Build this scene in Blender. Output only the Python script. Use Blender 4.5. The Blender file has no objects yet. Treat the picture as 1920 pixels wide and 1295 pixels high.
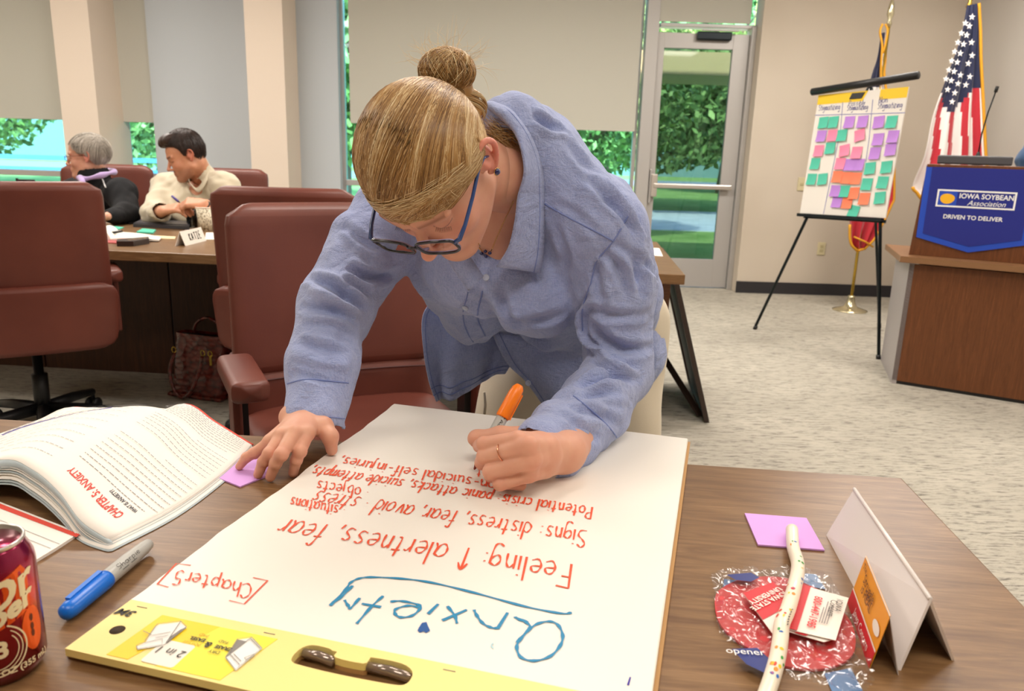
import bpy, bmesh, math, random
import numpy as np
from mathutils import Vector, Matrix
from mathutils.bvhtree import BVHTree
random.seed(7); RNG = np.random.default_rng(7)
SC = bpy.context.scene; COL = SC.collection
pi = math.pi
# ------------------------------------------------------------------ camera
FPX = 1450.0; PITCH = math.radians(14.0); ROLL = math.radians(1.75); CAMZ = 1.18
cF = np.array([0, math.cos(PITCH), -math.sin(PITCH)])
cU0 = np.array([0, math.sin(PITCH), math.cos(PITCH)]); cR0 = np.array([1.0, 0, 0])
cR = cR0 * math.cos(ROLL) + cU0 * math.sin(ROLL); cU = -cR0 * math.sin(ROLL) + cU0 * math.cos(ROLL)
cO = np.array([0, 0, CAMZ])
cam = bpy.data.cameras.new('camera'); camo = bpy.data.objects.new('camera', cam); COL.objects.link(camo)
cam.sensor_width = 36.0; cam.lens = FPX / 1920 * 36.0; cam.clip_start = 0.02; cam.clip_end = 300
camo.matrix_world = Matrix(((cR[0], cU[0], -cF[0], 0), (cR[1], cU[1], -cF[1], 0), (cR[2], cU[2], -cF[2], CAMZ), (0, 0, 0, 1)))
cam.dof.use_dof = True; cam.dof.focus_distance = 1.15; cam.dof.aperture_fstop = 9.0
SC.camera = camo
# ------------------------------------------------------------------ view, world, sun, ceiling lights
SC.view_settings.view_transform = 'Standard'; SC.view_settings.look = 'None'
SC.view_settings.gamma = 1.0; SC.view_settings.exposure = 0.0; SC.view_settings.use_curve_mapping = False
wd = bpy.data.worlds.new('world'); SC.world = wd; wd.use_nodes = True
nt = wd.node_tree; nt.nodes.clear()
wo = nt.nodes.new('ShaderNodeOutputWorld'); bg = nt.nodes.new('ShaderNodeBackground'); sk = nt.nodes.new('ShaderNodeTexSky')
sk.sky_type = 'NISHITA'; sk.sun_disc = False; sk.sun_elevation = math.radians(48); sk.sun_rotation = math.radians(200)
bg.inputs[1].default_value = 1.0
nt.links.new(sk.outputs[0], bg.inputs[0]); nt.links.new(bg.outputs[0], wo.inputs[0])
def light(kind, name, loc, energy, color=(1, 1, 1), size=1.0, size_y=None, rot=(0, 0, 0)):
    l = bpy.data.lights.new(name, kind); l.energy = energy; l.color = color
    if kind == 'AREA':
        l.shape = 'RECTANGLE'; l.size = size; l.size_y = size_y or size
    o = bpy.data.objects.new(name, l); o.location = loc; o.rotation_euler = rot; COL.objects.link(o); return o
sun = light('SUN', 'sun', (0, 20, 20), 11.0, (1.0, 0.97, 0.92), rot=(math.radians(42), math.radians(-14), 0)); sun.data.angle = 0.02
CEIL = 2.95
LAMPS = [(-2.6, 0.2), (0.2, -0.2), (2.4, 0.4), (-2.6, 2.6), (0.0, 2.3), (2.4, 2.6), (-2.6, 4.9), (0.2, 4.9), (2.6, 5.0), (-5.0, 4.9)]  # last entry is an extra lamp added to brighten the left-back area
for i, (x, y) in enumerate(LAMPS):
    light('AREA', 'ceiling_lamp', (x, y, CEIL - 0.05), (20.0, 31.0, 52.0, 46.0)[i // 3], (1.0, 0.93, 0.86), 1.15, 0.55)
# ------------------------------------------------------------------ pixel helpers (pixel of the 1920x1295 photo -> world point)
def ray(x, y): return cF + cR * (x - 960) / FPX - cU * (y - 647.5) / FPX
def atz(x, y, z=0.0):
    d = ray(x, y); return cO + d * (z - CAMZ) / d[2]
def aty(x, y, Y):
    d = ray(x, y); return cO + d * Y / d[1]
def atp(x, y, P, n):
    d = ray(x, y); P = np.array(P, float); n = np.array(n, float); return cO + d * ((P - cO) @ n) / (d @ n)
def tol(p): return (float(p[0]), float(p[1]), float(p[2]))
# ------------------------------------------------------------------ materials
def rgb(h):
    h = h.lstrip('#'); v = [int(h[i:i + 2], 16) / 255 for i in (0, 2, 4)]
    return tuple(c / 12.92 if c <= 0.04045 else ((c + 0.055) / 1.055) ** 2.4 for c in v)
MATS = {}
def mat(name, color, rough=0.5, metal=0.0, spec=None, trans=0.0, emit=None, estr=0.0, alpha=1.0, sss=0.0, coat=0.0, sheen=0.0, ior=None):
    if name in MATS: return MATS[name]
    m = bpy.data.materials.new(name); m.use_nodes = True; b = m.node_tree.nodes['Principled BSDF']
    if isinstance(color, str): color = rgb(color)
    b.inputs['Base Color'].default_value = (*color, 1); b.inputs['Roughness'].default_value = rough; b.inputs['Metallic'].default_value = metal
    if spec is not None: b.inputs['Specular IOR Level'].default_value = spec
    if ior: b.inputs['IOR'].default_value = ior
    b.inputs['Transmission Weight'].default_value = trans; b.inputs['Alpha'].default_value = alpha
    if sss:
        b.inputs['Subsurface Weight'].default_value = sss; b.inputs['Subsurface Radius'].default_value = (0.012, 0.005, 0.003); b.inputs['Subsurface Scale'].default_value = 1.0
    b.inputs['Coat Weight'].default_value = coat; b.inputs['Sheen Weight'].default_value = sheen
    if emit is not None:
        if isinstance(emit, str): emit = rgb(emit)
        b.inputs['Emission Color'].default_value = (*emit, 1); b.inputs['Emission Strength'].default_value = estr
    MATS[name] = m; return m
def N(m, t, **kw):
    n = m.node_tree.nodes.new(t)
    for k, v in kw.items():
        if hasattr(n, k): setattr(n, k, v)
    return n
def L(m, a, b): m.node_tree.links.new(a, b)
def B(m): return m.node_tree.nodes['Principled BSDF']
def coords(m, kind='Object', scale=(1, 1, 1), rot=(0, 0, 0)):
    t = N(m, 'ShaderNodeTexCoord'); mp = N(m, 'ShaderNodeMapping'); mp.inputs['Scale'].default_value = scale; mp.inputs['Rotation'].default_value = rot
    L(m, t.outputs[kind], mp.inputs[0]); return mp.outputs[0]
def noise(m, vec, scale, detail=3, rough=0.5, dist=0.0):
    n = N(m, 'ShaderNodeTexNoise'); n.inputs['Scale'].default_value = scale; n.inputs['Detail'].default_value = detail
    n.inputs['Roughness'].default_value = rough; n.inputs['Distortion'].default_value = dist; L(m, vec, n.inputs['Vector']); return n.outputs['Fac']
def ramp(m, fac, stops):
    r = N(m, 'ShaderNodeValToRGB'); e = r.color_ramp.elements
    while len(e) < len(stops): e.new(0.5)
    for i, (p, c) in enumerate(stops):
        if isinstance(c, str): c = rgb(c)
        e[i].position = p; e[i].color = (*c, 1)
    L(m, fac, r.inputs[0]); return r.outputs[0]
def bump(m, h, strength=0.3, dist=0.002):
    b = N(m, 'ShaderNodeBump'); b.inputs['Strength'].default_value = strength; b.inputs['Distance'].default_value = dist
    L(m, h, b.inputs['Height']); L(m, b.outputs[0], B(m).inputs['Normal']); return b
def mixc(m, fac, a, b, mode='MIX'):
    x = N(m, 'ShaderNodeMix'); x.data_type = 'RGBA'; x.blend_type = mode
    ins = x.inputs
    if isinstance(fac, (int, float)): ins[0].default_value = fac
    else: L(m, fac, ins[0])
    for s, v in ((ins[6], a), (ins[7], b)):
        if isinstance(v, str): v = rgb(v)
        if isinstance(v, tuple): s.default_value = (*v, 1)
        else: L(m, v, s)
    return x.outputs[2]
# ------------------------------------------------------------------ object helpers
def mesh_obj(name, verts, faces, m=None, parent=None, smooth=False, mats=None, fmat=None):
    me = bpy.data.meshes.new(name); me.from_pydata([tuple(map(float, v)) for v in verts], [], [tuple(map(int, f)) for f in faces]); me.update()
    return link_mesh(name, me, m, parent, smooth, mats, fmat)
def link_mesh(name, me, m=None, parent=None, smooth=False, mats=None, fmat=None):
    for mm in (mats or ([m] if m else [])): me.materials.append(mm)
    if fmat is not None: me.polygons.foreach_set('material_index', np.array(fmat, dtype=np.int32))
    if smooth: me.polygons.foreach_set('use_smooth', np.ones(len(me.polygons), dtype=bool))
    o = bpy.data.objects.new(name, me); COL.objects.link(o)
    if parent is not None: o.parent = parent
    return o
def bm_obj(name, bm, m=None, parent=None, smooth=False, mats=None):
    me = bpy.data.meshes.new(name); bmesh.ops.recalc_face_normals(bm, faces=bm.faces); bm.to_mesh(me); bm.free()
    return link_mesh(name, me, m, parent, smooth, mats)
def tag(o, label, cat, group=None, kind=None):
    if label: o['label'] = label
    if cat: o['category'] = cat
    if group: o['group'] = group
    if kind: o['kind'] = kind
    return o
def struct(o): o['kind'] = 'structure'; return o
def empty(name, loc=(0, 0, 0), rz=0.0):
    o = bpy.data.objects.new(name, None); o.empty_display_size = 0.05; o.location = tol(loc); o.rotation_euler = (0, 0, rz); COL.objects.link(o); return o
def thing(name, label, cat, loc=(0, 0, 0), rz=0.0, group=None): return tag(empty(name, loc, rz), label, cat, group)
def box(bm, c, s, rot=None, bevel=0.0, seg=2, mi=0):
    r = bmesh.ops.create_cube(bm, size=1.0); vs = r['verts']
    for v in vs: v.co = Vector((v.co.x * s[0], v.co.y * s[1], v.co.z * s[2]))
    if bevel > 0:
        es = list({e for v in vs for e in v.link_edges})
        rr = bmesh.ops.bevel(bm, geom=es, offset=bevel, segments=seg, affect='EDGES', profile=0.5)
        vs = list({v for f in rr['faces'] for v in f.verts} | {v for v in vs if v.is_valid})
    M = Matrix.Translation(Vector(tol(c)))
    if rot is not None: M = M @ (rot if isinstance(rot, Matrix) else Matrix.Rotation(rot, 4, 'Z'))
    for v in vs: v.co = M @ v.co
    for f in {f for v in vs for f in v.link_faces}: f.material_index = mi
    return vs
def box_obj(name, c, s, m, parent=None, rot=None, bevel=0.0, seg=2, smooth=False):
    bm = bmesh.new(); box(bm, c, s, rot, bevel, seg); return bm_obj(name, bm, m, parent, smooth)
def tube_mesh(pts, rad, n=8, caps=True):
    pts = [np.array(p, float) for p in pts]; k = len(pts)
    rad = [rad] * k if isinstance(rad, (int, float)) else list(rad)
    T = []
    for i in range(k):
        a = pts[max(i - 1, 0)]; b = pts[min(i + 1, k - 1)]; t = b - a; T.append(t / (np.linalg.norm(t) + 1e-12))
    up = np.array([0, 0, 1.0]) if abs(T[0][2]) < 0.9 else np.array([1.0, 0, 0])
    V = []; Fc = []
    u = np.cross(T[0], up); u /= np.linalg.norm(u)
    for i in range(k):
        u = u - T[i] * (u @ T[i]); u /= (np.linalg.norm(u) + 1e-12); w = np.cross(T[i], u)
        for j in range(n):
            a = 2 * pi * j / n; V.append(pts[i] + (u * math.cos(a) + w * math.sin(a)) * rad[i])
    for i in range(k - 1):
        for j in range(n):
            a = i * n + j; b = i * n + (j + 1) % n; Fc.append((a, b, b + n, a + n))
    if caps: Fc.append(tuple(range(n))[::-1]); Fc.append(tuple(range((k - 1) * n, k * n)))
    return V, Fc
def tube(name, pts, rad, m, parent=None, n=8, smooth=True):
    V, Fc = tube_mesh(pts, rad, n); return mesh_obj(name, V, Fc, m, parent, smooth)
class MB:
    def __init__(s): s.V = []; s.F = []; s.M = []
    def add(s, V, F, mi=0):
        o = len(s.V); s.V += list(V); s.F += [tuple(i + o for i in f) for f in F]; s.M += [mi] * len(F)
    def tube(s, pts, rad, n=8, mi=0): s.add(*tube_mesh(pts, rad, n), mi)
    def build(s, name, m=None, parent=None, smooth=False, mats=None):
        return mesh_obj(name, s.V, s.F, m, parent, smooth, mats, s.M if mats else None)
def lathe_mesh(prof, n=24, c=(0, 0, 0)):
    V = []; Fc = []
    for r, z in prof:
        for j in range(n): a = 2 * pi * j / n; V.append((c[0] + r * math.cos(a), c[1] + r * math.sin(a), c[2] + z))
    for i in range(len(prof) - 1):
        for j in range(n): a = i * n + j; b = i * n + (j + 1) % n; Fc.append((a, b, b + n, a + n))
    if prof[0][0] > 1e-6: Fc.append(tuple(range(n))[::-1])
    if prof[-1][0] > 1e-6: Fc.append(tuple(range((len(prof) - 1) * n, len(prof) * n)))
    return V, Fc
def lathe(name, prof, m, parent=None, n=24, c=(0, 0, 0), smooth=True):
    V, Fc = lathe_mesh(prof, n, c); return mesh_obj(name, V, Fc, m, parent, smooth)
def prism(name, poly, z0, z1, m, parent=None, frame=None, bevel=0.0, holes=(), mats=None):
    """polygon (with holes) in a frame (origin, u, v, w), extruded from z0 to z1 along w"""
    bm = bmesh.new(); loops = [poly] + list(holes); edges = []
    for lp in loops:
        vs = [bm.verts.new((p[0], p[1], z0)) for p in lp]
        edges += [bm.edges.new((vs[i], vs[(i + 1) % len(vs)])) for i in range(len(vs))]
    if holes: r = bmesh.ops.triangle_fill(bm, use_beauty=True, edges=edges)
    else: bm.faces.new([v for v in bm.verts])
    r = bmesh.ops.extrude_face_region(bm, geom=list(bm.faces))
    for g in r['geom']:
        if isinstance(g, bmesh.types.BMVert): g.co.z = z1
    if bevel: bmesh.ops.bevel(bm, geom=[e for e in bm.edges if not e.is_boundary and len(e.link_faces) == 2 and e.calc_face_angle(0) > 0.5], offset=bevel, segments=2, affect='EDGES')
    if frame is not None:
        o, u, v, w = [Vector(tol(q)) for q in frame]
        for q in bm.verts: q.co = o + u * q.co.x + v * q.co.y + w * q.co.z
    return bm_obj(name, bm, m, parent, mats=mats)
def rrect(x0, y0, x1, y1, r, n=5):
    P = []
    for cx, cy, a0 in ((x1 - r, y1 - r, 0), (x0 + r, y1 - r, 90), (x0 + r, y0 + r, 180), (x1 - r, y0 + r, 270)):
        for i in range(n + 1):
            a = math.radians(a0 + 90 * i / n); P.append((cx + r * math.cos(a), cy + r * math.sin(a)))
    return P
def cr(pts, n=6, closed=False):
    """Catmull-Rom through points"""
    P = [np.array(p, float) for p in pts]; k = len(P); out = []
    rng = k if closed else k - 1
    for i in range(rng):
        if closed: p0, p1, p2, p3 = P[(i - 1) % k], P[i], P[(i + 1) % k], P[(i + 2) % k]
        else: p0 = P[i - 1] if i else 2 * P[0] - P[1]; p1 = P[i]; p2 = P[i + 1]; p3 = P[i + 2] if i + 2 < k else 2 * P[-1] - P[-2]
        for j in range(n):
            t = j / n; out.append(0.5 * (2 * p1 + (p2 - p0) * t + (2 * p0 - 5 * p1 + 4 * p2 - p3) * t * t + (3 * p1 - p0 - 3 * p2 + p3) * t ** 3))
    if not closed: out.append(P[-1])
    return out
def text_mesh(s, size=1.0, bold=0.0, shear=0.0, align='CENTER', res=3):
    """text -> (verts Nx2, faces) in its own plane"""
    c = bpy.data.curves.new('t', 'FONT'); c.body = s; c.size = size; c.align_x = align; c.align_y = 'CENTER'; c.offset = bold; c.shear = shear; c.resolution_u = res; c.fill_mode = 'FRONT'
    o = bpy.data.objects.new('t', c); COL.objects.link(o); dg = bpy.context.evaluated_depsgraph_get(); dg.update()
    me = bpy.data.meshes.new_from_object(o.evaluated_get(dg)); V = [(v.co.x, v.co.y) for v in me.vertices]; Fc = [tuple(p.vertices) for p in me.polygons]
    bpy.data.objects.remove(o); bpy.data.curves.remove(c); bpy.data.meshes.remove(me); return V, Fc
def text_on(name, s, size, m, frame, parent=None, bold=0.0, shear=0.0, align='CENTER', sx=1.0, lift=0.0006):
    o, u, v, w = [np.array(tol(q)) for q in frame]; V, Fc = text_mesh(s, size, bold, shear, align)
    return mesh_obj(name, [o + u * x * sx + v * y + w * lift for x, y in V], Fc, m, parent)
def ribbon(MBo, pts, width, nrm, lift=0.0004, mi=0, taper=True):
    """flat stroke of a pen along 3-D points lying on a surface of normal nrm"""
    P = [np.array(p, float) for p in pts]; k = len(P); nrm = np.array(nrm, float); V = []
    for i in range(k):
        t = P[min(i + 1, k - 1)] - P[max(i - 1, 0)]; s = np.cross(nrm, t); s /= (np.linalg.norm(s) + 1e-12)
        wdt = width * (0.8 + 0.3 * math.sin(i * 1.3)) if taper else width
        lf = lift + (len(MBo.V) + i) * 1.5e-6; V += [P[i] + s * wdt / 2 + nrm * lf, P[i] - s * wdt / 2 + nrm * lf]
    MBo.add(V, [(2 * i, 2 * i + 1, 2 * i + 3, 2 * i + 2) for i in range(k - 1)], mi)
def copy_tree(o, parent=None):
    c = o.copy(); COL.objects.link(c)
    if parent is not None: c.parent = parent
    for ch in list(o.children): copy_tree(ch, c)
    return c
# ================================================================== materials of the place
M_wall = mat('wall_paint', '#cdbfae', 0.85)
L(M_wall, ramp(M_wall, noise(M_wall, coords(M_wall), 1.2, 2), [(0.3, '#c9bdac'), (0.7, '#d3c8b8')]), B(M_wall).inputs['Base Color'])
bump(M_wall, noise(M_wall, coords(M_wall), 260, 2), 0.08, 0.001)
M_wall2 = mat('wall_paint_cool', '#bcc2c7', 0.85)
M_colm = mat('column_paint', '#dccdbd', 0.85)
M_ceil = mat('ceiling_tile', '#e8e4dc', 0.9)
M_alu = mat('aluminium_frame', '#b9b6b3', 0.42, 0.35)
M_blind = mat('roller_blind', '#c0beb3', 0.9)
wv = N(M_blind, 'ShaderNodeTexWave'); wv.inputs['Scale'].default_value = 300; L(M_blind, coords(M_blind), wv.inputs['Vector']); bump(M_blind, wv.outputs['Fac'], 0.05, 0.0005)
def glass(name, color, alpha):
    m = bpy.data.materials.new(name); m.use_nodes = True; t = m.node_tree; t.nodes.clear()
    o = t.nodes.new('ShaderNodeOutputMaterial'); tr = t.nodes.new('ShaderNodeBsdfTransparent'); gl = t.nodes.new('ShaderNodeBsdfGlossy'); mx = t.nodes.new('ShaderNodeMixShader'); fr = t.nodes.new('ShaderNodeFresnel')
    tr.inputs[0].default_value = (*color, 1); gl.inputs['Roughness'].default_value = 0.03; fr.inputs[0].default_value = 1.45
    t.links.new(fr.outputs[0], mx.inputs[0]); t.links.new(tr.outputs[0], mx.inputs[1]); t.links.new(gl.outputs[0], mx.inputs[2]); t.links.new(mx.outputs[0], o.inputs[0]); return m
M_glass = glass('window_glass', (0.70, 0.97, 1.0), 1)
M_glass_dark = glass('door_glass', (0.42, 0.50, 0.49), 1)
M_carpet = mat('carpet', '#b3a999', 0.95, spec=0.1)
def _carpet():
    m = M_carpet; v = coords(m, 'Object', (1, 6.5, 1)); a = noise(m, v, 8.0, 6, 0.72, 0.4)
    v2 = coords(m, 'Object', (3.0, 21, 1)); b = noise(m, v2, 6, 4, 0.75)
    base = ramp(m, noise(m, coords(m, 'Object', (1, 1.6, 1)), 1.6, 3), [(0.3, '#a9a396'), (0.7, '#bcb6a8')])
    st = ramp(m, a, [(0.44, (0, 0, 0)), (0.58, (1, 1, 1))]); st2 = ramp(m, b, [(0.47, (0, 0, 0)), (0.57, (1, 1, 1))])
    mm = N(m, 'ShaderNodeMath', operation='MULTIPLY'); L(m, st, mm.inputs[0]); L(m, st2, mm.inputs[1])
    c1 = mixc(m, mm.outputs[0], base, '#55524d'); fine = noise(m, coords(m), 420, 2, 0.6)
    c2 = mixc(m, ramp(m, fine, [(0.35, (0, 0, 0)), (0.65, (0.22, 0.22, 0.22))]), c1, '#d8d2c6')
    L(m, c2, B(m).inputs['Base Color']); bump(m, fine, 0.6, 0.003)
_carpet()
M_base = mat('vinyl_base', '#2c2a2e', 0.5)
def wood(name, dark, mid, light, sc=(1, 14, 14), rough=0.38, spec=0.35, rot=(0, 0, 0)):
    m = mat(name, mid, rough, spec=spec); v = coords(m, 'Object', sc, rot)
    a = noise(m, v, 6, 6, 0.6, 1.2); b = noise(m, coords(m, 'Object', (sc[0] * 2, sc[1] * 5, sc[2] * 5), rot), 10, 3, 0.6)
    c = ramp(m, a, [(0.3, dark), (0.52, mid), (0.72, light)]); c2 = mixc(m, ramp(m, b, [(0.35, (0, 0, 0)), (0.75, (0.5, 0.5, 0.5))]), c, dark)
    L(m, c2, B(m).inputs['Base Color']); bump(m, b, 0.12, 0.0004); return m
M_table = wood('walnut_top', '#68492f', '#80603f', '#95734f', (1.2, 11, 11), 0.33, 0.4)
M_tedge = wood('walnut_edge', '#4a2c1c', '#5e3a26', '#6f482f', (1, 20, 20))
M_tpanel = wood('walnut_panel', '#3a2115', '#482a1b', '#553322', (16, 16, 1), 0.5)
M_cab = wood('walnut_cabinet', '#5c351b', '#6b3f22', '#7a4a2a', (16, 16, 0.9), 0.42)
M_black = mat('black_plastic', '#141416', 0.45)
M_blackm = mat('black_metal', '#1a2226', 0.35, 0.6)
M_white = mat('white_paper', '#f3ece2', 0.8, spec=0.2)
M_offw = mat('cream_plate', '#d8cda6', 0.5)
# ================================================================== room shell
WY = 7.22
def slab(name, x0, y0, z0, x1, y1, z1, m, parent=None, bevel=0.0):
    return box_obj(name, ((x0 + x1) / 2, (y0 + y1) / 2, (z0 + z1) / 2), (x1 - x0, y1 - y0, z1 - z0), m, parent, bevel=bevel)
XL, XR, YB = -6.2, 3.78, -2.4
struct(slab('floor', XL, YB, -0.05, XR + 0.1, WY + 0.1, 0, M_carpet))
struct(slab('ceiling', XL, YB, CEIL, XR + 0.1, WY + 0.3, CEIL + 0.15, M_ceil))
struct(slab('wall_right', XR, YB, 0, XR + 0.12, WY, CEIL, mat('wall_paint_right', '#c9c4bd', 0.85)))
struct(slab('wall_left', XL - 0.12, YB, 0, XL, WY + 0.1, CEIL, M_wall))
struct(slab('wall_back', XL, YB - 0.12, 0, XR + 0.1, YB, CEIL, M_wall))
# wall beside the door (carries the flags' corner)
XD = 2.03
struct(slab('wall_front', XD, 7.0, 0, XR, WY, CEIL, M_wall))
struct(slab('baseboard_front', XD - 0.004, 6.985, 0, XR, 7.0, 0.105, M_base))
struct(slab('baseboard_right', XR - 0.015, 3.0, 0, XR, 6.985, 0.105, M_base))
# columns between the windows
def xat(px, py, Y): return float(aty(px, py, Y)[0])
YC, YW = 6.72, 7.12
c1a, c1b = xat(93, 0, YC), xat(163, 0, YC); c2a, c2b = xat(456, 0, YC), xat(528, 0, YC)
M_cside = mat('column_side_paint', '#c9d2d6', 0.85)
def column(name, a, b):
    bm = bmesh.new(); box(bm, ((a + b) / 2, (YC + WY) / 2 + 0.02, CEIL / 2), (b - a, WY - YC + 0.04, CEIL))
    struct(bm_obj(name, bm, M_colm))
column('wall_column', c1a, c1b); column('wall_column.001', c2a, c2b)
w2a, w2b = xat(205, 0, YW), xat(270, 0, YW)
w3a, w3b = xat(637, 0, YW), xat(1206, 0, WY)
struct(slab('wall_pier', w2b, YW, 0, c2a + 0.02, WY + 0.04, CEIL, M_wall2))
struct(slab('wall_pier.001', c2b, YW, 0, w3a - 0.03, WY + 0.04, CEIL, M_wall2))
# windows: frame, mullion, panes and the roller blind
def window(n, a, b, blind_a, blind_b, zb, slit=0.0):
    w = struct(empty('window_%d' % n, ((a + b) / 2, WY, 0))); o = w.location
    def part(name, x0, y0, z0, x1, y1, z1, m, bv=0.0):
        p = box_obj(name, ((x0 + x1) / 2 - o.x, (y0 + y1) / 2 - o.y, (z0 + z1) / 2), (x1 - x0, y1 - y0, z1 - z0), m, w, bevel=bv); return p
    t = 0.03
    part('window_frame', a, WY, 0, a + t, WY + 0.08, CEIL, M_alu, 0.003); part('window_frame', b - t, WY, 0, b, WY + 0.08, CEIL, M_alu, 0.003)
    part('window_frame', a, WY, 0, b, WY + 0.08, 0.08, M_alu, 0.003)
    part('mullion', a + t, WY - 0.02, 0.845, b - t, WY + 0.06, 0.895, M_alu, 0.003)
    part('pane', a + t, WY + 0.03, 0.08, b - t, WY + 0.036, 0.845, M_glass); part('pane', a + t, WY + 0.03, 0.895, b - t, WY + 0.036, CEIL, M_glass)
    bl = tag(box_obj('roller_blind', ((blind_a + blind_b) / 2, YW + 0.03, (zb + CEIL) / 2), (blind_b - blind_a, 0.004, CEIL - zb), M_blind), None, 'blind')
    box_obj('hem_bar', ((blind_a + blind_b) / 2, YW + 0.03, zb + 0.006), (blind_b - blind_a, 0.012, 0.014), M_blind, bl, bevel=0.003)
    return bl
zb = float(aty(100, 224, YW)[2])
b1 = window(1, XL, c1a + 0.05, XL, c1a + 0.05, zb); b1['label'] = 'beige roller blind left of the first beige column, behind the seated woman'
b2 = window(2, c1b - 0.05, w2b + 0.02, c1b, w2b + 0.0, zb); b2['label'] = 'narrow beige roller blind between the column and the grey pier'
b3 = window(3, w3a - 0.03, w3b + 0.02, xat(651, 0, YW), xat(1203, 60, YW), float(aty(1140, 245, YW)[2])); b3['label'] = 'wide beige roller blind behind the leaning woman, left of the door'
# door with its frame, closer, push bar
d0, d1 = xat(1222, 200, WY), xat(1392, 200, WY); 
DH = float(aty(1300, 63, WY)[2])
fr_l = xat(1207, 100, WY)
struct(slab('trim_1', fr_l, 7.14, 0, d0 + 0.005, WY + 0.08, CEIL, M_alu, bevel=0.004))
struct(slab('trim_2', d1, 7.14, 0, XD, WY + 0.08, DH + 0.06, M_alu, bevel=0.004))
struct(slab('trim_3', d0 + 0.02, 7.16, DH + 0.045, XD, WY + 0.08, DH + 0.075, M_alu, bevel=0.004))
dr = empty('door_1', ((d0 + d1) / 2, WY, 0)); struct(dr); o_ = dr.location
def dpart(name, x0, y0, z0, x1, y1, z1, m, bv=0.002): return box_obj(name, ((x0 + x1) / 2 - o_.x, (y0 + y1) / 2 - o_.y, (z0 + z1) / 2), (x1 - x0, y1 - y0, z1 - z0), m, dr, bevel=bv)
gx0, gx1 = xat(1240, 150, WY), xat(1367, 150, WY); gz0 = float(aty(1280, 484, WY)[2]); gz1 = float(aty(1300, 92, WY)[2])
dpart('stile', d0 + 0.004, WY - 0.03, 0.01, gx0, WY + 0.02, DH, M_alu); dpart('stile', gx1, WY - 0.03, 0.01, d1 - 0.004, WY + 0.02, DH, M_alu)
dpart('rail', gx0, WY - 0.03, 0.01, gx1, WY + 0.02, gz0, M_alu); dpart('rail', gx0, WY - 0.03, gz1, gx1, WY + 0.02, DH, M_alu)
dpart('pane', gx0, WY - 0.006, gz0, gx1, WY, gz1, M_glass_dark, 0)
zpb = float(aty(1300, 350, 7.1)[2])
pb = dpart('push_bar', d0 + 0.05, WY - 0.10, zpb - 0.022, d1 - 0.05, WY - 0.06, zpb + 0.022, mat('push_bar_metal', '#cfc8c0', 0.35, 0.7), 0.01)
dpart('latch_box', d0 + 0.03, WY - 0.09, zpb - 0.10, d0 + 0.085, WY - 0.03, zpb + 0.10, mat('push_bar_metal', '#cfc8c0'), 0.006)
dpart('door_handle', d0 + 0.015, WY - 0.07, zpb - 0.16, d0 + 0.035, WY - 0.03, zpb + 0.14, M_alu, 0.005)
dpart('door_closer', gx0 + 0.27, WY - 0.09, DH - 0.06, gx1 - 0.03, WY - 0.03, DH + 0.01, M_blackm, 0.01)
dpart('closer_arm', gx0 + 0.3, WY - 0.11, DH + 0.012, gx1 + 0.02, WY - 0.08, DH + 0.024, M_alu, 0.002)
# blind over the door and its slit of glass
tb = tag(slab('roller_blind', xat(1227, 0, YW + .03), YW + 0.028, DH + 0.08, xat(1411, 0, YW + .03), YW + 0.032, CEIL, M_blind), 'short beige roller blind above the glass door', 'blind')
w4 = struct(empty('window_4', (0, 0, 0))); slab('pane', fr_l, WY + 0.03, DH + 0.075, XD, WY + 0.036, CEIL, M_glass, w4)
# outlet and switch plates
def plate(px, py, lab, toggle):
    p = aty(px, py, 6.994); o = thing('wall_plate', lab, 'outlet', p)
    box_obj('cover', (0, 0, 0), (0.07, 0.008, 0.115), M_offw, o, bevel=0.003)
    for dz in ((-0.02, 0.02) if not toggle else (0,)): box_obj('socket' if not toggle else 'switch', (0, -0.005, dz), (0.03, 0.006, 0.026), mat('socket_cream', '#c3b78d', 0.5), o, bevel=0.004)
plate(1540, 466, 'cream power outlet low on the wall behind the easel', False); plate(1503, 345, 'cream light switch plate on the wall left of the easel', True)
# ceiling light fixtures
M_diff = mat('lamp_diffuser', '#ffffff', 0.5, emit='#fff0dc', estr=3.0)
for i, (x, y) in enumerate(LAMPS):
    o = thing('ceiling_light', 'white recessed ceiling light panel, %s row, %s' % (('rear', 'middle', 'window', 'window')[i // 3], ('left end' if i < 9 else 'added fill at extreme left', 'centre', 'right end')[i % 3]), 'light', (x, y, CEIL), 0, 'ceiling light panels')
    fm = bmesh.new()
    for sx, sy, cx, cy in ((1.26, 0.03, 0, 0.305), (1.26, 0.03, 0, -0.305), (0.03, 0.61, 0.615, 0), (0.03, 0.61, -0.615, 0)): box(fm, (cx, cy, -0.012), (sx, sy, 0.024))
    bm_obj('frame', fm, M_alu, o); box_obj('diffuser', (0, 0, -0.006), (1.2, 0.58, 0.012), M_diff, o)
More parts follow.
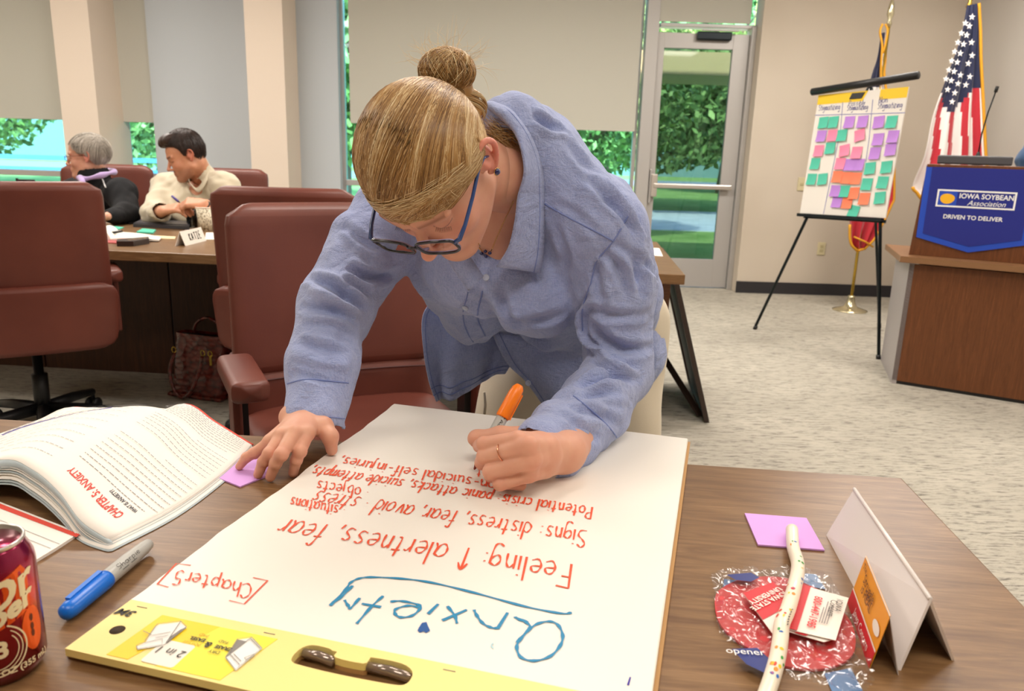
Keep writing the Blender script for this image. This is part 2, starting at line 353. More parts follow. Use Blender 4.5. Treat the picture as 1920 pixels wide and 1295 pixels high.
# ================================================================== outside the glass
M_lawn = mat('lawn', '#5f8a35', 0.95, spec=0.05); L(M_lawn, ramp(M_lawn, noise(M_lawn, coords(M_lawn), 1.5, 5), [(0.3, '#73934a'), (0.7, '#9db56a')]), B(M_lawn).inputs['Base Color'])
M_conc = mat('concrete', '#c9ccd0', 0.9); L(M_conc, ramp(M_conc, noise(M_conc, coords(M_conc), 3, 4), [(0.3, '#bfc3c8'), (0.7, '#d6d8da')]), B(M_conc).inputs['Base Color'])
struct(slab('ground', -70, WY + 0.12, -0.10, 70, 120, -0.06, M_lawn))
struct(slab('path', -70, 13.6, -0.07, 70, 18.6, -0.045, M_conc))
struct(slab('path.001', 0.2, WY + 0.12, -0.07, 1.75, 9.3, -0.045, M_conc))
struct(slab('street', -70, 34, -0.07, 70, 42, -0.04, mat('asphalt', '#8b9299', 0.9)))
M_bark = mat('bark', '#6b5a48', 0.95); bump(M_bark, noise(M_bark, coords(M_bark, 'Object', (8, 8, 2)), 6, 5), 0.8, 0.02)
M_leaf = mat('leaf', '#7d9f58', 0.6, spec=0.2)
M_leaf2 = mat('leaf_dark', '#53753f', 0.6, spec=0.2); M_leaf3 = mat('leaf_light', '#a5bf74', 0.6, spec=0.2)
def tree(x, y, h, r, zc, n, label, seed, lean=0.0, fine=0.16):
    rg = np.random.default_rng(seed); o = thing('tree', label, 'tree', (x, y, -0.06), 0, 'trees outside the windows'); mb = MB()
    mb.tube([(0, 0, 0), (lean * .3, 0, h * .22), (lean, .1, h * .55), (lean * 1.2, .1, h * .9)], [h * .045, h * .036, h * .022, h * .008], 9)
    for k in range(7):
        a = rg.uniform(0, 2 * pi); z0 = h * rg.uniform(.2, .6); q = np.array([math.cos(a), math.sin(a) * .8, .7])
        mb.tube([(lean * z0 / h * 1.2, 0, z0), q * r * .45 + (lean, 0, z0), q * r * .85 + (lean, 0, z0 + .1)], [h * .02, h * .012, h * .004], 6)
    mb.build('trunk', M_bark, o, True)
    c = rg.normal(size=(n, 3)); c /= np.linalg.norm(c, axis=1)[:, None]; c *= (rg.uniform(.25, 1, (n, 1)) ** .6) * np.array([r, r * .8, zc[1]])
    c += np.array([lean, 0, zc[0]]); d1 = rg.normal(size=(n, 3)); d1 /= np.linalg.norm(d1, axis=1)[:, None]; d2 = np.cross(d1, rg.normal(size=(n, 3))); d2 /= np.linalg.norm(d2, axis=1)[:, None]
    s = rg.uniform(.6, 1.4, (n, 1)) * fine
    V = np.stack([c - d1 * s, c - d2 * s * .5, c + d1 * s, c + d2 * s * .5], 1).reshape(-1, 3); Fc = np.arange(4 * n).reshape(-1, 4)
    f = mesh_obj('foliage', V, Fc, None, o, False, [M_leaf, M_leaf2, M_leaf3], rg.integers(0, 3, n)); f['kind'] = 'stuff'
tree(1.6, 18.5, 5.0, 3.6, (2.9, 2.0), 20000, 'dark leafy tree seen through the glass door', 1, 1.6, .11)
tree(7.6, 29.0, 7.0, 3.4, (3.9, 2.8), 11000, 'farther leafy tree seen in the upper part of the door glass', 6, 0.3, .16)
tree(0.55, 12.0, 5.0, 1.7, (2.4, 1.5), 13000, 'bright green tree seen below the wide blind beside the door', 2, 0.5, .06)
tree(-8.6, 19.5, 6.0, 3.2, (2.6, 2.2), 15000, 'leafy tree seen in the left window beyond the silver-haired woman', 3, 0.6, .10)
tree(-15.6, 21, 7.0, 3.2, (2.9, 2.4), 13000, 'leafy tree at the far left of the left window', 4, 0.4, .11)
tree(-3.4, 15, 5.5, 2.0, (2.9, 2.0), 5000, 'leafy tree seen past the left edge of the wide blind', 5, 0.2, .16)
# railing beyond the left window
rl = thing('railing', 'low blue-grey metal railing outside the left window', 'railing', (-7.5, 11.0, -0.06))
for z in (0.55, 0.82, 0.98): box_obj('rail', (0, 0, z), (9, 0.05, 0.06), mat('railing_paint', '#4d7fa6', 0.5), rl)
for i in range(7): box_obj('post', (-4.4 + i * 1.47, 0, 0.5), (0.06, 0.06, 1.0), mat('railing_post', '#d8e0e4', 0.5), rl)
# parked car and far hedge through the door
struct(slab('reflection_beam', 0.6, 8.5, float(aty(1300, 142, 8.6)[2]), 3.2, 9.6, float(aty(1300, 118, 8.6)[2]) + .1, mat('reflection_tan', '#f0cf98', .6)))  # added tan beam imitating the reflected band across the top of the door glass
hd = tag(slab('hedge', -60, 52, -0.06, 60, 55, 3.0, mat('hedge_bluegreen', '#6f8d86', .9)), 'long green hedge at the far side of the street', 'hedge', None, 'stuff')
# ================================================================== tables
def rotxy(x, y, a): return (x * math.cos(a) - y * math.sin(a), x * math.sin(a) + y * math.cos(a))
NT_YAW = math.radians(-5.3)
nt_ = thing('conference_table', 'walnut conference table in the foreground under the easel pad', 'table', (0.57, 1.045, 0), NT_YAW)
box_obj('tabletop', (-1.35, -0.70, 0.722), (2.70, 1.40, 0.036), M_table, nt_, bevel=0.0025)
box_obj('side_panel', (-0.12, -0.70, 0.352), (0.05, 1.0, 0.704), M_tpanel, nt_); box_obj('side_panel', (-2.5, -0.70, 0.352), (0.05, 1.0, 0.704), M_tpanel, nt_)
box_obj('modesty_panel', (-1.31, -0.75, 0.40), (2.33, 0.03, 0.60), M_tpanel, nt_)
FT_YAW = math.radians(-4.6)
RC = (0.664, 2.982)
fx, fy = RC
ft = thing('conference_table', 'far walnut table whose open end stands behind the leaning woman', 'table', (fx, fy, 0), FT_YAW)
box_obj('tabletop', (-0.85, 0.585, 0.72), (1.70, 1.17, 0.040), M_table, ft, bevel=0.003)
box_obj('leg', (-0.035, 0.43, 0.35), (0.06, 0.07, 0.70), M_tedge, ft, bevel=0.002); box_obj('leg', (-0.035, 1.02, 0.35), (0.06, 0.07, 0.70), M_tedge, ft, bevel=0.002)
box_obj('end_panel', (-0.16, 0.72, 0.35), (0.03, 0.62, 0.70), M_tpanel, ft); box_obj('modesty_panel', (-0.9, 0.80, 0.38), (1.45, 0.03, 0.64), M_tpanel, ft)
lx, ly = rotxy(-1.702, 0, FT_YAW)
ft2 = thing('conference_table', 'long far walnut table where the two people sit', 'table', (fx + lx, fy + ly, 0), FT_YAW)
box_obj('tabletop', (-1.35, 0.585, 0.72), (2.70, 1.17, 0.040), M_table, ft2, bevel=0.003)
for k in range(3): box_obj('base_panel', (-0.42 - 0.72 * k, 0.72, 0.35), (0.712, 0.03, 0.70), M_tpanel, ft2, bevel=0.002)
box_obj('side_panel', (-0.06, 0.80, 0.35), (0.03, 0.5, 0.70), M_tpanel, ft2)
def farpt(u, v, z=0.74):
    x, y = rotxy(u, v, FT_YAW); return (fx + x, fy + y, z)
# framed board leaning at the end of the far table
fb = thing('framed_board', 'dark framed board leaning against the end of the far table', 'board', (0.0, 0.0, 0))
q0 = np.array([0.905, 3.38, 0.012]); q1 = np.array([0.712, 3.46, 0.70]); dl = np.array([0.06, 0.62, 0.0]); dn = np.cross(q1 - q0, dl); dn /= np.linalg.norm(dn)
def beam(name, a, b, w, t, m, par, n=None):
    a = np.array(a, float); b = np.array(b, float); d = b - a; Ln = np.linalg.norm(d); d /= Ln
    s = np.cross(d, n if n is not None else [0, 0, 1.0]); s /= np.linalg.norm(s); nn = np.cross(d, s); V = []
    for e in (a, b):
        for i, j in ((-1, -1), (1, -1), (1, 1), (-1, 1)): V.append(e + s * i * w / 2 + nn * j * t / 2)
    return mesh_obj(name, V, [(0, 1, 2, 3), (7, 6, 5, 4), (0, 4, 5, 1), (1, 5, 6, 2), (2, 6, 7, 3), (3, 7, 4, 0)], m, par)
M_fb = mat('dark_frame', '#33241c', 0.5)
for a, b in ((q0, q1), (q0 + dl, q1 + dl), (q0, q0 + dl), (q1, q1 + dl)): beam('frame_rail', a, b, 0.035, 0.022, M_fb, fb, dn)
V = [q0 + dl * .04 - dn * .004, q0 + dl * .96 - dn * .004, q1 + dl * .96 - dn * .004, q1 + dl * .04 - dn * .004]; V += [v + dn * .006 for v in V]
mesh_obj('backing', V, [(0, 1, 2, 3), (7, 6, 5, 4), (0, 4, 5, 1), (1, 5, 6, 2), (2, 6, 7, 3), (3, 7, 4, 0)], mat('board_backing', '#5a5048', 0.8), fb)
beam('brace', (0.89, 3.44, 0.012), (0.70, 3.80, 0.30), 0.03, 0.012, M_fb, fb); beam('brace', (0.70, 3.50, 0.25), (0.73, 3.95, 0.55), 0.02, 0.01, M_fb, fb)
# ================================================================== leather chairs
M_leather = mat('leather_brown_red', '#69342a', 0.42, spec=0.4)
L(M_leather, ramp(M_leather, noise(M_leather, coords(M_leather), 4, 3), [(0.3, '#612f25'), (0.7, '#703a2e')]), B(M_leather).inputs['Base Color'])
vo = N(M_leather, 'ShaderNodeTexVoronoi'); vo.inputs['Scale'].default_value = 420; L(M_leather, coords(M_leather), vo.inputs['Vector']); bump(M_leather, vo.outputs['Distance'], 0.12, 0.0006)
M_seam = mat('leather_seam', '#4a1d17', 0.6)
def pad_mesh(w, h, t, rc, curve=0.0, lean=0.0, taper=0.0, n=36, rows=12, pw=0.35):
    """soft upholstered panel: width along x, height along z, thickness along y"""
    V = []; Fc = []; rt = t / 2
    zs = sorted({round(z, 5) for z in [0, rt * .12, rt * .4, rt * .8] + [h - q for q in (0, rt * .12, rt * .4, rt * .8)] + list(np.linspace(rc * .3, h - rc * .3, rows)) + [rc * .6, h - rc * .6, rc, h - rc]})
    for z in zs:
        d = min(z, h - z); th = t / 2 * (math.sqrt(max(1 - ((rt - min(d, rt)) / rt) ** 2, 0.0)) * .97 + .03)
        hw = w / 2 * (1 + taper * (z / h - .5)) - (rc - math.sqrt(max(rc * rc - (rc - min(d, rc)) ** 2, 0))) - (t * .18 if d < rt * .5 else 0)
        for j in range(n):
            a = 2 * pi * j / n; ca, sa = math.cos(a), math.sin(a)
            x = hw * math.copysign(abs(ca) ** pw, ca); y = th * math.copysign(abs(sa) ** .6, sa)
            V.append((x, y + curve * (x / (w / 2)) ** 2 + lean * (z / h), z))
    k = len(zs)
    for i in range(k - 1):
        for j in range(n): a = i * n + j; b = i * n + (j + 1) % n; Fc.append((a, b, b + n, a + n))
    Fc.append(tuple(range(n))[::-1]); Fc.append(tuple(range((k - 1) * n, k * n)))
    return V, Fc
def pad(name, w, h, t, rc, loc, m, par, curve=0, lean=0, taper=0, flat=False, pw=0.35):
    V, Fc = pad_mesh(w, h, t, rc, curve, lean, taper, pw=pw)
    if flat: V = [(x, z - h / 2, -y) for x, y, z in V]
    return mesh_obj(name, [(x + loc[0], y + loc[1], z + loc[2]) for x, y, z in V], Fc, m, par, True)
def make_chair():
    """faces local -y, origin on the floor under the gas column"""
    t = empty('leather_chair')
    pad('seat', 0.54, 0.52, 0.10, 0.07, (0, -0.03, 0.46), M_leather, t, flat=True)
    pad('backrest', 0.55, 0.448, 0.075, 0.055, (0, 0.235, 0.585), M_leather, t, curve=-0.035, lean=0.075, taper=-0.03)
    pad('lumbar_pad', 0.53, 0.18, 0.085, 0.03, (0, 0.225, 0.43), M_leather, t, curve=-0.035, lean=0.015)
    pad('back_shell', 0.575, 0.26, 0.05, 0.06, (0, 0.268, 0.40), M_leather, t, curve=-0.03, lean=0.02, taper=0.06)
    pp = [(x, 0.192 - 0.035 * (x / .275) ** 2 - .003, 0.585) for x in np.linspace(-.26, .26, 9)]; tube('seam', pp, 0.003, M_seam, t, 6)
    for s in (-1, 1):
        a = pad('armrest', 0.085, 0.29, 0.05, 0.03, (s * 0.285, -0.02, 0.655), M_leather, t, flat=True)
        box_obj('armrest_post', (s * 0.305, -0.03, 0.53), (0.022, 0.075, 0.24), M_leather, a, bevel=0.006); box_obj('armrest_bracket', (s * 0.285, 0.0, 0.52), (0.018, 0.05, 0.22), M_black, a)
        tube('seat_bracket', [(s * 0.305, -0.03, 0.43), (s * 0.28, -0.02, 0.40), (0, 0, 0.395)], 0.016, M_black, t)
    lathe('gas_column', [(0.028, 0.10), (0.03, 0.26), (0.018, 0.262), (0.018, 0.41)], M_black, t, 16); box_obj('tilt_mechanism', (0, 0, 0.395), (0.20, 0.24, 0.035), M_black, t, bevel=0.008)
    tube('lever', [(0.05, 0.02, 0.39), (0.20, 0.03, 0.375), (0.27, 0.03, 0.36)], 0.006, M_black, t)
    for k in range(5):
        a = 2 * pi * k / 5 + 0.3; c, s = math.cos(a), math.sin(a)
        lg = tube('base_leg', [(c * .02, s * .02, .115), (c * .18, s * .18, .105), (c * .32, s * .32, .085)], [.026, .022, .016], M_black, t, 8)
        wm = MB()
        for q in (-1, 1):
            cx = np.array([c * .32 - s * .018 * q, s * .32 + c * .018 * q, .030]); ax = np.array([-s, c, 0]) * .009
            wm.tube([cx - ax, cx - ax * .3, cx + ax * .3, cx + ax], [.024, .030, .030, .024], 14)
        wm.tube([(c * .32, s * .32, .05), (c * .32, s * .32, .085)], .01, 6); wm.build('caster', M_black, lg, True)
    return t
ch = make_chair(); protos = ch
def place_chair(loc, rz, label, first=[True]):
    o = protos if first[0] else copy_tree(protos); first[0] = False
    o.location = (loc[0], loc[1], 0); o.rotation_euler = (0, 0, rz); tag(o, label, 'chair', 'brown leather conference chairs'); return o
R_ = math.radians
place_chair((-0.38, 1.87), R_(27), 'brown leather chair right behind the leaning woman, its seat and armrest towards the picture')
place_chair((-1.90, 2.98), R_(212), 'leather chair at the left edge, seen from behind, on a black star base')
place_chair((-0.86, 3.16), R_(181), 'leather chair seen from behind, pushed to the far table beside the red bag')
place_chair((-2.54, 4.72), R_(10), 'leather chair with the silver-haired woman in it')
place_chair((-1.80, 4.62), R_(4), 'leather chair with the bearded man in it')
place_chair((-3.62, 4.85), R_(8), 'leather chair at the far left beyond the table, only its rounded corner showing')
# ================================================================== desk and lectern
cyaw = math.atan2(3.811 - 4.135, 2.645 - 2.113); CD = np.array([math.cos(cyaw), math.sin(cyaw), 0]); CN = np.array([-math.sin(cyaw), math.cos(cyaw), 0]); CZ_ = np.array([0, 0, 1.0])
dk = thing('lectern_desk', 'walnut desk with a pale side panel carrying the lectern', 'desk', (2.113, 4.135, 0), cyaw)
CT = 0.705
DL = 1.18
box_obj('front_panel', (DL / 2, 0.012, (CT - .04 + .02) / 2), (DL, 0.024, CT - 0.06), M_cab, dk)
M_lam = mat('grey_laminate', '#a39b9a', 0.4)
prism('side_panel', [(0, 0), (0.024, 0.0), (-0.093, 0.525), (-0.117, 0.525)], 0, CT - .03, M_lam, dk)
prism('side_panel', [(DL - .024, 0), (DL, 0), (DL + .117, .525), (DL + .093, .525)], 0, CT - .03, M_lam, dk)
box_obj('back_panel', (DL / 2, 0.54, (CT - .03) / 2), (DL - .02, 0.02, CT - 0.03), M_cab, dk)
prism('counter_top', [(-.045, -.05), (DL + .045, -.05), (DL + .17, .58), (-.19, .58)], CT - .030, CT + .003, mat('counter_edge_wood', '#86603f', 0.4), dk, bevel=.002)
box_obj('plinth', (DL / 2, 0.02, 0.01), (DL - .02, 0.02, 0.02), M_black, dk)
PF = np.array([2.113, 4.135, 0]) + CN * 0.06
bl_ = atp(1704, 475, PF, CN); tl_ = atp(1738, 313, PF, CN)
lu = (bl_ - np.array([2.113, 4.135, 0])) @ CD; zt = float(tl_[2]); lu2 = (tl_ - np.array([2.113, 4.135, 0])) @ CD
LW = 0.78
lc = thing('lectern', 'walnut tabletop lectern with a blue banner on the desk', 'lectern', tol(np.array([2.113, 4.135, CT + .004]) + CD * (lu + LW / 2)), cyaw)
hh = zt - CT - .004; ins = (lu2 - lu)
V = []
for z, i0, y0, y1 in ((0, 0, 0.06, 0.46), (hh, ins, 0.06, 0.42)):
    V += [(-LW / 2 + i0, y0, z), (LW / 2 - i0, y0, z), (LW / 2 - i0, y1, z), (-LW / 2 + i0, y1, z)]
mesh_obj('body', V, [(3, 2, 1, 0), (4, 5, 6, 7), (0, 1, 5, 4), (1, 2, 6, 5), (2, 3, 7, 6), (3, 0, 4, 7)], M_cab, lc)
box_obj('reading_shelf', (0, 0.24, hh + 0.008), (LW - 2 * ins + .0, 0.38, 0.016), M_cab, lc, bevel=0.003)
def onF(x, y, lift=0.0): return atp(x, y, PF - CN * lift, CN)
# banner: royal blue cloth with a border
M_ban = mat('royal_blue_cloth', '#0a1a80', 0.75, sheen=0.3); M_ban2 = mat('blue_border_cloth', '#0d44b8', 0.7, sheen=0.3)
topL, botL, apex, botR = onF(1737, 314), onF(1718, 444), onF(1815, 473), onF(1915, 459)
cu = (apex - np.array([2.113, 4.135, 0])) @ CD
def FL(p): d = p - np.array([2.113, 4.135, 0]); return (float(d @ CD), float(d[2]))
pL = FL(topL); pB = FL(botL); pA = FL(apex); mir = lambda p: (2 * cu - p[0], p[1]); ztb = hh + CT + .012
outer = [(pL[0], ztb), pB, pA, mir(pB), (mir(pL)[0], ztb)]
frameF = (np.array([2.113, 4.135, 0]) + CN * (0.06 - .004), CD, CZ_, -CN)
bn = thing('banner', 'royal blue pointed banner with white lettering hanging on the lectern', 'banner', (0, 0, 0))
prism('border', outer, 0.0, 0.004, M_ban2, bn, frameF)
bt = 0.028
inner = [(outer[0][0] + bt, ztb), (pB[0] + bt, pB[1] + bt * .8), (pA[0], pA[1] + bt * 1.05), (mir(pB)[0] - bt, pB[1] + bt * .8), (outer[4][0] - bt, ztb)]
prism('field', inner, 0.004, 0.0055, M_ban, bn, frameF)
M_let = mat('white_lettering', '#f2f2f0', 0.7)
def FT(px_, py_): return FL(onF(px_, py_))
oF = frameF[0] - CN * .0056
bc = [FT(1757, 354), FT(1908, 361), FT(1903, 395), FT(1754, 386)]
x0, x1 = bc[3][0], bc[1][0]; z1 = (bc[0][1] + bc[1][1]) / 2; z0 = (bc[2][1] + bc[3][1]) / 2; bw = .008
fm = bmesh.new()
prism('text_box', [(x0, z0), (x1, z0), (x1, z1), (x0, z1)], 0, 0.001, M_let, bn, (oF, CD, CZ_, -CN), holes=[[(x0 + bw, z0 + bw), (x0 + bw, z1 - bw), (x1 - bw, z1 - bw), (x1 - bw, z0 + bw)]])
fm.free()
prism('emblem_field', [(x0 + bw, z0 + bw), (x0 + bw + .085, z0 + bw), (x0 + bw + .085, z1 - bw), (x0 + bw, z1 - bw)], 0, .0007, M_ban2, bn, (oF, CD, CZ_, -CN))
ex, ez = x0 + bw + .042, (z0 + z1) / 2
prism('bean_emblem', [(ex + .034 * math.cos(a), ez + .026 * math.sin(a) * (1 - .12 * math.cos(a - 1))) for a in np.linspace(0, 2 * pi, 24)[:-1]], .0007, .0016, mat('bean_yellow', '#f2b51f', 0.6), bn, (oF, CD, CZ_, -CN))
xm = (x0 + bw + .085 + x1 - bw) / 2 - .002
hT = z1 - z0
text_on('lettering', 'IOWA SOYBEAN', 0.0350, M_let, (oF + CD * (xm + .006) + CZ_ * (ez + hT * .16), CD, CZ_, -CN), bn, bold=0.0006, sx=.93)
text_on('lettering', 'Association', 0.036, M_let, (oF + CD * (xm + .01) + CZ_ * (ez - hT * .22), CD, CZ_, -CN), bn, shear=0.35, sx=1.0)
text_on('lettering', 'DRIVEN TO DELIVER', 0.030, M_let, (oF + CD * ((x0 + x1) / 2) + CZ_ * (z0 - .05), CD, CZ_, -CN), bn, bold=0.0005, sx=.97)
# microphone and lamp bar on the lectern
zt2 = CT + .004 + hh + .016
mc = onF(1826, 300); mu = FL(mc)[0]
mp = lambda u, v, z: tol(np.array([2.113, 4.135, 0]) + CD * u + CN * v + np.array([0, 0, z]))
bar = thing('equipment_bar', 'dark grey bar-shaped device lying on top of the lectern', 'device', mp(mu - .0, 0.17, zt2 + .001), cyaw)
box_obj('body', (0, 0, 0.024), (0.34, 0.08, 0.046), mat('dark_grey_plastic', '#4a4a4e', 0.5), bar, bevel=0.008); box_obj('foot', (-.12, 0, .002), (.03, .07, .004), M_black, bar); box_obj('foot', (.12, 0, .002), (.03, .07, .004), M_black, bar)
mk = thing('gooseneck_microphone', 'thin black gooseneck microphone rising from the lectern in front of the flag', 'microphone', mp(mu + .01, 0.26, zt2), cyaw)
lathe('base', [(.022, 0), (.022, .03), (.012, .05), (.006, .07)], M_black, mk, 14); tube('gooseneck', [(0, 0, .05), (0, 0, .16), (.012, 0, .27), (.03, .0, .37)], .0035, M_blackm, mk); tube('capsule', [(.03, 0, .37), (.034, 0, .40)], .0085, M_black, mk)
# ================================================================== easel with pad
EC = np.array([2.1232, 5.0997, 1.2341]); ea, et, er = -1.0295, 0.103, 0.0331
uu = np.array([math.cos(ea), math.sin(ea), 0]); n0 = np.array([-math.sin(ea), math.cos(ea), 0]); vv = np.array([0, 0, 1.0]) * math.cos(et) + n0 * math.sin(et)
EU = uu * math.cos(er) + vv * math.sin(er); EV = -uu * math.sin(er) + vv * math.cos(er); EN = np.cross(EU, EV)
if EN @ (cO - EC) < 0: EN = -EN
EW, EH = 0.635, 0.775
def EP(u, v, d=0.0): return EC + EU * u + EV * v + EN * d
es = thing('easel', 'black tripod easel holding the big pad of sticky notes', 'easel', (0, 0, 0))
legL, legR, legB = np.array([1.74, 5.436, 0.0]), np.array([2.284, 4.671, 0.0]), np.array([2.72, 5.62, 0.0])
apx = EP(0.02, EH / 2 + .06, -.05); midL = EP(-0.26, -EH / 2, -.02); midR = EP(0.27, -EH / 2, -.02)
for a, b in ((legL, midL), (legR, midR)):
    d = (b - a); lg = tube('leg', [a + [0, 0, .012], b, b + d * .5 + (apx - (b + d * .5)) * .4, apx], [.011, .011, .009, .008], M_blackm, es); tube('rubber_foot', [a, a + d * .03], .015, M_black, lg)
lg = tube('leg', [legB + [0, 0, .012], apx], [.011, .008], M_blackm, es); tube('rubber_foot', [legB, legB + (apx - legB) * .02], .015, M_black, lg)
beam('ledge', EP(-.33, -EH / 2 - .012, .0), EP(.30, -EH / 2 - .012, .0), 0.02, 0.03, M_blackm, es, EN)
beam('tray_bar', EP(-.30, -EH / 2 - .02, -.03), EP(.30, -EH / 2 - .02, -.03), 0.02, 0.02, M_blackm, es, EN)
barT = tube('clamp_bar', [EP(-.36, EH / 2 + .022, .016), EP(.375, EH / 2 + .058, .016)], .024, M_black, es, 12)
pdp = thing('easel_pad', 'large white easel pad sheet with three columns of sticky notes', 'pad', (0, 0, 0))
prism('sheet', [(-EW / 2, -EH / 2), (EW / 2, -EH / 2), (EW / 2, EH / 2), (-EW / 2, EH / 2)], -.008, 0, mat('pad_sheet', '#e9e4dc', 0.75), pdp, (EC, EU, EV, EN))
def eloc(zx, zy):
    x = 1500 + zx / 4.625; y = 140 + zy / 4.625; p = atp(x, y, EC, EN) - EC; return float(p @ EU), float(p @ EV)
M_y = mat('pad_yellow', '#f0c81e', 0.6)
ys = EH / 2 - .062
prism('header_strip', [(-EW / 2, ys), (0.02, ys), (0.05, EH / 2), (-EW / 2, EH / 2)], .0003, .0012, M_y, pdp, (EC, EU, EV, EN))
prism('header_strip', [(0.135, ys), (EW / 2, ys), (EW / 2, EH / 2), (0.135, EH / 2)], .0003, .0012, M_y, pdp, (EC, EU, EV, EN))
prism('clip', [(-.075, ys + .018), (.012, ys + .018), (.03, EH / 2 - .008), (-.06, EH / 2 - .008)], .0012, .006, M_black, pdp, (EC, EU, EV, EN))
M_ink = mat('ink_blue', '#2a2f86', 0.6)
# ================================================================== pen-stroke letters (x-height 1, ascender 1.7)
GL = {
'a': [[(.72,.85),(.4,1),(.08,.75),(.05,.3),(.3,0),(.6,.25),(.72,.95),(.72,.3),(.85,0)]],
'b': [[(.1,1.7),(.1,0),(.45,0),(.7,.4),(.5,.9),(.12,.75)]], 'c': [[(.65,.85),(.35,1),(.05,.55),(.25,.05),(.65,.12)]],
'd': [[(.68,1.7),(.68,.1),(.35,0),(.05,.4),(.3,.95),(.66,.8)]], 'e': [[(.08,.5),(.62,.6),(.5,.95),(.2,.9),(.04,.45),(.25,.02),(.65,.15)]],
'f': [[(.65,1.55),(.4,1.7),(.28,1.3),(.25,-.1)],[(.02,.95),(.55,1.0)]], 'g': [[(.65,.85),(.3,1),(.05,.6),(.25,.2),(.62,.5),(.66,.9),(.62,-.4),(.35,-.7),(.05,-.5)]],
'h': [[(.08,1.7),(.08,0)],[(.08,.6),(.35,1),(.6,.75),(.62,0)]], 'i': [[(.1,1),(.12,0)],[(.1,1.35),(.12,1.42)]], 'j': [[(.3,1),(.3,-.45),(.05,-.7)],[(.3,1.35),(.32,1.42)]],
'k': [[(.08,1.7),(.08,0)],[(.6,.95),(.1,.4),(.65,0)]], 'l': [[(.1,1.7),(.12,0)]],
'm': [[(.05,1),(.07,0)],[(.07,.7),(.3,1),(.42,.7),(.42,0)],[(.42,.7),(.68,1),(.82,.7),(.84,0)]], 'n': [[(.05,1),(.07,0)],[(.07,.65),(.38,1),(.6,.7),(.64,0)]],
'o': [[(.35,1),(.06,.7),(.1,.15),(.4,0),(.68,.35),(.6,.85),(.35,1)]], 'p': [[(.08,1),(.06,-.7)],[(.08,.7),(.4,1),(.68,.6),(.45,.05),(.1,.15)]],
'r': [[(.05,1),(.08,0)],[(.08,.6),(.3,.95),(.5,.9)]], 's': [[(.55,.9),(.25,1),(.1,.72),(.5,.35),(.35,0),(.02,.1)]],
't': [[(.28,1.5),(.25,.15),(.5,.02)],[(0,1.0),(.58,1.05)]], 'u': [[(.05,1),(.08,.25),(.3,0),(.58,.3),(.6,1),(.62,.1),(.75,0)]],
'v': [[(.02,1),(.28,0),(.58,1)]], 'w': [[(.02,1),(.2,0),(.4,.8),(.6,0),(.8,1)]], 'x': [[(.02,1),(.6,0)],[(.6,1),(.02,0)]],
'y': [[(.05,1),(.3,.3)],[(.62,1),(.3,.1),(.05,-.7)]], 'z': [[(.02,1),(.55,1),(.05,0),(.6,0)]],
'S': [[(.75,1.45),(.4,1.7),(.1,1.35),(.35,.95),(.75,.6),(.6,.1),(.05,.05)]], 'F': [[(.1,1.7),(.08,0)],[(.08,1.7),(.85,1.65)],[(.08,.95),(.6,.95)]],
'P': [[(.1,1.7),(.1,0)],[(.1,1.65),(.6,1.6),(.75,1.25),(.5,.85),(.1,.8)]], 'C': [[(.85,1.4),(.55,1.7),(.12,1.2),(.12,.45),(.45,0),(.9,.25)]],
'N': [[(.08,0),(.08,1.7),(.75,0),(.75,1.7)]], 'K': [[(.1,1.7),(.1,0)],[(.75,1.7),(.12,.8),(.8,0)]], 'A': [[(.02,0),(.4,1.7),(.78,0)],[(.15,.6),(.65,.6)]],
'T': [[(.4,1.7),(.4,0)],[(0,1.68),(.85,1.7)]], 'I': [[(.3,1.7),(.3,0)],[(0,1.7),(.6,1.7)],[(0,0),(.6,0)]], 'E': [[(.7,1.7),(.08,1.7),(.08,0),(.75,0)],[(.08,.9),(.55,.9)]],
'5': [[(.65,1.7),(.15,1.65),(.12,1.0),(.55,.95),(.6,.3),(.3,0),(.02,.15)]], ':': [[(.1,.75),(.12,.82)],[(.1,.15),(.12,.22)]], ',': [[(.12,.12),(.0,-.25)]], '.': [[(.08,0),(.12,.06)]],
'-': [[(.05,.5),(.55,.52)]], '\u00b7': [[(.08,.45),(.14,.5)]], '[': [[(.55,1.8),(.05,1.75),(.05,-.2),(.5,-.25)]], ']': [[(0,1.8),(.5,1.75),(.5,-.2),(.05,-.25)]], '^': [[(.3,0),(.3,1.6)],[(.02,1.15),(.3,1.65),(.6,1.15)]]}
GW = {'i': .28, 'l': .28, 'm': 1.0, 'w': .95, 'I': .75, ':': .35, ',': .3, '.': .3, ' ': .55, 'r': .6, '\u00b7': .35, 'a': .95, 'u': .85, 'f': .7, 't': .7, 'j': .45}
def strokes(s):
    x = 0; out = []
    for c in s:
        for st in GL.get(c, []): out.append([(x + p[0], p[1]) for p in st])
        x += GW.get(c, .88 if c.isupper() else .82) + .08
    return out, x
def hand_text(mb, s, p0, p1, xh, up, nrm, width, jitter=.03, slant=0.0):
    """text written from p0 to p1 (3-D); xh = x-height in metres, up = unit direction of the letters' tops"""
    st, W = strokes(s); p0 = np.array(p0, float); p1 = np.array(p1, float); up = np.array(up, float); sx = (p1 - p0) / W
    rg = np.random.default_rng(len(s) * 7 + ord(s[0]))
    for k in st:
        j = rg.normal(size=2) * jitter
        pts = cr([(x + j[0], y + j[1]) for x, y in k], 4) if len(k) > 2 else [np.array(q) for q in k]
        ribbon(mb, [p0 + sx * (q[0] + slant * q[1]) + up * xh * q[1] for q in pts], width, nrm)
def hand_obj(name, items, m, nrm, parent):
    mb = MB()
    for it in items: hand_text(mb, *it[:5], nrm, it[5])
    return mb.build(name, m, parent)
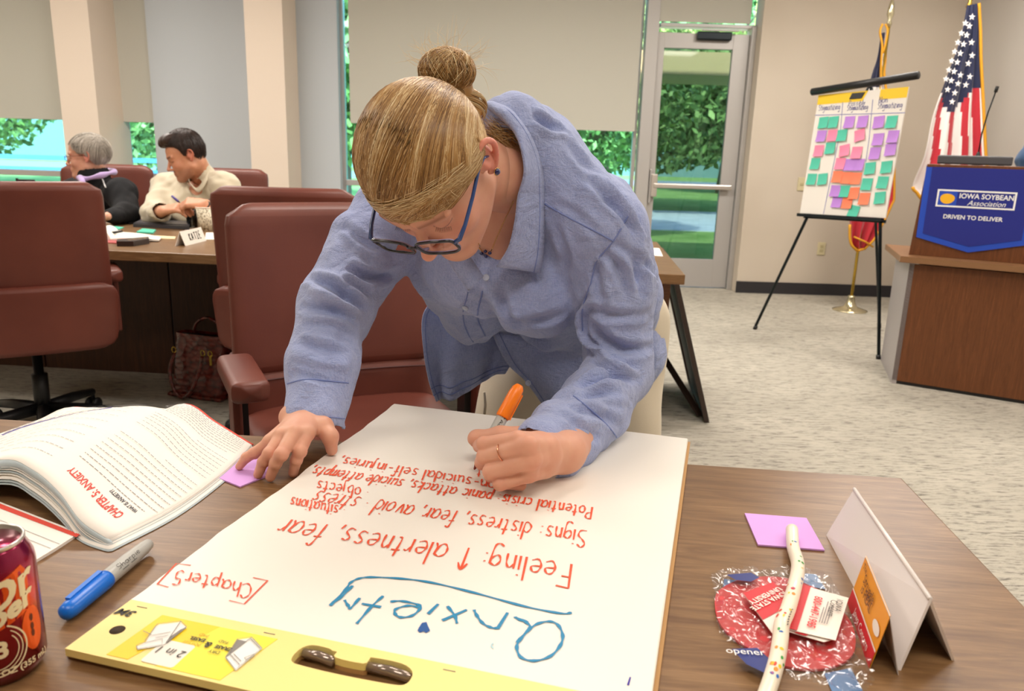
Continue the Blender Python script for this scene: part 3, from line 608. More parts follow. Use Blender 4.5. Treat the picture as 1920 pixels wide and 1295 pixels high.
# easel pad: headings, ruled lines, the notes
def eL(zx, zy): u, v = eloc(zx, zy); return EP(u, v, .0008)
def e_text(s, a, b, xh, w): return (s, eL(*a), eL(*b), xh, EV, w)
for it_ in [e_text('Stigmatizing', (158, 312), (350, 300), .022, .0035), e_text('Possibly', (420, 272), (570, 262), .019, .0035), e_text('Stigmatizing', (405, 312), (592, 300), .02, .0035),
    e_text('Non', (682, 245), (765, 240), .022, .0035), e_text('Stigmatizing', (670, 295), (890, 285), .022, .0035)]: hand_obj('handwriting', [it_], M_ink, EN, pdp)
rb = MB()
for a, b in (((132, 352), (912, 330)), ((372, 240), (352, 480)), ((352, 480), (205, 1205)), ((632, 215), (600, 560)), ((600, 560), (570, 760))): ribbon(rb, [eL(*a), eL(*b)], .004, EN, taper=False)
rb.build('ruled_line', mat('ink_lilac', '#6a6ab0', 0.6), pdp)
NOTES = [  # column, row word, colour, zoom x, zoom y, tilt
('left', 'top', 't', 205, 416, .05), ('left', 'top', 't', 292, 412, .04), ('left', 'second', 'p', 188, 533, .0), ('left', 'second', 'k', 282, 527, .03), ('left', 'third', 'k', 165, 660, .02), ('left', 'third', 't', 265, 638, .06),
('left', 'fourth', 't', 134, 772, .0), ('left', 'fifth', 't', 103, 907, .0), ('left', 'fifth', 't', 198, 906, .1),
('middle', 'top', 'p', 430, 412, .0), ('middle', 'top', 'p', 545, 408, .03), ('middle', 'second', 't', 366, 527, .05), ('middle', 'second', 'k', 520, 525, .25), ('middle', 'third', 'k', 388, 658, .18), ('middle', 'third', 'k', 494, 676, .0),
('middle', 'fourth', 'k', 350, 772, .0), ('middle', 'fourth', 'p', 432, 782, .0), ('middle', 'fourth', 'p', 512, 782, .0), ('middle', 'fifth', 'o', 325, 885, .0), ('middle', 'fifth', 'o', 408, 895, .0), ('middle', 'fifth', 'o', 488, 900, .0),
('middle', 'sixth', 'p', 308, 1008, .0), ('middle', 'sixth', 't', 388, 1012, .02), ('middle', 'sixth', 'o', 470, 1028, .04), ('middle', 'seventh', 'p', 322, 1102, .0), ('middle', 'seventh', 'o', 412, 1110, .03), ('middle', 'bottom', 't', 468, 1185, -.15),
('right', 'top', 'p', 685, 412, .08), ('right', 'top', 't', 796, 410, .0), ('right', 'second', 'p', 680, 562, .03), ('right', 'second', 'p', 808, 537, .0), ('right', 'third', 'p', 652, 682, .02), ('right', 'third', 'p', 788, 650, .1),
('right', 'fourth', 't', 610, 812, .1), ('right', 'fourth', 't', 752, 802, .1), ('right', 'fifth', 't', 582, 950, .0), ('right', 'fifth', 't', 718, 934, .0), ('right', 'sixth', 'o', 560, 1076, .02), ('right', 'sixth', 't', 696, 1068, .12)]
NC = {'t': ('teal', '#4fbfa4'), 'p': ('lilac', '#b883d6'), 'k': ('pink', '#f587a8'), 'o': ('coral', '#f5805c')}
from collections import Counter
cnt = Counter((a, b) for a, b, *_ in NOTES); seen = Counter(); ncol = Counter((a, b, c) for a, b, c, *_ in NOTES); allk = []
for k, (colm, row, c, zx, zy, tilt) in enumerate(NOTES):
    u, v = eloc(zx, zy); w = .074; seen[(colm, row)] += 1; i = seen[(colm, row)]; n = cnt[(colm, row)]
    pos = '' if n == 1 else (['outer', 'inner'][i - 1] if n == 2 else ['first', 'middle', 'last'][i - 1]) + ' one of '
    pos = {'': '', 'outer one of ': 'first in ', 'inner one of ': 'second in ', 'first one of ': 'first in ', 'middle one of ': 'second in ', 'last one of ': 'third in '}[pos]
    bm = bmesh.new(); nn = 5
    g = [[None] * nn for _ in range(nn)]
    for a in range(nn):
        for b in range(nn):
            x = (a / (nn - 1) - .5) * w; y = (b / (nn - 1) - .5) * w; lift = .0014 + .0006 * (k % 3) + (.5 - y / w) ** 2 * .011 + .003 * (x / w) * (.5 - y / w)
            xr = x * math.cos(tilt) - y * math.sin(tilt); yr = x * math.sin(tilt) + y * math.cos(tilt); g[a][b] = bm.verts.new(tol(EP(u + xr, v + yr, lift)))
    for a in range(nn - 1):
        for b in range(nn - 1): bm.faces.new((g[a][b], g[a + 1][b], g[a + 1][b + 1], g[a][b + 1]))
    nm, hx = NC[c]; o = bm_obj('sticky_note', bm, mat('note_' + nm, hx, 0.7), None, True)
    tag(o, '%s sticky note %sthe %s row of the easel pad\'s %s column' % (nm, pos or 'in ', row, colm), 'sticky note', 'sticky notes on the easel pad')
    ob = o
# ================================================================== flags
M_gold = mat('gold_metal', '#c9a84a', 0.25, 0.9); M_goldc = mat('gold_fringe', '#d89a1e', 0.7); M_chrome = mat('silver_gilt', '#d8cfae', 0.2, 0.9)
def stand(loc, par):
    lathe('base', [(.135, 0), (.135, .008), (.10, .018), (.05, .035), (.032, .075), (.026, .11), (.026, .125)], M_chrome, par, 28)
fl = thing('state_flag', 'dark blue, white and red gold-fringed flag on a gold pole behind the easel', 'flag', tol(atz(1593, 582, 0)))
stand(None, fl); YF = fl.location.y; Hp = float(aty(1662, 45, YF)[2])
tube('pole', [(0, 0, .1), (0, 0, Hp)], .013, M_gold, fl); lathe('finial', [(.012, Hp - .02), (.022, Hp), (.012, Hp + .03), (.026, Hp + .07), (.02, Hp + .12), (.001, Hp + .22)], M_chrome, fl, 14)
def cloth(name, poly_rows, mats, colfn, par, thick_noise=.03, nrm=(0, -1, 0)):
    """draped cloth: rows of (left, right) 3-D points from top to bottom, folded along its width"""
    nu = 44; V = []; Fc = []; M_ = []
    R = cr([np.concatenate([a, b]) for a, b in poly_rows], 6); nv = len(R)
    for i, r in enumerate(R):
        a, b = r[:3], r[3:]; wd = np.linalg.norm(b - a)
        for j in range(nu + 1):
            t = j / nu; amp = min(thick_noise, wd * .22); y = math.sin(t * 19 + 1.5 * math.sin(i / nv * 2.2)) * amp * (.3 + .7 * i / nv) + math.sin(t * 43 + i * .05) * amp * .2
            V.append(a + (b - a) * t + np.array(nrm) * y)
    for i in range(nv - 1):
        for j in range(nu): Fc.append((i * (nu + 1) + j, i * (nu + 1) + j + 1, (i + 1) * (nu + 1) + j + 1, (i + 1) * (nu + 1) + j)); M_.append(colfn(j / nu, i / (nv - 1)))
    return mesh_obj(name, V, Fc, None, par, True, mats, M_), V, nu, nv
M_navy = mat('flag_navy', '#141c42', 0.7, sheen=.3); M_fw = mat('flag_white', '#e6e0dc', 0.7, sheen=.3); M_fr = mat('flag_red', '#b8192c', 0.65, sheen=.3)
o_ = np.array(fl.location)
def FY(x, y, Y): return aty(x, y, Y) - o_
rows = [(FY(1652, 62, YF), FY(1664, 60, YF)), (FY(1644, 110, YF), FY(1660, 110, YF)), (FY(1631, 150, YF), FY(1658, 150, YF)), (FY(1610, 250, YF), FY(1672, 250, YF)), (FY(1594, 350, YF), FY(1674, 360, YF)), (FY(1590, 420, YF), FY(1668, 385, YF)), (FY(1592, 455, YF), FY(1640, 440, YF)), (FY(1606, 470, YF), FY(1620, 466, YF))]
cl, V, nu, nv = cloth('cloth', rows, [M_navy, M_fw, M_fr], lambda t, s: (0 if t < .62 - .2 * (s > .4) else 1) if s < .30 else (1 if s < .45 else 2), fl, .035)
fr = MB(); fr.tube([V[i * (nu + 1) + nu] for i in range(nv)], .009, 6); fr.tube([V[(nv - 1) * (nu + 1) + j] for j in range(nu + 1)], .011, 6); fr.tube([V[i * (nu + 1)] for i in range(int(nv * .72), nv)], .011, 6)
fr.tube([FY(1598, 443, YF) + [0, -.03, 0], FY(1618, 452, YF) + [0, -.04, 0], FY(1634, 462, YF) + [0, -.03, 0]], .008, 6)
fr.build('fringe', M_goldc, fl, True)
cd = MB(); cd.tube(cr([FY(1655, 45, YF - .02), FY(1650, 60, YF - .03), FY(1654, 85, YF - .04), FY(1652, 120, YF - .03), FY(1651, 160, YF - .02)], 5), .008, 6); cd.tube(cr([FY(1660, 45, YF - .02), FY(1664, 60, YF - .03), FY(1656, 100, YF - .04)], 5), .008, 6); cd.build('cord', M_goldc, fl, True)
# United States flag
us = thing('national_flag', 'red, white and blue stars and stripes flag draped on its pole behind the lectern', 'flag', tol(np.array([*aty(1829, 20, 5.9)[:2], 0])))
stand(None, us); o_ = np.array(us.location); YU = 5.9; Hp = float(aty(1828, 8, YU)[2]); tube('pole', [(0, 0.09, .1), (0, 0.09, Hp)], .013, M_gold, us)
lathe('finial', [(.012, Hp - .02), (.024, Hp), (.012, Hp + .03), (.02, Hp + .08), (.001, Hp + .2)], M_gold, us, 14, (0, .09, 0))
def lerp(a, b, t): return a + (b - a) * t
tp = [(1813, 10, 1836, 6), (1803, 60, 1838, 60), (1790, 100, 1838, 110), (1765, 165, 1840, 165), (1745, 220, 1842, 220), (1730, 290, 1845, 290), (1708, 345, 1850, 345), (1716, 362, 1852, 420), (1730, 380, 1850, 520)]
rows = [(FY(a, b, YU), FY(c, d, YU)) for a, b, c, d in tp]
def us_col(t, s):
    if s < .37 + .10 * math.exp(-((t - .35) / .25) ** 2): return 0
    k = int((t * 1.0 + (.55 - s) * .55 * (1 - t)) * 8.5); return 2 if k % 2 else 1
cl, V, nu, nv = cloth('cloth', rows, [M_navy, M_fw, M_fr], us_col, us, .03)
fr = MB(); fr.tube([V[i * (nu + 1) + nu] for i in range(nv)], .011, 6); fr.tube([V[i * (nu + 1)] for i in range(int(nv * .76), nv)], .012, 6); fr.tube([V[(nv - 1) * (nu + 1) + j] for j in range(nu + 1)], .012, 6); fr.build('fringe', M_goldc, us, True)
STAR = [(1894, 66), (1918, 93), (1870, 78), (1908, 86), (1876, 98)]
SZ = [(1283, 94), (1613, 146), (1598, 197), (1568, 186), (1625, 238), (1548, 238), (1580, 248), (1530, 290), (1562, 300), (1628, 312), (1513, 342), (1545, 350), (1607, 357), (1497, 393), (1527, 402), (1563, 422), (1616, 431), (1481, 444), (1511, 453), (1549, 470), (1593, 477), (1491, 503), (1531, 522), (1516, 572), (1628, 95), (1590, 130)]
for zx, zy in SZ[1:]:
    c = FY(1280 + zx / 3, zy / 3, YU - .055); P = []
    for k in range(10):
        a = k * pi / 5 + pi / 2; r = .025 if k % 2 == 0 else .0095; P.append(c + np.array([math.cos(a) * r, -.0, math.sin(a) * r]))
    P = [c + np.array([0, -.002, 0])] + P; mesh_obj('star', P, [(0, 1 + k, 1 + (k + 1) % 10) for k in range(10)], mat('star_white', '#f4f2f0', 0.6), us)
# ================================================================== sculpting field (signed distance) -> one continuous mesh
class Field:
    def __init__(s, lo, hi, h):
        s.h = h; s.lo = np.array(lo, float); s.ax = [np.arange(lo[i], hi[i] + h, h, dtype=np.float32) for i in range(3)]
        s.D = np.full([len(a) for a in s.ax], 0.5, dtype=np.float32)
    def _sl(s, lo, hi):
        r = []
        for i in range(3):
            a = int(max(0, math.floor((lo[i] - s.lo[i]) / s.h))); b = int(min(len(s.ax[i]), math.ceil((hi[i] - s.lo[i]) / s.h) + 1)); r.append(slice(a, max(b, a)))
        return tuple(r)
    def fn(s, f, lo, hi, k=0.01, op='u'):
        pad = k + 3 * s.h; sl = s._sl(np.array(lo) - pad, np.array(hi) + pad)
        if op == 'i': sl = (slice(None),) * 3
        X = s.ax[0][sl[0]][:, None, None]; Y = s.ax[1][sl[1]][None, :, None]; Z = s.ax[2][sl[2]][None, None, :]
        if X.size == 0 or Y.size == 0 or Z.size == 0: return s
        d = f(X, Y, Z).astype(np.float32); D = s.D[sl]
        if op == 'u': h = np.clip(0.5 + 0.5 * (D - d) / k, 0, 1); s.D[sl] = D + (d - D) * h - k * h * (1 - h)
        else:
            if op == 's': d = -d
            h = np.clip(0.5 - 0.5 * (D - d) / k, 0, 1); s.D[sl] = D + (d - D) * h + k * h * (1 - h)
        return s
    def cap(s, a, b, ra, rb=None, k=0.01, op='u', flat=None):
        a = np.array(a, float); b = np.array(b, float); rb = ra if rb is None else rb; ab = b - a; L2 = float(ab @ ab) + 1e-12
        def f(X, Y, Z):
            px, py, pz = X - a[0], Y - a[1], Z - a[2]; t = np.clip((px * ab[0] + py * ab[1] + pz * ab[2]) / L2, 0, 1)
            qx, qy, qz = px - t * ab[0], py - t * ab[1], pz - t * ab[2]; r = ra + (rb - ra) * t
            if flat is not None:
                n, sc = flat; c = (qx * n[0] + qy * n[1] + qz * n[2]) * (1 / sc - 1); qx, qy, qz = qx + n[0] * c, qy + n[1] * c, qz + n[2] * c
                return (np.sqrt(qx * qx + qy * qy + qz * qz) - r) * min(1, sc ** .5)
            return np.sqrt(qx * qx + qy * qy + qz * qz) - r
        R = max(ra, rb); return s.fn(f, np.minimum(a, b) - R, np.maximum(a, b) + R, k, op)
    def ell(s, c, r, R=None, k=0.01, op='u'):
        c = np.array(c, float); r = np.array(r, float); R = np.eye(3) if R is None else np.array(R, float)
        def f(X, Y, Z):
            p = [X - c[0], Y - c[1], Z - c[2]]; q = [(p[0] * R[0, i] + p[1] * R[1, i] + p[2] * R[2, i]) for i in range(3)]
            k0 = np.sqrt(sum((q[i] / r[i]) ** 2 for i in range(3))); k1 = np.sqrt(sum((q[i] / r[i] ** 2) ** 2 for i in range(3))) + 1e-9
            return k0 * (k0 - 1) / k1
        M = max(r); return s.fn(f, c - M, c + M, k, op)
    def chain(s, pts, rad, k=0.008, op='u', flat=None):
        for i in range(len(pts) - 1): s.cap(pts[i], pts[i + 1], rad[i], rad[i + 1], k, op, flat)
        return s
    def mesh(s):
        D = s.D; S = D < 0; nx, ny, nz = D.shape
        cnt = np.zeros((nx - 1, ny - 1, nz - 1), np.uint8)
        offs = [(i, j, k) for i in (0, 1) for j in (0, 1) for k in (0, 1)]
        for i, j, k in offs: cnt += S[i:nx - 1 + i, j:ny - 1 + j, k:nz - 1 + k]
        act = (cnt > 0) & (cnt < 8); I, J, K = np.nonzero(act); n = len(I); idx = np.full(act.shape, -1, np.int32); idx[I, J, K] = np.arange(n)
        c = {o: D[I + o[0], J + o[1], K + o[2]] for o in offs}; acc = np.zeros((n, 3)); m = np.zeros(n)
        for o in offs:
            for ax in range(3):
                if o[ax]: continue
                p = list(o); p[ax] = 1; p = tuple(p); a, b = c[o], c[p]; e = (a < 0) != (b < 0)
                t = np.where(e, a / np.where(e, a - b, 1), 0); q = np.zeros((n, 3)); q[:] = o; q[:, ax] += t; acc[e] += q[e]; m[e] += 1
        V = (np.stack([I, J, K], 1) + acc / m[:, None]) * s.h + s.lo; F_ = []
        for ax in range(3):
            a = [slice(None)] * 3; b = [slice(None)] * 3; a[ax] = slice(0, -1); b[ax] = slice(1, None)
            ch = S[tuple(a)] != S[tuple(b)]; E = np.array(np.nonzero(ch)); u, v = (ax + 1) % 3, (ax + 2) % 3
            ok = (E[u] > 0) & (E[v] > 0) & (E[u] < D.shape[u] - 1) & (E[v] < D.shape[v] - 1); E = E[:, ok]; fl = S[tuple(E)]
            def ci(du, dv): q = E.copy(); q[u] -= du; q[v] -= dv; return idx[tuple(q)]
            Q = np.stack([ci(0, 0), ci(1, 0), ci(1, 1), ci(0, 1)], 1); Q[~fl] = Q[~fl][:, ::-1]; F_.append(Q[:, ::-1])
        return V, np.concatenate(F_)
def np_mesh(name, V, F_, m=None, parent=None, smooth=True, mats=None, fmat=None, col=None):
    me = bpy.data.meshes.new(name); me.vertices.add(len(V)); me.vertices.foreach_set('co', np.ascontiguousarray(V, np.float32).ravel())
    w = F_.shape[1]; me.loops.add(F_.size); me.loops.foreach_set('vertex_index', np.ascontiguousarray(F_, np.int32).ravel())
    me.polygons.add(len(F_)); me.polygons.foreach_set('loop_start', np.arange(0, F_.size, w, dtype=np.int32)); me.polygons.foreach_set('loop_total', np.full(len(F_), w, np.int32))
    me.update(calc_edges=True); me.validate()
    if col is not None:
        at = me.color_attributes.new('Col', 'FLOAT_COLOR', 'POINT'); c4 = np.ones((len(V), 4), np.float32); c4[:, :3] = col; at.data.foreach_set('color', c4.ravel())
    return link_mesh(name, me, m, parent, smooth, mats, fmat)
def vnormals(V, F_):
    a = V[F_[:, 2]] - V[F_[:, 0]]; b = V[F_[:, 3]] - V[F_[:, 1]]; n = np.cross(a, b); Nn = np.zeros_like(V)
    for i in range(4): np.add.at(Nn, F_[:, i], n)
    return Nn / (np.linalg.norm(Nn, axis=1)[:, None] + 1e-12)
def bvh_of(V, F_): return BVHTree.FromPolygons([tuple(v) for v in V.tolist()], F_.tolist())
def hit(bvh, x, y, lift=0.0):
    d = Vector(tol(ray(x, y))).normalized(); r = bvh.ray_cast(Vector(tol(cO)), d)
    if r[0] is None: return None, None
    n = np.array(r[1]); 
    if n @ np.array(d) > 0: n = -n
    return np.array(r[0]) + n * lift, n
def wave_noise(P, freqs, seed):
    rg = np.random.default_rng(seed); o = np.zeros(len(P))
    for f, a in freqs:
        for _ in range(4):
            d = rg.normal(size=3); d /= np.linalg.norm(d); o += a * np.sin(P @ d * f + rg.uniform(0, 6.3)) / 2
    return o
def folds(V, Nn, lines, amp_w, groove=0.45):
    """press folds into a surface along 3-D polylines: a soft ridge with a valley beside it"""
    out = np.zeros(len(V))
    for pts, amp, w in lines:
        P = np.array(cr(pts, 5)); lo = P.min(0) - 4 * w; hi = P.max(0) + 4 * w; sel = np.nonzero(((V > lo) & (V < hi)).all(1))[0]
        if len(sel) == 0: continue
        q = V[sel]; best = np.full(len(sel), 9.0); par = np.zeros(len(sel)); sd = np.zeros(len(sel))
        for i in range(len(P) - 1):
            a = P[i]; ab = P[i + 1] - a; t = np.clip(((q - a) @ ab) / (ab @ ab + 1e-12), 0, 1); dv = q - a - t[:, None] * ab; d = np.linalg.norm(dv, axis=1); m = d < best
            side = np.cross(ab / (np.linalg.norm(ab) + 1e-9), Nn[sel]); sdd = (dv * side).sum(1)
            best[m] = d[m]; par[m] = ((i + t) / (len(P) - 1))[m]; sd[m] = sdd[m]
        env = np.clip(np.sin(np.clip(par, 0, 1) * pi), 0, 1) ** .6
        g = np.exp(-(best / w) ** 2) - groove * np.exp(-((best - 1.9 * w) / (w * .8)) ** 2); out[sel] += amp * g * env
    return out
# ------------------------------------------------------------------ skin, head, hand
def skin_mat(name, base, red, bright=1.0):
    m = mat(name, base, 0.48, spec=0.35, sss=0.18); at = N(m, 'ShaderNodeVertexColor'); at.layer_name = 'Col'
    n = noise(m, coords(m), 38, 4); c = mixc(m, ramp(m, n, [(0.35, (0, 0, 0)), (0.75, (0.45, 0.45, 0.45))]), base, red); c2 = mixc(m, 1.0, c, at.outputs['Color'], 'MULTIPLY')
    L(m, c2, B(m).inputs['Base Color']); bump(m, noise(m, coords(m), 900, 3), 0.15, 0.0006); return m
def frame_of(f, u):
    f = np.array(f, float); f /= np.linalg.norm(f); u = np.array(u, float); u -= f * (u @ f); u /= np.linalg.norm(u); Lf = np.cross(u, f); Lf = -Lf if False else Lf
    return np.stack([np.cross(f, u) * -1 * -1, f, u], 1)
def head_field(h, neck_to, neck_r=0.052, male=False, beard=False):
    F = Field((-.12, -.17, -.24), (.12, .16, .15), h)
    F.ell((0, -.012, .03), (.0745, .084, .081), k=.01); F.ell((0, .032, -.03), (.0605, .062, .086), k=.03)
    jw = .047 if not male else .054
    for s in (-1, 1):
        F.cap((s * jw, .0, -.062), (s * .016, .072, -.106), .020, .017, k=.03); F.ell((s * .036, .062, -.036), (.025, .02, .022), k=.02)
        F.ell((s * .032, .101, -.003), (.020, .012, .013), k=.012, op='s'); F.ell((s * .032, .076, -.002), (.0145, .0145, .0125), k=.003)
        F.cap((s * .012, .092, .017), (s * .05, .078, .016), .008, .006, k=.012)
        F.ell((s * .011, .104, -.043), (.0075, .0085, .006), k=.006)
    F.ell((0, .052, .045), (.053, .040, .04), k=.03); F.cap((0, .092, .004), (0, .1155, -.036), .0065, .0085, k=.01); F.ell((0, .1165, -.038), (.0095, .009, .0085), k=.006)
    F.ell((0, .085, -.070), (.028, .014, .018), k=.018); F.cap((-.015, .0945, -.066), (.015, .0945, -.066), .005, k=.004); F.cap((-.013, .094, -.0745), (.013, .094, -.0745), .0062, k=.004); F.cap((-.022, .103, -.0702), (.022, .103, -.0702), .0022, k=.003, op='s')
    F.ell((0, .082, -.104), (.020, .016, .015), k=.015)
    nt_ = np.array(neck_to, float); st = np.array([0, -.03, -.05]); F.cap(st, st + (nt_ - st) * .8, neck_r, neck_r * 1.03, k=.02)
    for s in (-1, 1):
        rim = cr([(s * .0745, .004, -.012), (s * .0775, .002, .010), (s * .084, -.008, .024), (s * .092, -.022, .022), (s * .093, -.028, .004), (s * .088, -.022, -.016), (s * .081, -.012, -.030), (s * .077, -.003, -.028)], 3)
        F.ell((s * .080, -.012, -.002), (.006, .016, .024), k=.004)
        F.chain(rim, [.0036] * len(rim), k=.003); F.ell((s * .079, -.009, -.028), (.0042, .007, .008), k=.003); F.ell((s * .088, -.009, .002), (.006, .009, .014), k=.003, op='s')
        F.cap((s * .078, .001, -.008), (s * .081, -.002, -.012), .0035, k=.003)
    return F
def head_color(V, male=False):
    c = np.ones((len(V), 3)); x, y, z = V.T; ax = np.abs(x)
    lip = np.exp(-((x / .021) ** 4)) * np.exp(-((z + .0705) / .0075) ** 2) * (y > .085); c += lip[:, None] * (np.array([-.06, -.32, -.28]))
    ch = np.exp(-(((ax - .042) / .02) ** 2 + ((z + .03) / .022) ** 2)) * (y > .03); c += ch[:, None] * np.array([0, -.12, -.1])
    ns = np.exp(-((x / .014) ** 2 + ((z + .038) / .014) ** 2)) * (y > .1); c += ns[:, None] * np.array([0, -.14, -.12])
    ea = np.clip((ax - .077) / .006, 0, 1) * (np.abs(z) < .045); c += ea[:, None] * np.array([.0, -.25, -.2])
    br = np.exp(-(((z - .0195 - (ax - .03) * .05) / (.0036 if not male else .005)) ** 2)) * ((ax > .013) & (ax < .052)) * (y > .06); c += br[:, None] * (np.array([-.42, -.48, -.5]) if not male else np.array([-.75, -.8, -.82]))
    ls = np.exp(-(((z + .0065) / .0016) ** 2)) * ((ax > .019) & (ax < .046)) * (y > .07); c += ls[:, None] * np.array([-.7, -.7, -.68])
    if male:
        st = np.clip((-z - .052) / .02, 0, 1) * np.clip((y + .0) / .03, 0, 1) * np.clip((.0 - z) / .05, 0, 1); c += (st * .0 + st * .30)[:, None] * np.array([-1, -1, -.95])
        mu = np.exp(-(((z + .0575) / .006) ** 2)) * (ax < .026) * (y > .085); c += mu[:, None] * np.array([-.55, -.6, -.6])
    return np.clip(c, .04, 1.1)
def xf(V, C, M): return np.array(C, float) + V @ np.array(M, float).T
def hand_chain(F, W, mcps, fingers, rads, thumb, palm_k=.009, back=None, wr=.027):
    """palm as blended wedges from the wrist to each knuckle, then each finger joint by joint"""
    W = np.array(W, float); n = back
    for i, m in enumerate(mcps):
        m = np.array(m, float); side = (m - np.mean(mcps, 0)); F.cap(W + side * .42, m, wr * .62, .0115, k=palm_k)
    for i in range(len(mcps) - 1): F.cap(mcps[i], mcps[i + 1], .0100, .0100, k=.004)
    for fi, (pts, r) in enumerate(zip(fingers, rads)):
        P = [np.array(p, float) for p in pts]
        for j in range(len(P) - 1): F.cap(P[j], P[j + 1], r[j], r[j + 1], k=.0028)
        for j in range(1, len(P) - 1): F.ell(P[j], [r[j] * 1.02] * 3, k=.002)
    T = [np.array(p, float) for p in thumb[0]]; F.chain(T, thumb[1], k=.008)
def nails(par, tips, m, name='fingernail'):
    for c, d, n, w, l in tips:
        c, d, n = [np.array(q, float) for q in (c, d, n)]; d /= np.linalg.norm(d); n -= d * (n @ d); n /= np.linalg.norm(n); s = np.cross(d, n); V = []; Fc = []
        for i in range(6):
            for j in range(7):
                u = (j / 6 - .5) * 2; v = (i / 5 - .5) * 2; ww = w / 2 * (1 - .18 * (abs(v) ** 3)); V.append(c + s * u * ww + d * v * l / 2 * (1 - .12 * u * u) + n * (-.0016 * u * u - .0006 * max(0, v)))
        for i in range(5):
            for j in range(6): Fc.append((i * 7 + j, i * 7 + j + 1, (i + 1) * 7 + j + 1, (i + 1) * 7 + j))
        mesh_obj(name, V, Fc, m, par, True)
def hair_mat(name, stops, rough=.42):
    m = mat(name, stops[1][1], rough, spec=.5); at = N(m, 'ShaderNodeVertexColor'); at.layer_name = 'Col'; c = ramp(m, at.outputs['Color'], stops); L(m, c, B(m).inputs['Base Color']); return m
def strands(paths, rad, rng_, n=3):
    """many thin tapering tubes; returns V, F(quads), tint per vertex"""
    V = []; F_ = []; T = []; o = 0
    for P, r, t in zip(paths, rad, rng_):
        P = np.array(P); k = len(P); tg = np.gradient(P, axis=0); tg /= (np.linalg.norm(tg, axis=1)[:, None] + 1e-9); a = np.cross(tg, [.31, .22, .93]); a /= (np.linalg.norm(a, axis=1)[:, None] + 1e-9); b = np.cross(tg, a)
        rr = r * (np.sin(np.linspace(.25, pi - .12, k)) ** .5)[:, None]
        for j in range(n): V.append(P + (a * math.cos(2 * pi * j / n) + b * math.sin(2 * pi * j / n)) * rr)
        i = np.arange(k - 1)
        for j in range(n): q = (j + 1) % n; F_.append(np.stack([o + j * k + i, o + j * k + i + 1, o + q * k + i + 1, o + q * k + i], 1))
        T.append(np.full(k * n, t)); o += k * n
    return np.concatenate(V), np.concatenate(F_), np.concatenate(T)
# ================================================================== the leaning woman
wm = thing('person', 'woman in a blue linen shirt and glasses bending over the table to write', 'person', (0.17, 1.66, 0))
WO = np.array([0.17, 1.66, 0.0])
def wchild(name, V, F_, m, parent=None, **k):
    o = np_mesh(name, V - WO, F_, m, parent or wm, **k); return o
M_skin = skin_mat('skin_fair', '#dca68c', '#d08d76')
HC = aty(810, 311, 1.10)
fz, az = math.radians(61), math.radians(-26)
f_ = np.array([0, -math.cos(fz), -math.sin(fz)]); u_ = np.array([0, -math.sin(fz), math.cos(fz)]); x_ = np.array([1.0, 0, 0])
Rz = np.array([[math.cos(az), -math.sin(az), 0], [math.sin(az), math.cos(az), 0], [0, 0, 1]])
tl = math.radians(-4); Ry = np.array([[math.cos(tl), 0, math.sin(tl)], [0, 1, 0], [-math.sin(tl), 0, math.cos(tl)]])
HM = Ry @ Rz @ np.stack([x_, f_, u_], 1)      # head axes: left, forward, up
def hl(p): return (np.array(p) - HC) @ HM      # world -> head
def hw(p): return xf(np.array(p, float), HC, HM)
NB = aty(985, 330, 1.26); SR = aty(742, 392, 1.37); ER = aty(628, 575, 1.23); WR = aty(590, 770, 1.10)
SL = aty(1128, 435, 1.25); EL = aty(1154, 690, 1.25); WL = aty(1048, 838, 1.03); PEL = aty(1105, 600, 1.63)
# ---- head and neck (fine), hands (fine), core and legs (coarse, hidden): one body mesh
F = head_field(.0017, hl(NB + (PEL - NB) * .05)); Vh, Fh = F.mesh(); colh = head_color(Vh); Vh = xf(Vh, HC, HM)
# left-in-photo hand, palm down on the table
hW = aty(578, 782, 1.085)
MC = [atz(575, 812, .795), atz(552, 812, .798), atz(529, 817, .793), atz(508, 828, .782)]
PI_ = [atz(562, 846, .779), atz(527, 852, .782), atz(505, 850, .778), atz(477, 849, .766)]
TI = [atz(550, 886, .7475), atz(507, 894, .7475), atz(484, 889, .7475), atz(449, 874, .7475)]
def fing(m, p, t, lift=.004): d = p + (t - p) * .52; d[2] += lift; return [m, p, d, t]
Fm = Field((-.42, .90, .72), (-.20, 1.15, .86), .0013)
for q in (0.0, .3, .6): Fm.cap(hW + np.array([-.018, 0, 0]), hW + np.array([.018, 0, 0]), .021, k=.01, flat=((0, 0, 1), .85))
fl_ = [fing(m, p, t) for m, p, t in zip(MC, PI_, TI)]
TH = [hW + (.02, -.008, -.006), atz(606, 800, .79), atz(619, 818, .782), atz(622, 843, .7605)]
hand_chain(Fm, hW, MC, fl_, [[.0104, .0090, .0078, .0066], [.0106, .0090, .0078, .0066], [.0100, .0086, .0075, .0063], [.0090, .0077, .0067, .0056]], (TH, [.016, .0135, .0108, .0082]))
Fm.cap(hW, hW + (WR - hW) * 1.6, .026, .028, k=.015)
Vl, Fl = Fm.mesh()
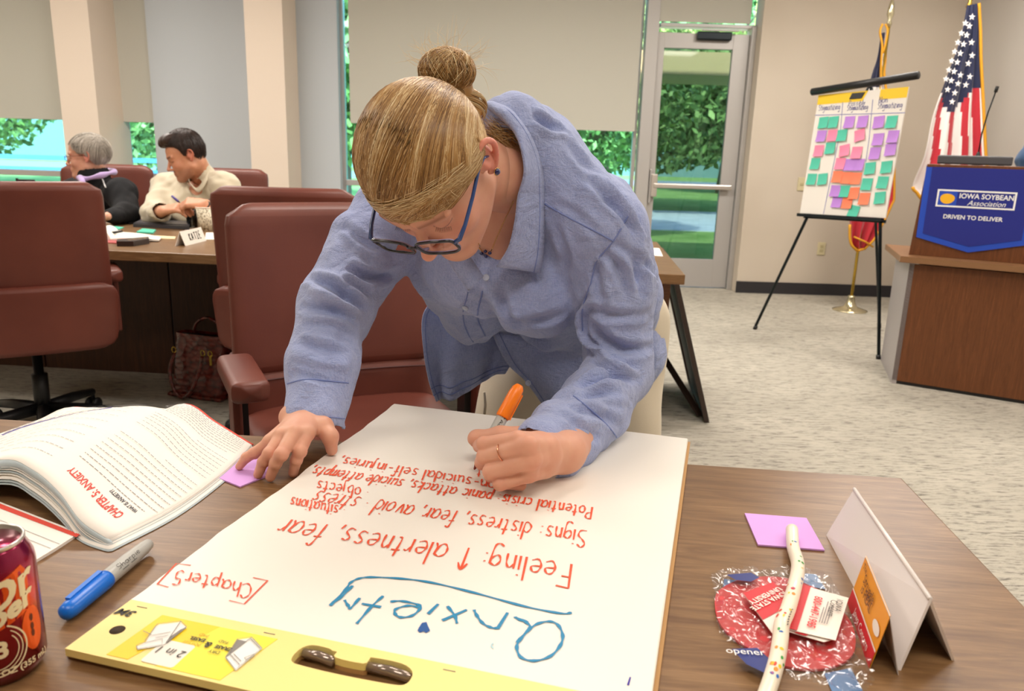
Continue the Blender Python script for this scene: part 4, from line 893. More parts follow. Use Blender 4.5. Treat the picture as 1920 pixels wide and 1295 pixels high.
# writing hand around the marker
hV = atz(1062, 846, .785)
MD = [atz(972, 824, .830), atz(992, 834, .829), atz(998, 860, .810), atz(992, 888, .785)]
PD = [atz(907, 832, .815), atz(909, 856, .800), atz(920, 884, .785), atz(938, 906, .7705)]
PT = atz(889, 880, .7535); PE = aty(974, 723, 1.055)
pdir = (PE - PT) / np.linalg.norm(PE - PT)
TD = [PT + pdir * .036 + np.array([-.002, -.014, .001]), PD[1] + np.array([.018, .028, -.026]), PD[2] + np.array([.026, .024, -.020]), PD[3] + np.array([.027, .018, -.010])]
DD = [PD[0] * .45 + TD[0] * .55 + np.array([-.006, -.003, .003]), PD[1] + np.array([-.004, .019, -.016]), PD[2] + np.array([.0, .019, -.013]), PD[3] + np.array([.005, .015, -.006])]
Fm = Field((-.10, .86, .72), (.12, 1.10, .88), .0013)
Fm.cap(hV + np.array([.0, .014, 0]), hV + np.array([-.004, -.014, 0]), .022, k=.01)
THD = [hV + (-.02, .02, .012), aty(938, 818, 1.01), aty(894, 822, 1.022), PT + pdir * .040 + np.array([-.015, .010, .0])]
hand_chain(Fm, hV, MD, [[a, b, c, d] for a, b, c, d in zip(MD, PD, DD, TD)], [[.0108, .0094, .0086, .0074], [.0120, .0104, .0092, .008], [.0120, .0100, .0088, .0076], [.0108, .0092, .008, .007]], (THD, [.018, .0135, .0112, .0088]))
for q in range(3): Fm.cap(MD[q] * .6 + hV * .4, MD[q + 1] * .6 + hV * .4, .0145, k=.01)
Fm.cap(hV, hV + (aty(1100, 800, 1.12) - hV) * .8, .026, .029, k=.015)
Vr, Fr = Fm.mesh()
Fm = Field((-.12, 1.14, .90), (.16, 1.42, 1.22), .004)
Fm.cap(NB, NB + (HC - NB) * .3, .050, .050, k=.02); Fm.cap(aty(968, 330, 1.29), aty(918, 480, 1.31), .052, .060, k=.03); Fm.cap(NB + np.array([-.012, .01, 0]), aty(945, 420, 1.31), .048, .062, k=.03)
Vn, Fn = Fm.mesh()
# core, arms and legs
Sax = (SL - SR) / np.linalg.norm(SL - SR); SP = (NB - PEL) / np.linalg.norm(NB - PEL); SP = SP - Sax * (SP @ Sax); SP /= np.linalg.norm(SP); BK = np.cross(Sax, SP); TR = np.stack([Sax, BK, SP], 1)
Fm = Field((-.42, .92, .0), (.48, 1.95, 1.28), .012)
Fm.ell(aty(965, 440, 1.37), (.125, .078, .12), TR, k=.04); Fm.ell(aty(1030, 560, 1.47), (.115, .08, .15), TR, k=.04); Fm.ell(PEL, (.14, .11, .12), TR, k=.05)
HL, HR = PEL + np.array([.072, .0, -.04]), PEL + np.array([-.10, .02, -.04])
KL, KR = np.array([HL[0] + .01, 1.58, .47]), np.array([HR[0] - .09, 1.60, .47]); AL, AR = np.array([HL[0] + .01, 1.66, .09]), np.array([HR[0] - .12, 1.68, .09])
for a, b, c in ((HL, KL, AL), (HR, KR, AR)): Fm.cap(a, b, .078, .05, k=.03); Fm.cap(b, c, .05, .034, k=.03); Fm.cap(c + np.array([0, .03, -.03]), c + np.array([0, -.12, -.055]), .034, .026, k=.02)
for a, b, c in ((SR, ER, WR), (SL, EL, WL)): Fm.cap(a, b, .042, .034, k=.03); Fm.cap(b, c, .034, .024, k=.02)
Vc, Fc_ = Fm.mesh()
parts = [(Vh, Fh, colh), (Vl, Fl, None), (Vr, Fr, None), (Vn, Fn, None), (Vc, Fc_, None)]; V_, FF, CC, o = [], [], [], 0
for v, f, c in parts: V_.append(v); FF.append(f + o); CC.append(np.ones((len(v), 3)) if c is None else c); o += len(v)
V_ = np.concatenate(V_); FF = np.concatenate(FF); CC = np.concatenate(CC)
# knuckles and fingertips a little redder
for q in list(TI) + list(PI_) + list(PD) + list(MD) + [TH[-1], THD[2]]:
    d = np.linalg.norm(V_ - q, axis=1); CC += (np.exp(-(d / .010) ** 2) * .9)[:, None] * np.array([0, -.10, -.09])
# fine creases across the finger joints
Nn = vnormals(V_, FF); crz = np.zeros(len(V_))
for f4 in fl_:
    for j in (1, 2):
        ax = (f4[j + 1] - f4[j - 1]); ax /= np.linalg.norm(ax); dd = V_ - f4[j]; t = dd @ ax; r = np.linalg.norm(dd - t[:, None] * ax, axis=1)
        for o2 in (-.0028, 0, .0028): crz -= .00045 * np.exp(-((t - o2) / .0007) ** 2) * (r < .013) * (Nn[:, 2] > .1)
V_ = V_ + Nn * crz[:, None]
body = wchild('body', V_, FF, M_skin, col=CC)
M_nail = mat('nail', '#eeb8a4', 0.25, coat=.3)
tp = []
for f4, w in zip(fl_, (.0105, .011, .0102, .0088)):
    d = f4[3] - f4[2]; d /= np.linalg.norm(d); n = np.array([0, -.15, 1.0]); tp.append((f4[3] + n * (w * .62) + d * .0008 - WO, d, n, w, .012))
d = TH[3] - TH[2]; tp.append((TH[3] + np.array([-.003, -.004, .0078]) - WO, d, np.array([-.35, -.45, .8]), .0125, .0135))
nails(wm, tp, M_nail)
M_ring = mat('rose_gold', '#e0a080', 0.2, 1.0)
rc = MD[1] * .42 + PD[1] * .58; ax = (PD[1] - MD[1]) / np.linalg.norm(PD[1] - MD[1]); a1 = np.cross(ax, [0, 0, 1.0]); a1 /= np.linalg.norm(a1); a2 = np.cross(ax, a1)
rg = tube('ring', [rc - WO + (a1 * math.cos(t) + a2 * math.sin(t)) * .0122 for t in np.linspace(0, 2 * pi, 25)], .0009, M_ring, wm, 8)
# ---- trousers
M_pant = mat('cream_linen', '#ddd0b8', 0.85, sheen=.2); bump(M_pant, noise(M_pant, coords(M_pant), 500, 2), 0.3, 0.0008)
Fm = Field((-.28, 1.38, .02), (.48, 1.92, 1.02), .007)
Fm.ell(PEL + np.array([-.012, .0, .0]), (.152, .13, .13), TR, k=.05); Fm.cap(HL + [.0, 0, .04], KL, .096, .082, k=.03); Fm.cap(HR, KR, .10, .085, k=.02); Fm.cap(KL, AL, .085, .075, k=.03); Fm.cap(KR, AR, .085, .075, k=.03)
V, Fq = Fm.mesh(); Nn = vnormals(V, Fq); V = V + Nn * (wave_noise(V * [1, 1, .4], [(60, .003), (110, .0015)], 3))[:, None]
tr_ = wchild('trousers', V, Fq, M_pant)
for a, c in ((AL, 'shoe'), (AR, 'shoe')):
    Fm = Field(a + [-.07, -.2, -.10], a + [.07, .11, .05], .006); Fm.cap(a + [0, .04, -.045], a + [0, -.13, -.06], .038, .032, k=.02, flat=((0, 0, 1.0), .8)); V, Fq = Fm.mesh(); wchild('shoe', V, Fq, mat('tan_leather', '#8a6244', .5))
cdp = [aty(x, y, 1.50) - WO for x, y in ((908, 735), (910, 760), (907, 790))]; tube('drawstring', cdp, .003, M_pant, tr_)
# ---- shirt
M_shirt = mat('blue_linen', '#8f9fd2', 0.85, sheen=.35)
def _linen():
    m = M_shirt; v = coords(m, 'Object', (1, 1, 1)); n1 = noise(m, coords(m, 'Object', (14, 14, 2)), 40, 3, .6); n2 = noise(m, coords(m, 'Object', (2, 14, 14)), 40, 3, .6); n3 = noise(m, v, 7, 3)
    c = ramp(m, n1, [(0.3, '#8b9bd0'), (0.7, '#aab7e2')]); c = mixc(m, ramp(m, n2, [(0.35, (0, 0, 0)), (0.7, (.55, .55, .55))]), c, '#bcc6ea'); c = mixc(m, ramp(m, n3, [(0.4, (0, 0, 0)), (0.7, (.35, .35, .35))]), c, '#8494cc')
    L(m, c, B(m).inputs['Base Color']); ad = N(m, 'ShaderNodeMath', operation='ADD'); L(m, n1, ad.inputs[0]); L(m, n2, ad.inputs[1])
    mu = N(m, 'ShaderNodeMath', operation='MULTIPLY_ADD'); L(m, noise(m, v, 55, 5, .6, .8), mu.inputs[0]); mu.inputs[1].default_value = 2.2; L(m, ad.outputs[0], mu.inputs[2]); m2 = N(m, 'ShaderNodeMath', operation='MULTIPLY_ADD'); L(m, noise(m, coords(m, 'Object', (1, 1, 1.6)), 17, 7, .62, 1.6), m2.inputs[0]); m2.inputs[1].default_value = 9.0; L(m, mu.outputs[0], m2.inputs[2]); bump(m, m2.outputs[0], .6, .0022)
_linen()
Fm = Field((-.42, .93, .66), (.50, 1.90, 1.34), .0038)
A = lambda x, y, Y: aty(x, y, Y)
Fm.ell(A(960, 400, 1.36), (.150, .098, .12), TR, k=.05); Fm.ell(A(1040, 480, 1.42), (.155, .115, .15), TR, k=.06); Fm.ell(A(1055, 590, 1.52), (.150, .115, .15), TR, k=.06); Fm.ell(A(1105, 650, 1.62), (.165, .13, .12), TR, k=.06)
Fm.ell(A(890, 520, 1.30), (.072, .062, .07), TR, k=.05); Fm.ell(A(1010, 560, 1.29), (.075, .065, .07), TR, k=.05)
Fm.cap(SR, A(880, 330, 1.34), .066, .07, k=.05); Fm.cap(SL, A(1000, 290, 1.30), .072, .068, k=.05)
Fm.cap(A(960, 245, 1.24), A(1010, 330, 1.34), .058, .08, k=.05)
Fm.cap(A(1125, 420, 1.34), A(1160, 560, 1.48), .076, .085, k=.05)
Fm.cap(A(805, 480, 1.37), A(885, 590, 1.41), .050, .055, k=.05); Fm.ell(A(838, 500, 1.33), (.055, .05, .06), k=.04)
# sleeves, with the loose fabric bagging at the elbow
Fm.chain([SR, A(690, 470, 1.31), ER, A(605, 680, 1.16), A(591, 782, 1.095)], [.070, .066, .060, .053, .0475], k=.02)
Fm.chain([SL, A(1150, 540, 1.25), EL + [.006, 0, 0], A(1112, 762, 1.14), A(1018, 840, 1.005)], [.074, .066, .058, .053, .045], k=.016)
Fm.cap(A(1120, 785, 1.13), A(1048, 856, 1.015), .040, .036, k=.012)
# neck opening and sleeve ends
Fm.chain([A(915, 215, 1.10), A(942, 300, 1.165), A(938, 390, 1.18), A(925, 470, 1.19), A(912, 515, 1.20)], [.048, .050, .046, .034, .012], k=.008, op='s')
Fm.cap(A(590, 830, 1.08), A(594, 745, 1.12), .041, .039, k=.004, op='s'); Fm.cap(A(578, 935, 1.02), A(590, 858, 1.06), .07, .056, k=.002, op='s')
Fm.cap(A(975, 872, .96), A(1055, 822, 1.045), .0395, .038, k=.003, op='s')
cn = (A(1030, 838, 1.02) - A(1112, 762, 1.14)); cn /= np.linalg.norm(cn); cp = A(1040, 838, 1.025)
Fm.fn(lambda X, Y, Z: -((X - cp[0]) * cn[0] + (Y - cp[1]) * cn[1] + (Z - cp[2]) * cn[2]), cp - .075, cp + .075, k=.003, op='s') if False else None
Vs, Fs = Fm.mesh(); bv = bvh_of(Vs, Fs); Nn = vnormals(Vs, Fs)
def onS(pts, lift=0.0, dflt=None):
    out = []
    for p in pts:
        h, n = hit(bv, p[0], p[1], lift)
        if h is not None: out.append(h)
    return out
FOLD = [  # pixel polylines of the photographed folds, height, width
([(600, 465), (650, 500), (700, 520), (745, 515)], .010, .010), ([(596, 480), (640, 515), (700, 545)], -.008, .008), ([(640, 420), (690, 455), (745, 480)], .006, .009),
([(572, 520), (610, 530), (660, 560), (690, 580)], .011, .010), ([(575, 545), (620, 560), (670, 590)], -.007, .008), ([(560, 575), (610, 580), (665, 600)], .008, .009), ([(565, 600), (615, 600), (668, 620)], -.005, .007),
([(550, 640), (600, 650), (650, 665)], .006, .010), ([(545, 665), (600, 680), (650, 690)], -.004, .008), ([(540, 700), (590, 705), (640, 720)], .004, .008),
([(1105, 600), (1140, 640), (1180, 655), (1225, 650)], .009, .011), ([(1100, 575), (1150, 590), (1220, 585)], .006, .011), ([(1120, 665), (1150, 690), (1200, 700)], -.008, .008), ([(1085, 725), (1130, 705), (1190, 712), (1228, 722)], .010, .010),
([(1080, 745), (1130, 735), (1190, 755)], .006, .009), ([(1070, 765), (1120, 775), (1165, 800)], .006, .010), ([(1050, 770), (1090, 800), (1130, 830)], .004, .009),
([(1110, 560), (1090, 590), (1100, 640), (1150, 680)], -.010, .007), ([(1130, 470), (1160, 500), (1180, 560)], .006, .010), ([(1150, 455), (1190, 490), (1205, 560)], .007, .011), ([(1120, 490), (1120, 530), (1135, 580)], .006, .009),
([(1175, 440), (1215, 500), (1228, 580)], .005, .010), ([(1100, 330), (1150, 380), (1190, 440)], .007, .010), ([(1130, 330), (1175, 390), (1205, 450)], -.006, .008), ([(1000, 215), (1030, 232), (1060, 240)], .009, .010),
([(880, 550), (930, 600), (1010, 640), (1090, 640)], .008, .016), ([(930, 620), (990, 655), (1080, 670)], -.007, .011), ([(950, 600), (1020, 600), (1090, 590)], .005, .012), ([(960, 690), (1020, 700), (1080, 690)], .006, .012),
([(905, 480), (895, 540), (930, 590)], .004, .010), ([(940, 530), (950, 580), (990, 620)], .005, .010), ([(1000, 460), (1010, 520), (1000, 570)], .004, .012), ([(1040, 420), (1060, 480), (1050, 540)], .004, .012),
([(780, 500), (810, 560), (850, 610)], .005, .012), ([(820, 600), (840, 660), (850, 730)], .008, .010), ([(850, 600), (880, 650), (900, 700)], -.007, .009), ([(880, 590), (920, 640), (935, 680)], .006, .009),
([(1060, 260), (1090, 300), (1120, 330)], .004, .012), ([(1040, 380), (1080, 400), (1125, 440)], .003, .009)]
lines = [(onS(p), a, w) for p, a, w in FOLD]; lines = [l for l in lines if len(l[0]) > 1]
lines = [(a_, b_ * 1.55, c_ * .72) for a_, b_, c_ in lines]; disp = folds(Vs, Nn, lines, 1); wn = wave_noise(Vs, [(48, 1.0), (95, .6)], 11); disp += .0030 * (1 - np.abs(wn)) + wave_noise(Vs, [(55, .0014), (120, .0010), (260, .0006)], 12)
Vs2 = Vs + Nn * disp[:, None]
shirt = wchild('shirt', Vs2, Fs, M_shirt)
bv = bvh_of(Vs2, Fs)
# ---- shirt details: tail, collar, placket, seams, buttons
def sheet(name, rows, m, parent, thick=.0022, nu=26, wav=None, off=WO):
    R = cr([np.concatenate([np.array(a), np.array(b), np.array(c)]) for a, b, c in rows], 6); V = []; nv = len(R)
    for i, r in enumerate(R):
        a, b, c = r[:3], r[3:6], r[6:]
        for j in range(nu + 1):
            t = j / nu; p = a * (1 - t) ** 2 + (2 * b - .5 * a - .5 * c) * 2 * t * (1 - t) + c * t * t
            if wav: p = p + wav(t, i / (nv - 1))
            V.append(p - off)
    Fc = [(i * (nu + 1) + j, i * (nu + 1) + j + 1, (i + 1) * (nu + 1) + j + 1, (i + 1) * (nu + 1) + j) for i in range(nv - 1) for j in range(nu)]
    o = mesh_obj(name, V, Fc, m, parent, True); md = o.modifiers.new('s', 'SOLIDIFY'); md.thickness = thick; md.offset = 0; return o, V, nu, nv
M_stitch = mat('stitch_blue', '#7989c2', 0.8)
wv1 = lambda t, s: np.array([0, (.012 * math.sin(t * 9 + s * 1.5) + .004 * math.sin(t * 23 + s * 6)) * (.3 + s), .002 * math.sin(t * 17)])
tl_, Vt, nu, nv = sheet('shirt_tail', [(A(826, 548, 1.46), A(900, 560, 1.49), A(975, 570, 1.47)), (A(793, 590, 1.45), A(885, 610, 1.48), A(975, 620, 1.47)), (A(792, 650, 1.45), A(880, 665, 1.47), A(970, 655, 1.47)), (A(803, 715, 1.45), A(880, 700, 1.47), A(960, 675, 1.47)), (A(817, 757, 1.45), A(880, 732, 1.47), A(947, 694, 1.47))], M_shirt, shirt, wav=wv1)
for fr_ in (.955, .86):
    i = int(fr_ * (nv - 1)); tube('hem_stitching', [np.array(Vt[i * (nu + 1) + j]) + [0, -.0022, 0] for j in range(nu + 1)], .0011, M_stitch, tl_, 5)
tube('edge_stitching', [np.array(Vt[i * (nu + 1) + 1]) + [0, -.002, 0] for i in range(nv)], .001, M_stitch, tl_, 5)
wv2 = lambda t, s: np.array([0, .008 * math.sin(t * 11 + s * 2) * s, 0])
t2, Vt2, nu2, nv2 = sheet('shirt_tail', [(A(920, 620, 1.44), A(1030, 640, 1.42), A(1150, 650, 1.43)), (A(950, 680, 1.43), A(1050, 690, 1.41), A(1150, 700, 1.42)), (A(985, 715, 1.42), A(1070, 740, 1.40), A(1150, 745, 1.41)), (A(1022, 765, 1.41), A(1080, 780, 1.39), A(1150, 785, 1.40)), (A(1050, 797, 1.40), A(1090, 812, 1.38), A(1150, 815, 1.39))], M_shirt, shirt, wav=wv2)
tube('hem_stitching', [np.array(Vt2[i * (nu2 + 1) + 2]) + [0, -.002, 0] for i in range(nv2)], .001, M_stitch, t2, 5)
def HS(p, lift, Yd):
    h, n = hit(bv, p[0], p[1], lift)
    if h is None or abs(h[1] - Yd) > .09: return aty(p[0], p[1], Yd)
    return h
outl = [((925, 192), 1.22), ((955, 205), 1.21), ((980, 233), 1.20), ((999, 265), 1.19), ((1014, 309), 1.19), ((1019, 356), 1.19), ((1020, 415), 1.19), ((1018, 473), 1.19), ((1013, 511), 1.20)]
inl = [((912, 200), 1.20), ((940, 222), 1.175), ((966, 250), 1.165), ((980, 290), 1.155), ((983, 327), 1.155), ((972, 368), 1.165), ((967, 410), 1.17), ((955, 462), 1.18), ((932, 500), 1.19)]
O_ = [HS(p, .004, y) for p, y in outl]; O_ = [aty(p[0], p[1], min(o[1], y + .03)) for (p, y), o in zip(outl, O_)]
I_ = [aty(p[0], p[1], min(y, o[1] - .012)) for (p, y), o in zip(inl, O_)]
St = [i + np.array([.012, .045, -.004]) for i in I_]
rows = [(a, a + (c - a) * .5 + np.array([-.004, -.008, .002]), c) for a, c in zip(I_, O_)]
col1, Vk, nk, nvk = sheet('collar', rows, M_shirt, shirt, .0035, 8, lambda t, s: np.array([0, .0016 * math.sin(s * 31) * t, 0]))
sheet('collar_stand', [(a, (a + b) / 2 + np.array([-.002, 0, 0]), b) for a, b in zip(I_, St)], M_shirt, shirt, .003, 5)
tube('collar_stitching', [np.array(Vk[i * (nk + 1) + nk - 1]) + [0, -.0028, 0] for i in range(nvk)], .0009, M_stitch, col1, 5)
O2 = [aty(p[0], p[1], y) for p, y in (((800, 440), 1.17), ((828, 470), 1.17), ((852, 508), 1.18), ((878, 545), 1.19))]; I2 = [aty(p[0], p[1], y) for p, y in (((850, 430), 1.19), ((868, 462), 1.20), ((888, 492), 1.21), ((906, 518), 1.21))]
O2 = [HS(px_, .004, 1.19) if False else o for px_, o in zip(range(4), O2)]
sheet('collar', [(a, (a + b) / 2 + np.array([0, -.003, 0]), b) for a, b in zip(O2, I2)], M_shirt, shirt, .003, 6)
def surf_line(name, pts, r, m, par, lift=.0006, n=4):
    P = onS([tuple(p) for p in cr([np.array(q, float) for q in pts], n)], lift)
    if len(P) > 2: return tube(name, [p - WO for p in P], r, m, par, 5)
surf_line('seam', [(1018, 380), (1070, 410), (1128, 440), (1150, 452)], .0011, M_stitch, shirt)
surf_line('seam', [(1178, 405), (1150, 452), (1118, 490), (1108, 530), (1092, 580), (1092, 620)], .0012, M_stitch, shirt)
surf_line('seam', [(529, 722), (570, 712), (615, 714), (653, 718)], .0011, M_stitch, shirt); surf_line('seam', [(524, 786), (570, 780), (620, 782), (654, 786)], .0009, M_stitch, shirt)
surf_line('seam', [(1075, 742), (1110, 770), (1145, 805), (1165, 832)], .0011, M_stitch, shirt)
surf_line('placket_edge', [(905, 545), (895, 590), (905, 620), (930, 660), (985, 705), (1020, 745)], .0014, M_stitch, shirt)
surf_line('placket_edge', [(878, 548), (868, 590), (880, 630), (915, 672)], .0011, M_stitch, shirt)
M_btn = mat('pearl_button', '#b9c3dd', 0.25, coat=.5)
for bx, by in ((911, 520), (873, 576), (990, 718)):
    h, n = hit(bv, bx, by, .002)
    if h is None: h = aty(bx, by, 1.38); n = np.array([0, -1.0, 0])
    if by > 700: h = aty(bx, by, 1.40) ; n = np.array([0, -1, .1])
    M = Matrix.Translation(Vector(tol(h - WO))) @ Vector(tol(n)).to_track_quat('Z', 'Y').to_matrix().to_4x4()
    V, Fc = lathe_mesh([(.0, -.001), (.0055, -.001), (.0058, .0008), (.0045, .0016), (.0035, .0008), (.0, .0008)], 18); b = mesh_obj('button', [M @ Vector(v) for v in V], Fc, M_btn, shirt, True)
# ---- hair
M_hair = hair_mat('blonde_hair', [(0.0, '#6a4826'), (0.5, '#b48a52'), (1.0, '#f2deb2')])
hE = np.array([.0745 + .0105, .0985, .081 + .009]); hCn = np.array([0, -.0015, .03])
def hairline(y): return np.interp(y, [-.12, -.07, -.045, -.03, -.015, .01, .03, .048, .062, .080, .097], [-.062, -.060, -.045, -.012, .022, .024, .012, .020, .028, .034, .037])
Fm = Field((-.10, -.14, -.09), (.10, .12, .15), .0028); Fm.ell(hCn, hE - .0035, k=.005); Fm.fn(lambda X, Y, Z: hairline(Y + 0 * Z) - Z + .002, (-.1, -.14, -.09), (.1, .12, .15), k=.006, op='i')
V, Fq = Fm.mesh()
Gl = hl(aty(852, 184, 1.17)); g = (Gl - hCn) / hE; g /= np.linalg.norm(g)
tn = np.full(len(V), .36)
hair = wchild('hair', xf(V, HC, HM), Fq, M_hair, col=np.repeat(tn[:, None], 3, 1))
rg = np.random.default_rng(5); paths = []; rads = []; tints = []
# roots all around the hairline: solve for points of the ellipsoid on the hairline
yy = np.linspace(-.099, .0968, 900); roots = []
for y in yy:
    z = float(hairline(y)); q = 1 - ((y - hCn[1]) / hE[1]) ** 2 - ((z - hCn[2]) / hE[2]) ** 2
    if q > 0: roots.append((math.sqrt(q) * hE[0], y, z))
roots = np.array(roots); seg = np.r_[0, np.cumsum(np.linalg.norm(np.diff(roots, axis=0), axis=1))]
front = np.array([0, roots[-1][1], roots[-1][2]]); wfront = roots[-1][0]
def root_at(u):       # u in (-1, 1): 0 = middle of the forehead, +-1 = nape
    s = 1 if u > 0 else -1; u = abs(u); tot = seg[-1] + wfront
    d = u * tot
    if d < wfront: p = np.array([d * s, front[1] + .001, front[2] + .001]); return p
    d = seg[-1] - (d - wfront); i = np.searchsorted(seg, d); i = min(max(i, 1), len(seg) - 1); p = roots[i - 1] + (roots[i] - roots[i - 1]) * ((d - seg[i - 1]) / (seg[i] - seg[i - 1] + 1e-9)); return np.array([p[0] * s, p[1], p[2]])
NS = 5200
for k in range(NS):
    u = rg.uniform(-1, 1); r = root_at(u); a = (r - hCn) / hE; a /= np.linalg.norm(a); gg = g + rg.normal(size=3) * .035; gg /= np.linalg.norm(gg)
    au = abs(u); Wp = np.array([a[0] * .9 + 1.15 * max(0, 1 - au * 1.6) * (1 if u > -.5 else 0), -.05, 1.7 * max(0, 1 - au * 1.15) ** 1.1 + .02]); t0 = rg.uniform(0, .55) ** 2 * 1.2; t1 = rg.uniform(.80, 1.0); ts = np.linspace(t0, t1, 15)
    cl = math.sin(u * 37) * .5 + math.sin(u * 83 + 2) * .3; lift = .006 + .016 * (cl * .5 + .5) + rg.uniform(0, .012); P = []
    side = np.cross(a, gg); side /= np.linalg.norm(side); sw = rg.normal() * .05 + .06 * math.sin(u * 21)
    for t in ts:
        d = a * (1 - t) ** 2 + Wp * 2 * t * (1 - t) + gg * t * t + side * sw * math.sin(t * pi); d /= np.linalg.norm(d)
        P.append(hCn + d * hE * (1.0 + lift * math.sin(min(t * 3, 1) * pi / 2) + .02 * math.sin(t * pi)))
    paths.append(xf(np.array(P), HC, HM) - WO); rads.append(rg.uniform(.0004, .0009)); tints.append(np.clip(.42 + .13 * math.sin(u * 29 + 1) * (.4 + .6 * rg.random()) + .12 * math.sin(u * 71) + rg.normal() * .18 + (.24 if .35 < u < .75 else 0), .02, 1))
for k in range(520):
    u = rg.uniform(-.50, .30); r = root_at(u); a = (r - hCn) / hE; a /= np.linalg.norm(a); e_ = root_at(.40 + rg.uniform(-.03, .05)) + np.array([0, 0, rg.uniform(0, .02)]); b = (e_ - hCn) / hE; b /= np.linalg.norm(b); b = b * 1.0
    gg = g + rg.normal(size=3) * .04; gg /= np.linalg.norm(gg); hh2 = rg.uniform(0, 1) ** 1.6; P = []; lf = .016 + .012 * hh2 + .01 * rg.random()
    K = [a, a * .72 + b * .28 + np.array([0, .10, .05 + .22 * hh2]), a * .35 + b * .65 + np.array([.05, .06, .08 + .22 * hh2]), b + np.array([0, 0, .05 + .12 * hh2]), b * .5 + gg * .5 + np.array([.15, 0, .12 * hh2]), gg]
    for d in cr(K, 4)[:int(rg.uniform(13, 20))]: d = d / np.linalg.norm(d); P.append(hCn + d * hE * (1 + lf))
    paths.append(xf(np.array(P), HC, HM) - WO); rads.append(rg.uniform(.0004, .0008)); tints.append(np.clip(.50 + .25 * hh2 * math.sin(hh2 * 9) + rg.normal() * .17, .02, 1))
V, Fq, T = strands(paths, rads, tints); o = np_mesh('hair_strands', V, Fq, M_hair, hair, col=np.repeat(T[:, None], 3, 1)); o['kind'] = 'stuff'
# bun
BC = aty(838, 134, 1.155); BM = np.stack([cR0, [0, 1.0, 0], [0, 0, 1.0]], 1); Bb = aty(852, 182, 1.165)
Fm = Field(BC - .07, BC + .07, .0028); Fm.ell(BC, (.0385, .036, .031), k=.01); Fm.cap(BC + [0, 0, -.012], Bb, .019, .012, k=.015); Fm.cap(Bb + [.01, 0, .01], aty(893, 205, 1.17), .015, .012, k=.012)
V, Fq = Fm.mesh(); tn = .45 + .1 * np.sin(V[:, 0] * 300); bun = wchild('bun', V, Fq, M_hair, hair, col=np.repeat(tn[:, None], 3, 1))
paths = []; rads = []; tints = []
for k in range(1100):
    ph = rg.uniform(0, 2 * pi); tw = rg.normal() * .35; rr = 1 + rg.uniform(0, .05); ax = np.array([math.cos(ph), math.sin(ph), 0]); P = []
    t0, t1 = sorted(rg.uniform(-.1, 1.1, 2)); 
    if t1 - t0 < .35: continue
    for t in np.linspace(t0, t1, 13):
        b = -2.1 + t * 4.2; q = ax * math.sin(b + .2) + np.array([0, 0, math.cos(b)]); qx = np.cross([0, 0, 1.0], ax); q = q + qx * (.55 * math.sin(ph * 3 + k) * math.cos(b) + tw * .4); q /= np.linalg.norm(q)
        P.append(BC + q * np.array([.0395, .037, .032]) * rr - WO)
    paths.append(P); rads.append(rg.uniform(.0004, .0009)); tints.append(np.clip(.5 + .25 * math.sin(ph * 5) + rg.normal() * .15, .05, 1))
for k in range(150):   # twisted base and the side loop
    ph = rg.uniform(0, 2 * pi); c0 = BC + [0, 0, -.022]; P = []
    for t in np.linspace(0, 1, 10):
        r = .026 * (1 - t) + .012 * t + .004 * math.sin(t * pi); a = ph + t * 1.6; P.append(c0 + (Bb + [0, 0, -.006] - c0) * t + np.array([math.cos(a), math.sin(a), 0]) * r - WO)
    paths.append(P); rads.append(rg.uniform(.0004, .0008)); tints.append(np.clip(.4 + rg.normal() * .2, .05, 1))
for k in range(120):
    ph = rg.uniform(0, 2 * pi); c0 = Bb + [.004, 0, .008]; c1 = aty(893, 205, 1.17); c2 = aty(888, 232, 1.18); P = []
    for t in np.linspace(0, 1, 12):
        c = c0 * (1 - t) ** 2 + (c1 + [.012, 0, .012]) * 2 * t * (1 - t) + c2 * t * t; a = ph + t * 2; P.append(c + np.array([math.cos(a) * .015, math.sin(a) * .015, math.sin(a + 1) * .008]) - WO)
    paths.append(P); rads.append(rg.uniform(.0004, .0008)); tints.append(np.clip(.65 + rg.normal() * .2, .05, 1))
V, Fq, T = strands(paths, rads, tints); o = np_mesh('bun_strands', V, Fq, M_hair, hair, col=np.repeat(T[:, None], 3, 1)); o['kind'] = 'stuff'
paths = []; rads = []; tints = []
for k in range(110):   # flyaways
    q = rg.normal(size=3); q[2] = abs(q[2]) * .9 + .1; q[1] *= .5; q /= np.linalg.norm(q); p0 = BC + q * [.036, .034, .03]; q2 = q + rg.normal(size=3) * .5; q2 /= np.linalg.norm(q2); Ln = rg.uniform(.012, .048)
    paths.append([p0 + q * Ln * t + (q2 - q) * Ln * t * t - WO for t in np.linspace(0, 1, 8)]); rads.append(.00022); tints.append(.85)
for k in range(160):   # wisps at the nape and round the ear
    a = aty(905 + rg.uniform(-8, 22), 225 + rg.uniform(-10, 60), 1.185); b = aty(965 + rg.uniform(-22, 32), 262 + rg.uniform(-18, 50), 1.195); m = (a + b) / 2 + rg.normal(size=3) * .006 + [0, -.014, .004]
    paths.append([a * (1 - t) ** 2 + m * 2 * t * (1 - t) + b * t * t - WO for t in np.linspace(0, 1, 8)]); rads.append(rg.uniform(.0002, .0005)); tints.append(np.clip(.6 + rg.normal() * .2, 0, 1))
V, Fq, T = strands(paths, rads, tints); o = np_mesh('loose_strands', V, Fq, M_hair, hair, col=np.repeat(T[:, None], 3, 1)); o['kind'] = 'stuff'
